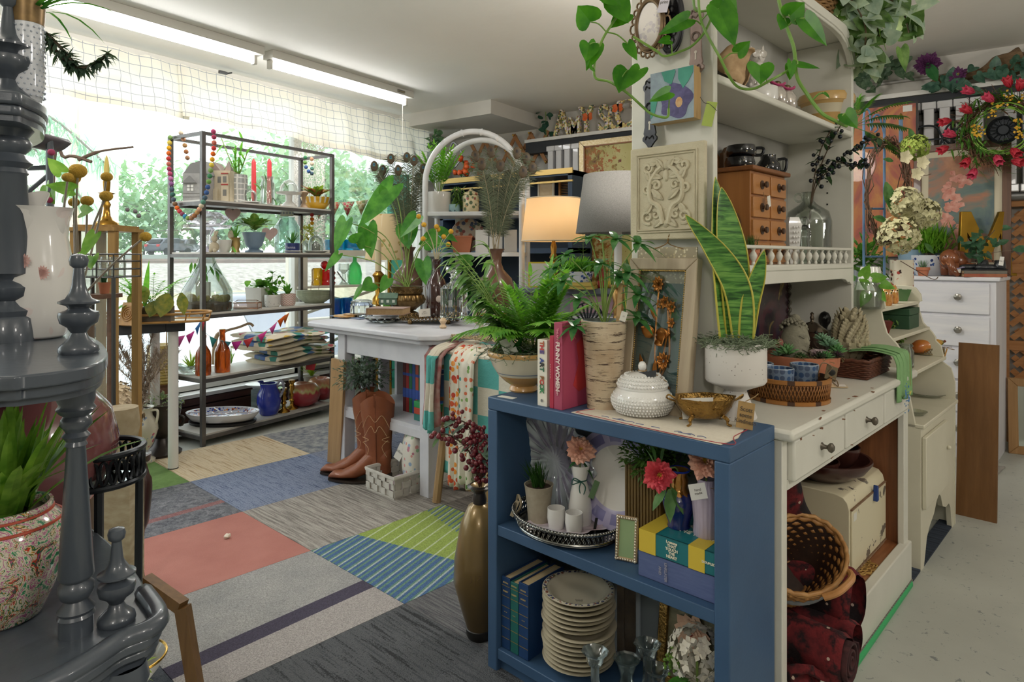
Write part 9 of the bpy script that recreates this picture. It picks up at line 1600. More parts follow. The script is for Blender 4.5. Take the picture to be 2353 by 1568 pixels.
t=RT('blue_pitcher','cobalt blue pottery pitcher with a striped handle','pitcher',618,.10,0);k=t.s;t.pt('pitcher_body',MB().la([(0,0),(18,0),(21,4),(27,30),(25,48),(18,62),(20,72),(18,72),(15,62),(0,50)],n=30,k=k).le((-14*k,0,66*k),(-1,0,.7),16*k,20*k,0,.6,'ov',4),M('2737a0','2f42b0',.2,ns=8,coat=.6),sh=60);t.pt('pitcher_handle',MB().tb(sm([(17*k,0,66*k),(28*k,0,78*k),(34*k,0,60*k),(25*k,0,40*k)],5),3*k,7),M('33406f','cfd0da',.3,ns=60))
t=RT('striped_plate','white plate with dark stripes on a glass cube behind the pitcher','plate',610,.30,0);k=t.s;t.pt('glass_cube',MB().bx(-26*k,40*k,-.06,.06,0,44*k),GLASS('dcebe8',.85));t.pt('plate_body',MB().la([(0,46),(30,46),(46,54),(44,55),(0,49)],n=30,k=k,sy=.6),wht);t.pt('dark_stripes',MB().bx(-20*k,-14*k,-.02,.04,49*k,50.4*k).bx(-6*k,0,-.02,.04,49*k,50.4*k).bx(8*k,14*k,-.02,.04,49*k,50.4*k),M('2b2b30'))
brass=M('b58a3a','9c7430',.22,ns=20,mtl=.9)
for px,yl,h,lab in((652,.07,55,'shorter brass candlestick with a paper tag'),(671,.10,66,'taller brass candlestick nearer the stone apples')):t=RT('brass_candlestick',lab,'candlestick',px,yl,0,'brass candlesticks');k=t.s;t.pt('stick',MB().la([(0,0),(14,0),(12,4),(5,8),(4,16),(7,20),(4,26),(7,32),(4,38),(6,h*.8),(4,h*.86),(7,h*.92),(7,h),(0,h)],n=18,k=k),brass,sh=60)
tag(t,(-14*k,-.02,22*k),.012,.03,(85,5,0))
q=NT('painted_apple');z=q.sep(q.crd())[2];n=q.noise(q.crd(),6,3,.6,1);q.set(q.ramp(q.math('ADD',q.math('MULTIPLY',z,4.),q.math('MULTIPLY',q.math('SUBTRACT',n,.5),.5)),[(.25,'8f2430'),(.42,'a53a3f'),(.5,'b5b070'),(.58,'b5805c'),(.7,'a86a50')]),.3,coat=.4)
for px,yl,r,lab in((699,.10,36,'large painted stone apple nearer the candlesticks'),(737,.16,34,'painted stone apple nearest the white table')):t=RT('stone_apple',lab,'ornament',px,yl,0,'painted stone apples');k=t.s;t.pt('apple_body',MB().la([(0,3),(14,0),(30,8),(36,24),(34,40),(24,52),(12,54),(4,48),(0,46)],n=30,k=k*r/36).jitter(.012,7,px),q.m,sh=180)
t=RT('green_succulent','spiky lime green succulent behind the stone apples','plant',716,.28,0);k=t.s;Sd(3);t.fo(bld(MB(),34,.16,.02,1.1,.25,c=(0,0,50*k)),LEAF('86a82f','a9c44a'),sh=None);t.pt('pot',MB().la([(0,0),(14,0),(18,50),(0,50)],n=16,k=k),M('8a8478'))
t=RT('brown_book','red novelty tag hanging under the folded quilts','tag',714,.02,1,None,-.06);k=t.s;t.so(MB().pr_([(-12*k,-6*k),(8*k,-8*k),(12*k,8*k),(-10*k,10*k)],0,.003,'y'),M('b02430'));t.o.name='red_tag'
# ---- felt ball garlands
FC=['b5486f','a83a5a','c06a5a','c23a3a','d9661f','dba01f','d8c050','7a9a5a','3f7d55','6f9a50','3f5a8f','3f5f95','4a6070','5a8a78','d0c0a8','d09a7a','b58a5a','a06a45','a0785a','8aa55a','3f8ab0','8f4a60','c94a50','e0702f','7a5a40','4f5a6a','3f6a60','4a5a6a','8a5a8a','b56a9a']
def balls(lab,pts,n,grp=None,d=4.02,c0=0):
 P=[wp(x,y,d=d+dd)for x,y,dd in pts];P=sm(P,8);L=[0]
 for a,b in zip(P,P[1:]):L.append(L[-1]+(b-a).length)
 t=T('felt_garland',lab,'garland',loc=P[0],d=d,grp=grp);t.rz=0;t.pt('garland_string',MB().tb([p-P[0]for p in P],.0012,4),M('cfc9bd'))
 for i in rg(n):
  s=L[-1]*(i+.5)/n;j=next(j for j in rg(1,len(L))if L[j]>=s);p=P[j-1].lerp(P[j],(s-L[j-1])/(L[j]-L[j-1]+1e-9));t.pt('felt_ball',MB().ball(p-P[0],.0155,10),M(FC[(i+c0)%len(FC)],r=.95,bump=.4,bs=400),sh=180)
balls('rainbow felt ball garland draped on the rack end',[(490,296,-.03),(492,330,-.03),(488,365,-.03),(482,405,-.03),(474,445,-.03),(464,470,0),(452,490,.05),(438,502,.08),(422,495,.12),(405,475,.16),(397,450,.18),(393,415,.18),(388,380,.2),(388,345,.2),(392,310,.2)],38)
balls('shorter felt ball strand hanging inside the rack end',[(412,300,.2),(420,315,.2),(427,345,.22),(432,370,.22)],5,None,4.02,14);balls('felt ball garland at the far rack corner',[(702,357,0),(701,378,0),(708,392,0),(716,400,.02),(717,385,.02),(716,360,.02)],8,None,5.0,8);balls('felt ball strand hanging by the far corner post',[(716,480,0),(717,500,0),(717,518,0)],4,None,5.0,2)
def bunting(lab,pts,cols,d,w_=.034,h=.055,d2=0):
 P=sm([wp(x,y,d=d+dd)for x,y,dd in pts],8);t=T('bunting',lab,'bunting',loc=P[0],d=d);t.rz=0;t.pt('bunting_string',MB().tb([p-P[0]for p in P],.0015,4),M('d6cfc0'));n=len(cols)
 for i,c in en(cols):p=ip(P,(i+.5)/n)-P[0];tg_=(ip(P,(i+.5)/n+.02)-ip(P,(i+.5)/n-.02)).normalized();m_=SPOTS('b8b295',c,40,.5,.9)if isi(c,list)else M(c,r=.95);t.pt('pennant',MB().add([p-tg_*w_,p+tg_*w_,p-V((.012,0,h+w_*.3))],[(0,1,2)]),m_,solid=.003)
bunting('felt pennant bunting in pink and orange across the rack front',[(405,775,-.2),(440,765,-.1),(466,735,0),(475,768,.15),(520,785,.3),(560,782,.35),(610,762,.4),(645,732,.45),(660,722,.5)],['d0559f','d0409a','3f7ac0','cf3a48','d0308a','45a0a0','3f8a9a','c83a9a','c94048','d03f8f','d0559f','d9601f','d9702f'],4.0)
bunting('patterned fabric pennants strung across the far window pane',[(722,470,0),(760,466,.1),(800,464,.2),(840,460,.3),(880,450,.5)],[['a83a3a','c94a4a'],['b04a45','c95a4a'],['7a8a6a','a84a50'],['9c9060','7a8a5a'],['6f8a6a','a58f5a']],5.3,.06,.11)
# ---- cream window shelf wares
def WW(name,lab,cat,px,i,yl=.1,grp=None):x,_,d=onp(px,600,WSH.loc,WSH.rz,yl);return T(name,lab,cat,loc=t0(WSH.loc,WSH.rz,x,yl,WZ[i]+.0006),d=d,grp=grp)
tq=GLASS('4fc0d8',.55);bl_g=GLASS('5fb5e0',.6);rdg=GLASS('e8502f',.5)
for px,lab in((768,'turquoise glass bowl nearer the rack on the window shelf'),(808,'turquoise glass bowl nearer the monstera leaf')):t=WW('turquoise_bowl',lab,'bowl',px,3,.1,'turquoise bowls');k=t.s;t.so(MB().la([(0,0),(20,0),(22,4),(22,24),(20,24),(19,5),(0,4)],n=24,k=k),tq,sh=60)
t=WW('yellow_jar','yellow textured glass jar on the window shelf','jar',728,2);k=t.s;t.so(MB().la([(0,0),(12,0),(13,36),(10,40),(0,38)],n=20,k=k),GLASS('e0c24a',.6));t=WW('red_jar','red ribbed glass jar with a round stopper','jar',752,2);k=t.s;t.pt('jar_body',MB().la([(0,0),(17,0),(19,6),(16,10),(19,16),(16,22),(19,28),(15,36),(0,36)],n=24,k=k),GLASS('d02a3f',.4),sh=60);t.pt('round_stopper',MB().ball((-6*k,0,46*k),10*k,12),GLASS('d02a3f',.4))
t=WW('green_flask','pale green embossed glass flask on the window shelf','bottle',815,2);k=t.s;t.so(MB().la([(0,0),(14,0),(16,4),(17,24),(14,42),(5,52),(5,62),(0,62)],n=20,k=k),GLASS('8fe0a0',.65),sh=60)
t=WW('glass_lamp','small clear glass oil lamp with striped ribbon','lamp',790,2);k=t.s;t.pt('lamp_glass',MB().la([(0,0),(14,0),(6,8),(4,24),(14,34),(12,48),(0,50)],n=18,k=k),gls);t.pt('striped_ribbon',MB().tb(sm([(-14*k,-.02,30*k),(-2*k,-.03,14*k),(6*k,-.03,6*k)],4),.006,5),M('22222a','d9d9dc',.7,ns=90))
for px,lab in((774,'blue fluted glass tumbler nearer the leaf plates'),(797,'blue fluted glass tumbler nearer the cut glass jar')):t=WW('blue_tumbler',lab,'tumbler',px,1,.02,'blue tumblers');k=t.s;t.so(MB().la([(0,0),(10,0),(11,3),(13,46),(11,46),(9,4),(0,4)],n=32,k=k,wave=lambda a,i:1+.04*cos(12*a)),bl_g,sh=60)
for px,lab in((718,'red orange glass vase behind the rack corner post'),(742,'red orange glass vase nearest the white table edge')):t=WW('orange_vase',lab,'vase',px,0,.05,'red orange vases');k=t.s;t.so(MB().la([(0,0),(10,0),(16,10),(16,24),(11,34),(12,40),(10,40),(9,34),(14,22),(0,4)],n=24,k=k),rdg,sh=60)
t=T('candle_stand','tall twisted gold candlestick with a cream candle beyond the monstera','candlestick',869,680,z=.85,d=4.75);k=t.s;t.loc.z=0;h0=.85;t.pt('stick',MB().la([(0,0),(.1,0),(.1,.02),(.02,.05),(.018,h0),(.045,h0+.005),(.04,h0+.05),(.02,h0+.08),(.03,h0+.2),(.045,h0+.22),(.02,h0+.25),(0,h0+.25)],n=16,wave=lambda a,i:1+.08*cos(5*a)),brass,sh=60);t.pt('candle_wax',MB().tb([(0,0,h0+.25),(0,0,h0+.48)],.022,12),M('d9c9a5',r=.5))
t=T('teal_shutter','narrow teal green shutter standing in the window corner','shutter',915,720,z=0,d=5.9);t.rz=0;t.pt('shutter_frame',MB().bx(-.12,.12,-.02,.02,0,1.95),M('2f8a78',r=.5));t.pt('shutter_slat',MB().bx(-.09,.09,-.026,-.02,.1,.9).bx(-.09,.09,-.026,-.02,1.,1.85),M('3d9a86',r=.5))
t=T('printed_lampshade','cream lampshade with faded leaf print behind the monstera','lampshade',895,540,z=1.25,d=5.3);k=t.s;t.loc.z=0;t.pt('shade',MB().la([(56*k,1.18),(42*k,1.55)],n=30),SPOTS('d8bf94',['b59c60','a58f55'],22,.4,.9,nk=6.),sh=180);t.pt('lamp_stand',MB().la([(0,0),(.12,0),(.12,.03),(.02,.06),(.015,1.3),(0,1.3)],n=14),brass)
# ================================================================ THE GREY ETAGERE AND THE WINDOW CORNER BESIDE IT
eg=M('40464e','4d545d',.32,ns=5,coat=.35,bump=.04,bs=70);ZE1,ZE2,ZE3=.73,1.075,1.43
t=T('corner_etagere','dark grey painted corner shelf stand with turned spindles and finials','shelf stand',175,1455,z=ZE1);E0=t;k=t.s
def loc_(p):q_=p-t.loc;c,s=cos(-t.rz),sin(-t.rz);return(q_.x*c-q_.y*s,q_.x*s+q_.y*c)
def shelf(z,pts,th):
 P=sm([V(loc_(wp(x,y,z))+(0,))for x,y in pts],4);P2=[(p.x,p.y)for p in P];cx=sum(p[0]for p in P2)/len(P2);cy_=sum(p[1]for p in P2)/len(P2);h=z-ZE1
 ins=lambda f:[(cx+(x-cx)*f,cy_+(y-cy_)*f)for x,y in P2]
 o=t.pt('shelf',MB().pr_(P2,h-th*.45,h),eg,bev=.004);t.pt('shelf_molding',MB().pr_(ins(.965),h-th*.8,h-th*.42),eg,o,bev=.004);t.pt('shelf_underside',MB().pr_(ins(.93),h-th,h-th*.7),eg,o);return P2
LS=[(200,1203),(262,1255),(312,1312),(350,1375),(374,1425),(345,1462),(280,1490),(215,1535),(120,1590),(0,1640),(-260,1640),(-300,1203)]
shelf(ZE1,LS,.035);P_l=[V(loc_(wp(x,y,ZE1))+(.004,))for x,y in((330,1368),(366,1424),(340,1455),(275,1482),(208,1526),(110,1582),(0,1625))];t.pt('raised_edge',MB().tb(sm(P_l,6),.012,8,flat=1.),eg,sh=180)
shelf(ZE2,[(96,752),(150,757),(196,768),(232,786),(248,812),(226,834),(160,850),(60,862),(0,866),(-300,872),(-300,752)],.035)
shelf(ZE3,[(-20,300),(60,292),(104,272),(108,246),(70,222),(0,205),(-300,205),(-300,310)],.04)
spn=[(36,0),(36,44),(40,46),(36,54),(40,62),(30,76),(24,86),(32,92),(38,108),(38,122),(28,134),(35,140),(38,146),(20,470),(24,474),(20,484),(24,490),(30,498),(22,508),(26,516),(34,526),(32,540),(26,548),(36,556),(42,566),(36,576),(40,590),(40,626)]
hh=(ZE2-.034-ZE1);t.pt('spindle',MB().la([(r*.95*k,z/626*hh)for r,z in spn],n=36),eg,sh=50)
fin=[(37,0),(40,6),(38,16),(30,24),(20,34),(15,46),(22,58),(36,68),(40,84),(38,92),(26,96),(20,100),(24,106),(40,112),(40,116),(26,122),(18,136),(14,150),(11,180),(10,190),(17,196),(19,208),(16,218),(6,222),(0,222)]
def finial(px,py,z,sc):d=F*(CZ-z)/(py-HY);p=loc_(wp(px,py,z));t.pt('finial',MB().la([(r*sc*d/F,y*sc*d/F)for r,y in fin],p+(z-ZE1,),36),eg,sh=50)
finial(268,1430,ZE1,.98);finial(181,812,ZE2,1.03)
p=loc_(wp(20,785,ZE2));d=F*(CZ-ZE2)/193;h2=ZE3-.04-ZE2;big=[(50,0),(50,60),(44,66),(48,80),(36,92),(30,106),(44,118),(48,140),(40,150),(28,158),(30,166),(46,176),(34,430),(38,436),(34,448),(46,462),(34,474),(30,486),(42,500),(44,516),(36,528),(48,548)]
t.pt('spindle',MB().la([(r*d/F,z/548*h2)for r,z in big],p+(ZE2-ZE1,),36),eg,sh=50);t.pt('finial',MB().la([(r*1.1*d/F,y*1.15*d/F)for r,y in fin],p+(ZE3-ZE1,),36),eg,sh=50)
p2=loc_(wp(-150,1300,ZE1));t.pt('rear_post',MB().la([(.022,-ZE1),(.022,ZE3-ZE1)],p2+(0,),16),eg);t.pt('lower_spindle',MB().la([(.012,-ZE1),(.014,-.4),(.024,-.3),(.018,-.25),(.026,-.12),(.016,-.08),(.028,-.05),(.024,-.03)],loc_(wp(285,1470,ZE1))+(0,),30),eg,sh=50)
q=NT('floral_porcelain');X=q.sep(q.crd());co=q.crd();d1=q.vor(co,30,'F1','Distance');mk=q.math('MULTIPLY',q.math('LESS_THAN',d1,.42),q.math('GREATER_THAN',q.noise(co,13,2),.55));q.set(q.mix(q.math('MULTIPLY',mk,.25),'d5d3cf',q.ramp(d1,[(0,'b88a5a'),(.12,'c9908a'),(.3,'d3a8a5')])),.2,coat=.5)
t=T('floral_jug','white porcelain wash jug with pink daisies on the étagère','jug',78,782,z=ZE2+.001,d=1.0);k=t.s;wv=lambda a,i:1+(.05*cos(5*a)if i>8 else 0)
t.pt('jug_body',MB().la([(0,0),(56,0),(62,6),(74,60),(80,120),(74,180),(66,230),(68,268),(74,286),(80,298),(77,298),(70,280),(62,230),(0,100)],n=60,k=k,wave=wv),q.m,sh=60);c=MB();[c.le((x*k,-r*k,z*k),(cos(a),0,sin(a)),17*k,7*k,0,0,'ov',3,up=(0,-1,0))for x,z,r in((2,188,76),(30,176,72),(60,150,56))for a in[j*.45 for j in rg(14)]];t.pt('painted_daisies',c,M('d9b3ac','cf9f98',.3,ns=60),sh=None);t.pt('jug_spout',MB().la([(40,0),(66,26),(62,27),(36,2)],(-20*k,0,282*k),30,k,rot=(0,-28,0),sy=.8),q.m,sh=60)
mv=M('5f383a','7a4c4c',.15,ns=5,coat=.8)
t=T('mauve_urn','large glossy mauve ceramic urn under the upper étagère shelf','urn',70,1190,z=ZE1+.001,d=1.12);k=t.s;t.so(MB().la([(0,0),(60,0),(70,10),(130,60),(168,130),(176,190),(160,260),(120,310),(80,330),(70,345),(0,345)],n=48,k=k),mv,sh=60)
q=NT('famille_rose');co=q.crd();n=q.noise(co,30,4,.6,2.);q.set(q.ramp(n,[(0,'2f6f4a'),(.36,'3f8a62'),(.41,'cfcbb5'),(.455,'a5507f'),(.475,'c58aa8'),(.49,'cfcbb5'),(.53,'3a6a48'),(.555,'c9903a'),(.57,'cfcbb5'),(.60,'c4432f'),(.625,'2f5a45'),(.66,'a5507f')],True),.12,coat=.8)
t=T('ginger_jar_planter','chinese porcelain jar painted with roses holding a spiky green plant','planter',8,1425,z=ZE1+.001,d=.84);k=t.s;pot(t,[(70,0),(76,6),(104,70),(122,130),(124,180),(112,220),(92,240),(96,250),(94,256)],k,q.m);t.pt('red_line',MB().tb([(113*k*cos(a),113*k*sin(a),218*k)for a in[i*pi/24 for i in rg(48)]],.0022,5,True).tb([(94*k*cos(a),94*k*sin(a),240*k)for a in[i*pi/24 for i in rg(48)]],.002,5,True),M('a8432a'));Sd(4);t.fo(bld(MB(),64,.20,.022,1.0,.32,.03,'blade',.55,(0,0,236*k)),LEAF('44741f','86ad45',.3),sh=None)
q=NT('hobnail_vase');co=q.crd((1,1,1));q.set('c9ccd2',.15,coat=.8);hv=q.m
t=T('hobnail_vase','white hobnail vase with a gilt neck on the top étagère shelf','vase',62,222,z=ZE3+.001,d=.98);k=t.s;t.pt('vase_body',MB().la([(0,0),(20,0),(28,10),(34,40),(34,150),(32,190),(0,190)],n=36,k=k),hv,sh=60);c=MB();[c.ball((34*k*cos(a),34*k*sin(a),z*k),2.6*k,5)for j,z in en(rg(20,188,12))for a in[2*pi*(i+.5*(j%2))/18 for i in rg(18)]];t.pt('hobnails',c,M('a9b0bb',r=.2,coat=.6),sh=180);t.pt('gilt_neck',MB().la([(33,186),(34,196),(36,240),(34,240),(30,196)],n=36,k=k),M('5f4c33','8a7048',.4,mtl=.6,ns=60),sh=60);Sd(5);t.pt('grass_blades',bld(MB(),14,.16,.008,1.6,.4,c=(10*k,0,215*k)),G1,sh=None);c=MB();st=MB()
for pts in([(20,160),(60,120),(100,96),(140,110),(168,130)],[(20,180),(50,150),(76,120),(84,112)]):
 P=sm([(x*k,.02,z*k)for x,z in pts],8);st.tb(P,.0025,5);[c.le(p,rv(.6)+V((.5,0,-.5)),.02,.007,.1,.2,'lance',2)for p in P for _ in rg(3)]
t.pt('conifer_stems',st,M('4a4030'));t.pt('conifer_sprig',c,LEAF('2f4535','53695a',.5),sh=None)
t=T('billy_buttons','dried yellow billy button stems in a glass vase behind the jug','flowers',178,745,d=1.32);k=t.s;t.pt('glass_vase',MB().la([(0,0),(22,0),(26,10),(22,60),(14,100),(16,110),(12,100),(0,4)],n=20,k=k),gls,sh=60);st=MB();hm_=M('a5802a','bf9a3c',.9,ns=90,bump=.5,bs=300)
for x,y,r in((188,395,19),(172,410,16),(222,402,13),(160,464,12),(186,460,14),(258,453,14),(331,544,13),(196,415,12)):p=V(((x-178)*k,Gs(0,.02),(745-y)*k));st.tb(sm([(Gs(0,.004),0,40*k),(p.x*.5,p.y,lerp(40*k,p.z,.6)),p],5),.0022,5);t.pt('flower_head',MB().ball(p,r*k,14,sz=.85),hm_,sh=180)
t.pt('flower_stems',st,M('8f8578'));lf=MB();Sd(6)
for x,y,tx,ty in((165,400,152,372),(190,440,150,430),(140,445,165,470),(240,540,225,590),(218,590,205,620),(236,590,246,615),(170,470,200,445),(210,490,250,485),(130,430,145,460)):b=V(((x-178)*k,-.03,(745-y)*k));e=V(((tx-178)*k,-.05,(745-ty)*k));lf.le(b,e-b,(e-b).length*1.1,30*k,.05,.2,'heart',6,up=(Gs(0,.4),-1,.3))
t.pt('pothos_foliage',lf,LEAF('5f9a3a','9cc86a'),sh=None);t.pt('dried_rosebuds',MB().ball((-24*k,-.05,280*k),7*k,8).ball((34*k,-.05,145*k),11*k,10).ball((-60*k,0,395*k),8*k,8),M('8f2f55','a8456a',.8,ns=60),sh=180)
t.pt('vase_stand',MB().tb([(0,0,0),(0,0,-t.loc.z)],.03,12).la([(0,0),(30,0),(30,-4),(0,-4)],n=20,k=k),M('5a4a3c',r=.5))
t=T('twig_branch','bare twig branching across the window glass','branch',150,362,d=1.9);k=t.s;t.loc.z=0;z0=CZ-(362-HY)*k;t.so(MB().tb(sm([(-40*k,0,0),(-30*k,0,z0-.1),(0,0,z0),(60*k,0,z0-10*k)],6),[.006]*10+[.005]*20,6).tb(sm([(30*k,0,z0-6*k),(80*k,0,z0+14*k),(156*k,0,z0+24*k)],6),[.005]*6+[.003]*10,6),M('5f5046','776558',.8,ns=40))
t=T('iron_shelf_post','dark iron shelf post with brackets behind the jug','post',114,480,d=1.55);k=t.s;t.loc.z=0;z0=CZ-(480-HY)*k;t.pt('iron_rod',MB().tb([(0,0,0),(0,0,z0+165*k)],.008,8),eg);t.pt('bracket',MB().tb([(0,0,z0+95*k),(-80*k,0,z0+92*k)],.006,6).tb([(0,0,z0+80*k),(-60*k,0,z0+30*k)],.005,6),eg);t.pt('wavy_board',MB().sh_t(lambda u,v:V((lerp(-110,8,u)*k,-.04+.1*v,z0+(170+18*sin(u*5+1)-26*(1-u))*k)),24,3),M('4a464c','5f5a60',.4,ns=9),solid=.012)
wdl=WOOD('8a6a3c','a5844f',2,.5)
t=T('wooden_lantern','tan wooden lantern frame carrying the brass candlestick','lantern',248,700,z=.85,d=2.3);k=t.s;t.loc.z=0;z1=CZ-(525-HY)*k;t.pt('lantern_top',MB().bx(-54*k,50*k,-.09,.09,z1-8*k,z1).bx(-46*k,42*k,-.08,.08,z1,z1+6*k),wdl);[t.pt('lantern_post',MB().bx(x*k-.012,x*k+.012,y-.012,y+.012,0,z1-8*k),wdl)for x in(-44,40)for y in(-.07,.07)];t.pt('glass_panes',MB().bx(-40*k,36*k,-.072,-.069,.7,z1-10*k),gls);zc=z1+6*k
t=T('brass_candlestick','brass candlestick with a twisted yellow candle on the wooden lantern','candlestick',245,525,z=zc+.001,d=2.3);k=t.s;t.pt('stick',MB().la([(0,0),(26,0),(24,6),(14,12),(8,22),(6,40),(9,48),(5,56),(8,64),(4,68),(18,74),(6,78),(7,84),(8,102),(0,102)],n=24,k=k),brass,sh=60);t.pt('candle_wax',MB().la([(6,98),(6,108),(5.6,118),(5.2,128),(4.6,138),(4,148),(2,158),(0,162)],n=20,k=k,wave=lambda a,i:1+.16*cos(2*a+i*1.4)),M('d6c069',r=.5));t.pt('seed_pods',MB().ball((48*k,0,36*k),5*k,8).ball((66*k,0,32*k),5*k,8).ball((74*k,0,22*k),5*k,8),M('6f6a6f',r=.7))
wire=M('4a4a4a',r=.4,mtl=.7)
t=T('wire_basket','square wire basket of clear glass jars near the lantern','basket',245,628,z=1.14,d=2.0);k=t.s;c=MB()
for z in(0,18,36,52):c.tb([(-66*k,-.07,z*k),(48*k,-.07,z*k),(48*k,.07,z*k),(-66*k,.07,z*k)],.0022,4,True)
for x in(-66,-28,10,48):c.tb([(x*k,-.07,52*k),(x*k,-.07,0),(x*k,.07,0),(x*k,.07,52*k)],.0022,4)
c.tb([(48*k,-.07,0),(48*k,-.07,-t.loc.z)],.006,6).tb([(-66*k,.07,0),(-66*k,.07,-t.loc.z)],.006,6);t.pt('wire_frame',c,wire);[t.pt('glass_jar',MB().la([(0,2),(14,2),(15,34),(11,46),(0,46)],(x*k,0,0),18,k),gls)for x in(-34,0,28)]
t=T('clay_pot','tiny terracotta pot with cactus below the wire basket','planter',240,672,z=1.085,d=2.05);k=t.s;pot(t,[(9,0),(12,22),(13,22),(13,26)],k,terra);Sd(3);t.fo(bld(MB(),18,.04,.006,.4,.1,c=(0,0,24*k)),G3,sh=None);t.pt('pot_shelf',MB().bx(-50*k,20*k,-.05,.05,-.014,-.001).tb([(-40*k,0,-.014),(-40*k,0,-t.loc.z)],.01,6).tb([(14*k,0,-.014),(14*k,0,-t.loc.z)],.01,6),WOOD('5a4030','705040',0))
ZP=PZ+.0008;ratn=M('9c7038','b58748',.45,ns=30)
t=T('rattan_tray','long rattan gallery tray on the black topped table','tray',330,742,z=ZP,d=3.55,rot=22);L,D_=.26,.12;c=MB();O=[(L*1.25*(abs(cos(a))**.6)*(1 if cos(a)>0 else-1),D_*(abs(sin(a))**.6)*(1 if sin(a)>0 else-1))for a in[i*pi/24 for i in rg(48)]]
c.tb([(x,y,.008)for x,y in O],.007,6,True).tb([(x*1.04,y*1.06,.05)for x,y in O],.007,6,True);[c.tb([(x,y,.008),(x*1.04,y*1.06,.05)],.004,5)for x,y in O[::4]];t.pt('rattan_gallery',c,ratn,sh=180);t.pt('tray_base',MB().pr_(O,.0,.006),M('c9c4b5','b5ab95',.5,ns=9))
t=T('trough_planter','dark wooden trough of mixed houseplants on the rattan tray','planter',345,742,z=ZP+.0065,d=3.5,rot=15);k=t.s;t.pt('trough',MB().bx(-.10,.11,-.04,.05,0,.085),WOOD('4a3f33','62564a',0,.6));Sd(5);lf=MB();lf2=MB();st=MB()
for i in rg(16):a=Rr()*6.28;fd(lf,st,(Gs(0,.04),0,.08),(cos(a)*.9,sin(a)*.6,1),Uf(.2,.36),9,.06,.011,.3)
lf.le((-.06,-.03,.09),(-.2,-.2,1),.16,.05,.2,.2,'lance',6).le((-.02,-.02,.09),(.1,-.1,1),.28,.035,.1,.3,'lance',6).le((-.05,0,.09),(-.4,0,1),.24,.04,.2,.3,'lance',6).le((-.07,-.05,.12),(-.5,-.4,-.3),.13,.05,.1,.2,'lance',5)
for b,d,L_,W_ in(((-.03,-.05,.20),(.3,-.4,-.8),.10,.07),((.04,-.06,.12),(-.2,-.4,-.9),.09,.075),((.10,-.06,.16),(-.2,-.4,-1),.13,.10),((.16,-.03,.16),(.2,-.3,-1),.12,.06),((-.05,-.05,.17),(-.2,-.3,-.6),.09,.06)):lf2.le(b,d,L_,W_,.05,.15,'ov',6,up=(0,-1,.2));st.tb([(0,0,.08),b],.002,4)
t.pt('stems',st,STEM);t.fo(lf,G2,sh=None);t.pt('prayer_plant',lf2,LEAF('5a6b30','8f8a3c',ns=40),sh=None)
t=T('rosette_block','carved wooden rosette corner block leaning on the trough','block',288,757,z=ZP+.0065,d=3.35,rot=-18);k=t.s;w_=.105;t.pt('block',MB().bx(-w_/2,w_/2,0,.03,0,w_*1.15),WOOD('9c6f3a','b5884a',2));c=MB();[c.tb([(r*cos(a),-.002,w_*.58+r*sin(a))for a in[i*pi/16 for i in rg(32)]],.004,6,True)for r in(.014,.026,.038)];c.ball((0,0,w_*.58),.009,10,sy=.6);t.pt('carved_rings',c,WOOD('8a5f2f','a5783f',2));t.rx(-16)
t=T('ribbed_planter','tall ribbed mustard yellow planter under the black topped table','planter',372,905,z=.0,d=4.2);k=t.s;t.loc.z=.0;z0=CZ-(880-HY)*k;t.pt('ribbed_pot',MB().la([(0,z0)]+[(v,z0+h)for i in rg(13)for v,h in((30*k,i*.0185),(31.5*k,i*.0185+.009))]+[(30*k,z0+.25),(27*k,z0+.25),(0,z0+.2)],n=36),M('8f7a35','a58f48',.4,ns=9),sh=30);t.pt('pot_stool',MB().la([(.09,0),(.08,z0-.02),(.1,z0-.001),(0,z0-.001)],n=24),WOOD('5f3f2c','77523a'));t.pt('trellis_sticks',MB().tb([(-10*k,0,z0+.2),(-14*k,0,z0+.44)],.004,5).tb([(10*k,0,z0+.2),(12*k,0,z0+.44)],.004,5),wdl)
t=T('pampas_vase','white porcelain urn with painted flowers holding pampas grass','vase',326,1064,z=.001);k=t.s;t.pt('vase_body',MB().la([(0,0),(28,0),(28,8),(14,16),(12,26),(24,44),(34,76),(32,92),(22,108),(20,120),(26,128),(23,128),(16,116),(0,100)],n=36,k=k),SPOTS('cfc9b8',['b5607a','7a8fb0','8a9a5a','c98f5a'],30,.35,.25,nk=7.),sh=60)
for s in(-1,1):t.pt('vase_handle',MB().tb(sm([(s*20*k,0,120*k),(s*36*k,0,120*k),(s*34*k,0,96*k),(s*28*k,0,88*k)],5),3*k,6),M('cfc9b8',r=.25))
Sd(8);lf=MB();st=MB()
for i in rg(16):
 a=Uf(-1,1);L_=Uf(.3,.44);P=sm([(0,0,118*k),(a*.05,Gs(0,.02),118*k+L_*.5),(a*.20,Gs(0,.05),118*k+L_)],8);st.tb(P,.002,4)
 for p in P[4:]:
  for _ in rg(26):lf.le(p,rv(.7)+V((a*.5,0,.9)),Uf(.04,.085),.0035,.35,0,'lance',2)
t.pt('pampas_stems',st,M('b59f85'));t.pt('pampas_plumes',lf,M('b8a290','d6c6b5',.9,ns=20),sh=None)
t=T('dried_hydrangea','beige dried hydrangea bunch beside the pampas grass','flowers',262,930,d=3.2);k=t.s;Sd(4);t.pt('petals',hyd(MB(),(0,0,0),.11,170,.03).merge(hyd(MB(),(26*k,0,-30*k),.08,90,.03)),M('b59f7f','cfbfa5',.9,ns=20),sh=None);t.pt('stem_bundle',MB().tb([(0,0,0),(0,0,-t.loc.z)],.012,6),M('8a7558'))
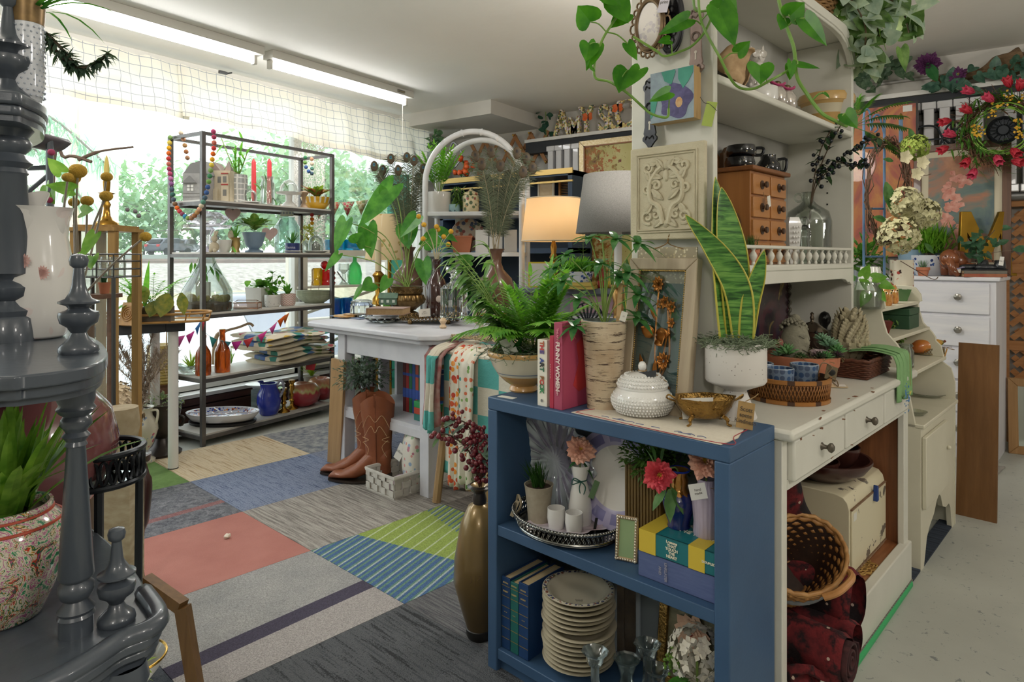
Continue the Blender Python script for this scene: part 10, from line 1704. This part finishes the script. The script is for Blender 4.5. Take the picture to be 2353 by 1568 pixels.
t=T('dark_urn','dark pewter urn planter of trailing green behind the white table leg','planter',372,1046,z=.001);k=t.s;pot(t,[(40,0),(42,8),(20,24),(14,40),(30,56),(38,92),(42,116),(46,120)],k,M('2f2a29','453f3c',.35,ns=12,mtl=.5));[t.pt('urn_handle',MB().tb(sm([(s*38*k,0,90*k),(s*50*k,0,86*k),(s*46*k,0,70*k),(s*34*k,0,70*k)],4),3.5*k,6),M('2f2a29',r=.4,mtl=.5))for s in(-1,1)];Sd(2);t.fo(bu(MB(),(0,0,122*k),.13,.10,.05,200,.035,.014),LEAF('5f7a4a','9aa58a',.5),sh=None)
irn=M('23262b',r=.35,mtl=.6)
t=T('iron_tray_table','round black iron tray table with mirrored top and ring gallery','side table',225,1075,z=.78,d=1.16);k=t.s;t.loc.z=0;r=92*k;z0=.80;E=lambda z,f=1:[(r*f*cos(a),r*f*sin(a),z)for a in[i*pi/24 for i in rg(48)]]
t.pt('mirror_top',MB().la([(0,z0-.004),(r*.97,z0-.004),(r*.97,z0),(0,z0)],n=48),M('8fa09c',r=.04,mtl=1));t.pt('iron_rings',MB().tb(E(z0+.055),.0055,8,True).tb(E(z0+.002),.0055,8,True),irn);c=MB()
for i in rg(16):a=2*pi*i/16;[c.tb([(r*cos(a+s*.10+.085*cos(b)),r*sin(a+s*.10+.085*cos(b)),z0+.028+.02*sin(b))for b in[j*pi/6 for j in rg(12)]],.003,5,True)for s in(-1,1)]
t.pt('ring_gallery',c,irn);[t.pt('iron_leg',MB().tb([(r*.9*cos(a),r*.9*sin(a),z0),(r*.8*cos(a),r*.8*sin(a),0)],.007,6),irn)for a in(.5,2.1,3.7,5.3)]
t=T('stone_pedestal','cream travertine pedestal block behind the iron tray table','pedestal',292,1330,z=.0,d=1.75);k=t.s;t.loc.z=0;t.pt('pedestal_block',MB().bx(-44*k,20*k,-.03,.04,0,.70),M('b8ad92','8f7d60',.7,ns=26,st=(1,1,2.5),sharp=.3));t.pt('carved_capital',MB().la([(34*k,.70),(40*k,.74),(36*k,.79),(0,.79)],(-20*k,.01,0),24),M('a89a80','877759',.7,ns=30))
t=T('carved_leg_stand','dark carved cabriole leg of a small wooden stand with a paper tag','stand',322,1335,z=.0,d=2.0);k=t.s;t.loc.z=0;dw=WOOD('2b1715','3f2320',2,.3,6,6,.4);t.pt('cabriole_leg',MB().tb(sm([(-6*k,0,.0),(10*k,-.01,.03),(6*k,0,.12),(-6*k,.0,.28),(6*k,0,.42),(10*k,0,.5),(0,0,.56)],6),[14*k]*6+[9*k]*8+[11*k]*8+[16*k]*10+[13*k]*10,10),dw,sh=180);t.pt('stand_top',MB().la([(0,.56),(40*k,.56),(42*k,.58),(0,.59)],(-30*k,.02,0),30),dw);tag(t,(12*k,-.05,.24),.04,.035,(85,12,10),txt='table',string=[(0,-.03,.3),(12*k,-.05,.29),(16*k,-.05,.27),(8*k,-.05,.255)])
fw_=WOOD('5f4323','7a5a33',2,.5)
t=T('easel_frame','brown wooden frame corner standing behind the étagère','frame stand',440,1580,z=0,d=1.75);k=t.s;t.loc.z=0;a0=V((-130*k,.05,CZ-(1355-HY)*k));a1=V((-20*k,0,CZ-(1395-HY)*k));a2=V((24*k,-.02,0));t.pt('top_rail',MB().tb([a0,a1],.022,4),fw_);t.pt('upright',MB().tb([a1,a2],.022,4),fw_);t.pt('rear_leg',MB().tb([a0,(a0.x-.05,.1,0)],.02,4),fw_)
t=T('gilt_bowl','white bowl with a gold rim on a low shelf behind the étagère finial','bowl',300,1520,d=1.02);k=t.s;t.pt('bowl_body',MB().la([(0,-60),(30,-58),(60,-20),(74,8),(70,8),(50,-30),(0,-50)],n=36,k=k),wht,sh=60);t.pt('gold_rim',MB().tb([(73*k*cos(a),73*k*sin(a),8*k)for a in[i*pi/20 for i in rg(40)]],.0022,6,True),gmt);t.pt('bowl_stand',MB().tb([(0,0,-60*k),(0,0,-t.loc.z)],.02,10),eg);Sd(3);c=MB();[c.le((Gs(10,16)*k,-.03,4*k),rv()+V((.3,-.2,.4)),.05,.014,.2,.2,'lance',3)for _ in rg(18)];t.fo(c,LEAF('7a9a3c','a5bf55'),sh=None)
t=T('green_books','green glass box beneath the iron tray table','box',225,1165,z=.60,d=1.35);k=t.s;t.loc.z=0;t.pt('glass_box',MB().bx(-50*k,4*k,-.05,.0,.645,.685),M('2f6f4f','3f8a68',.15,coat=.6,ns=6),bev=.004);t.pt('box_stand',MB().bx(-46*k,0,-.045,-.005,0,.645),M('1f2a30',r=.6));t.o.name='green_glass_box'
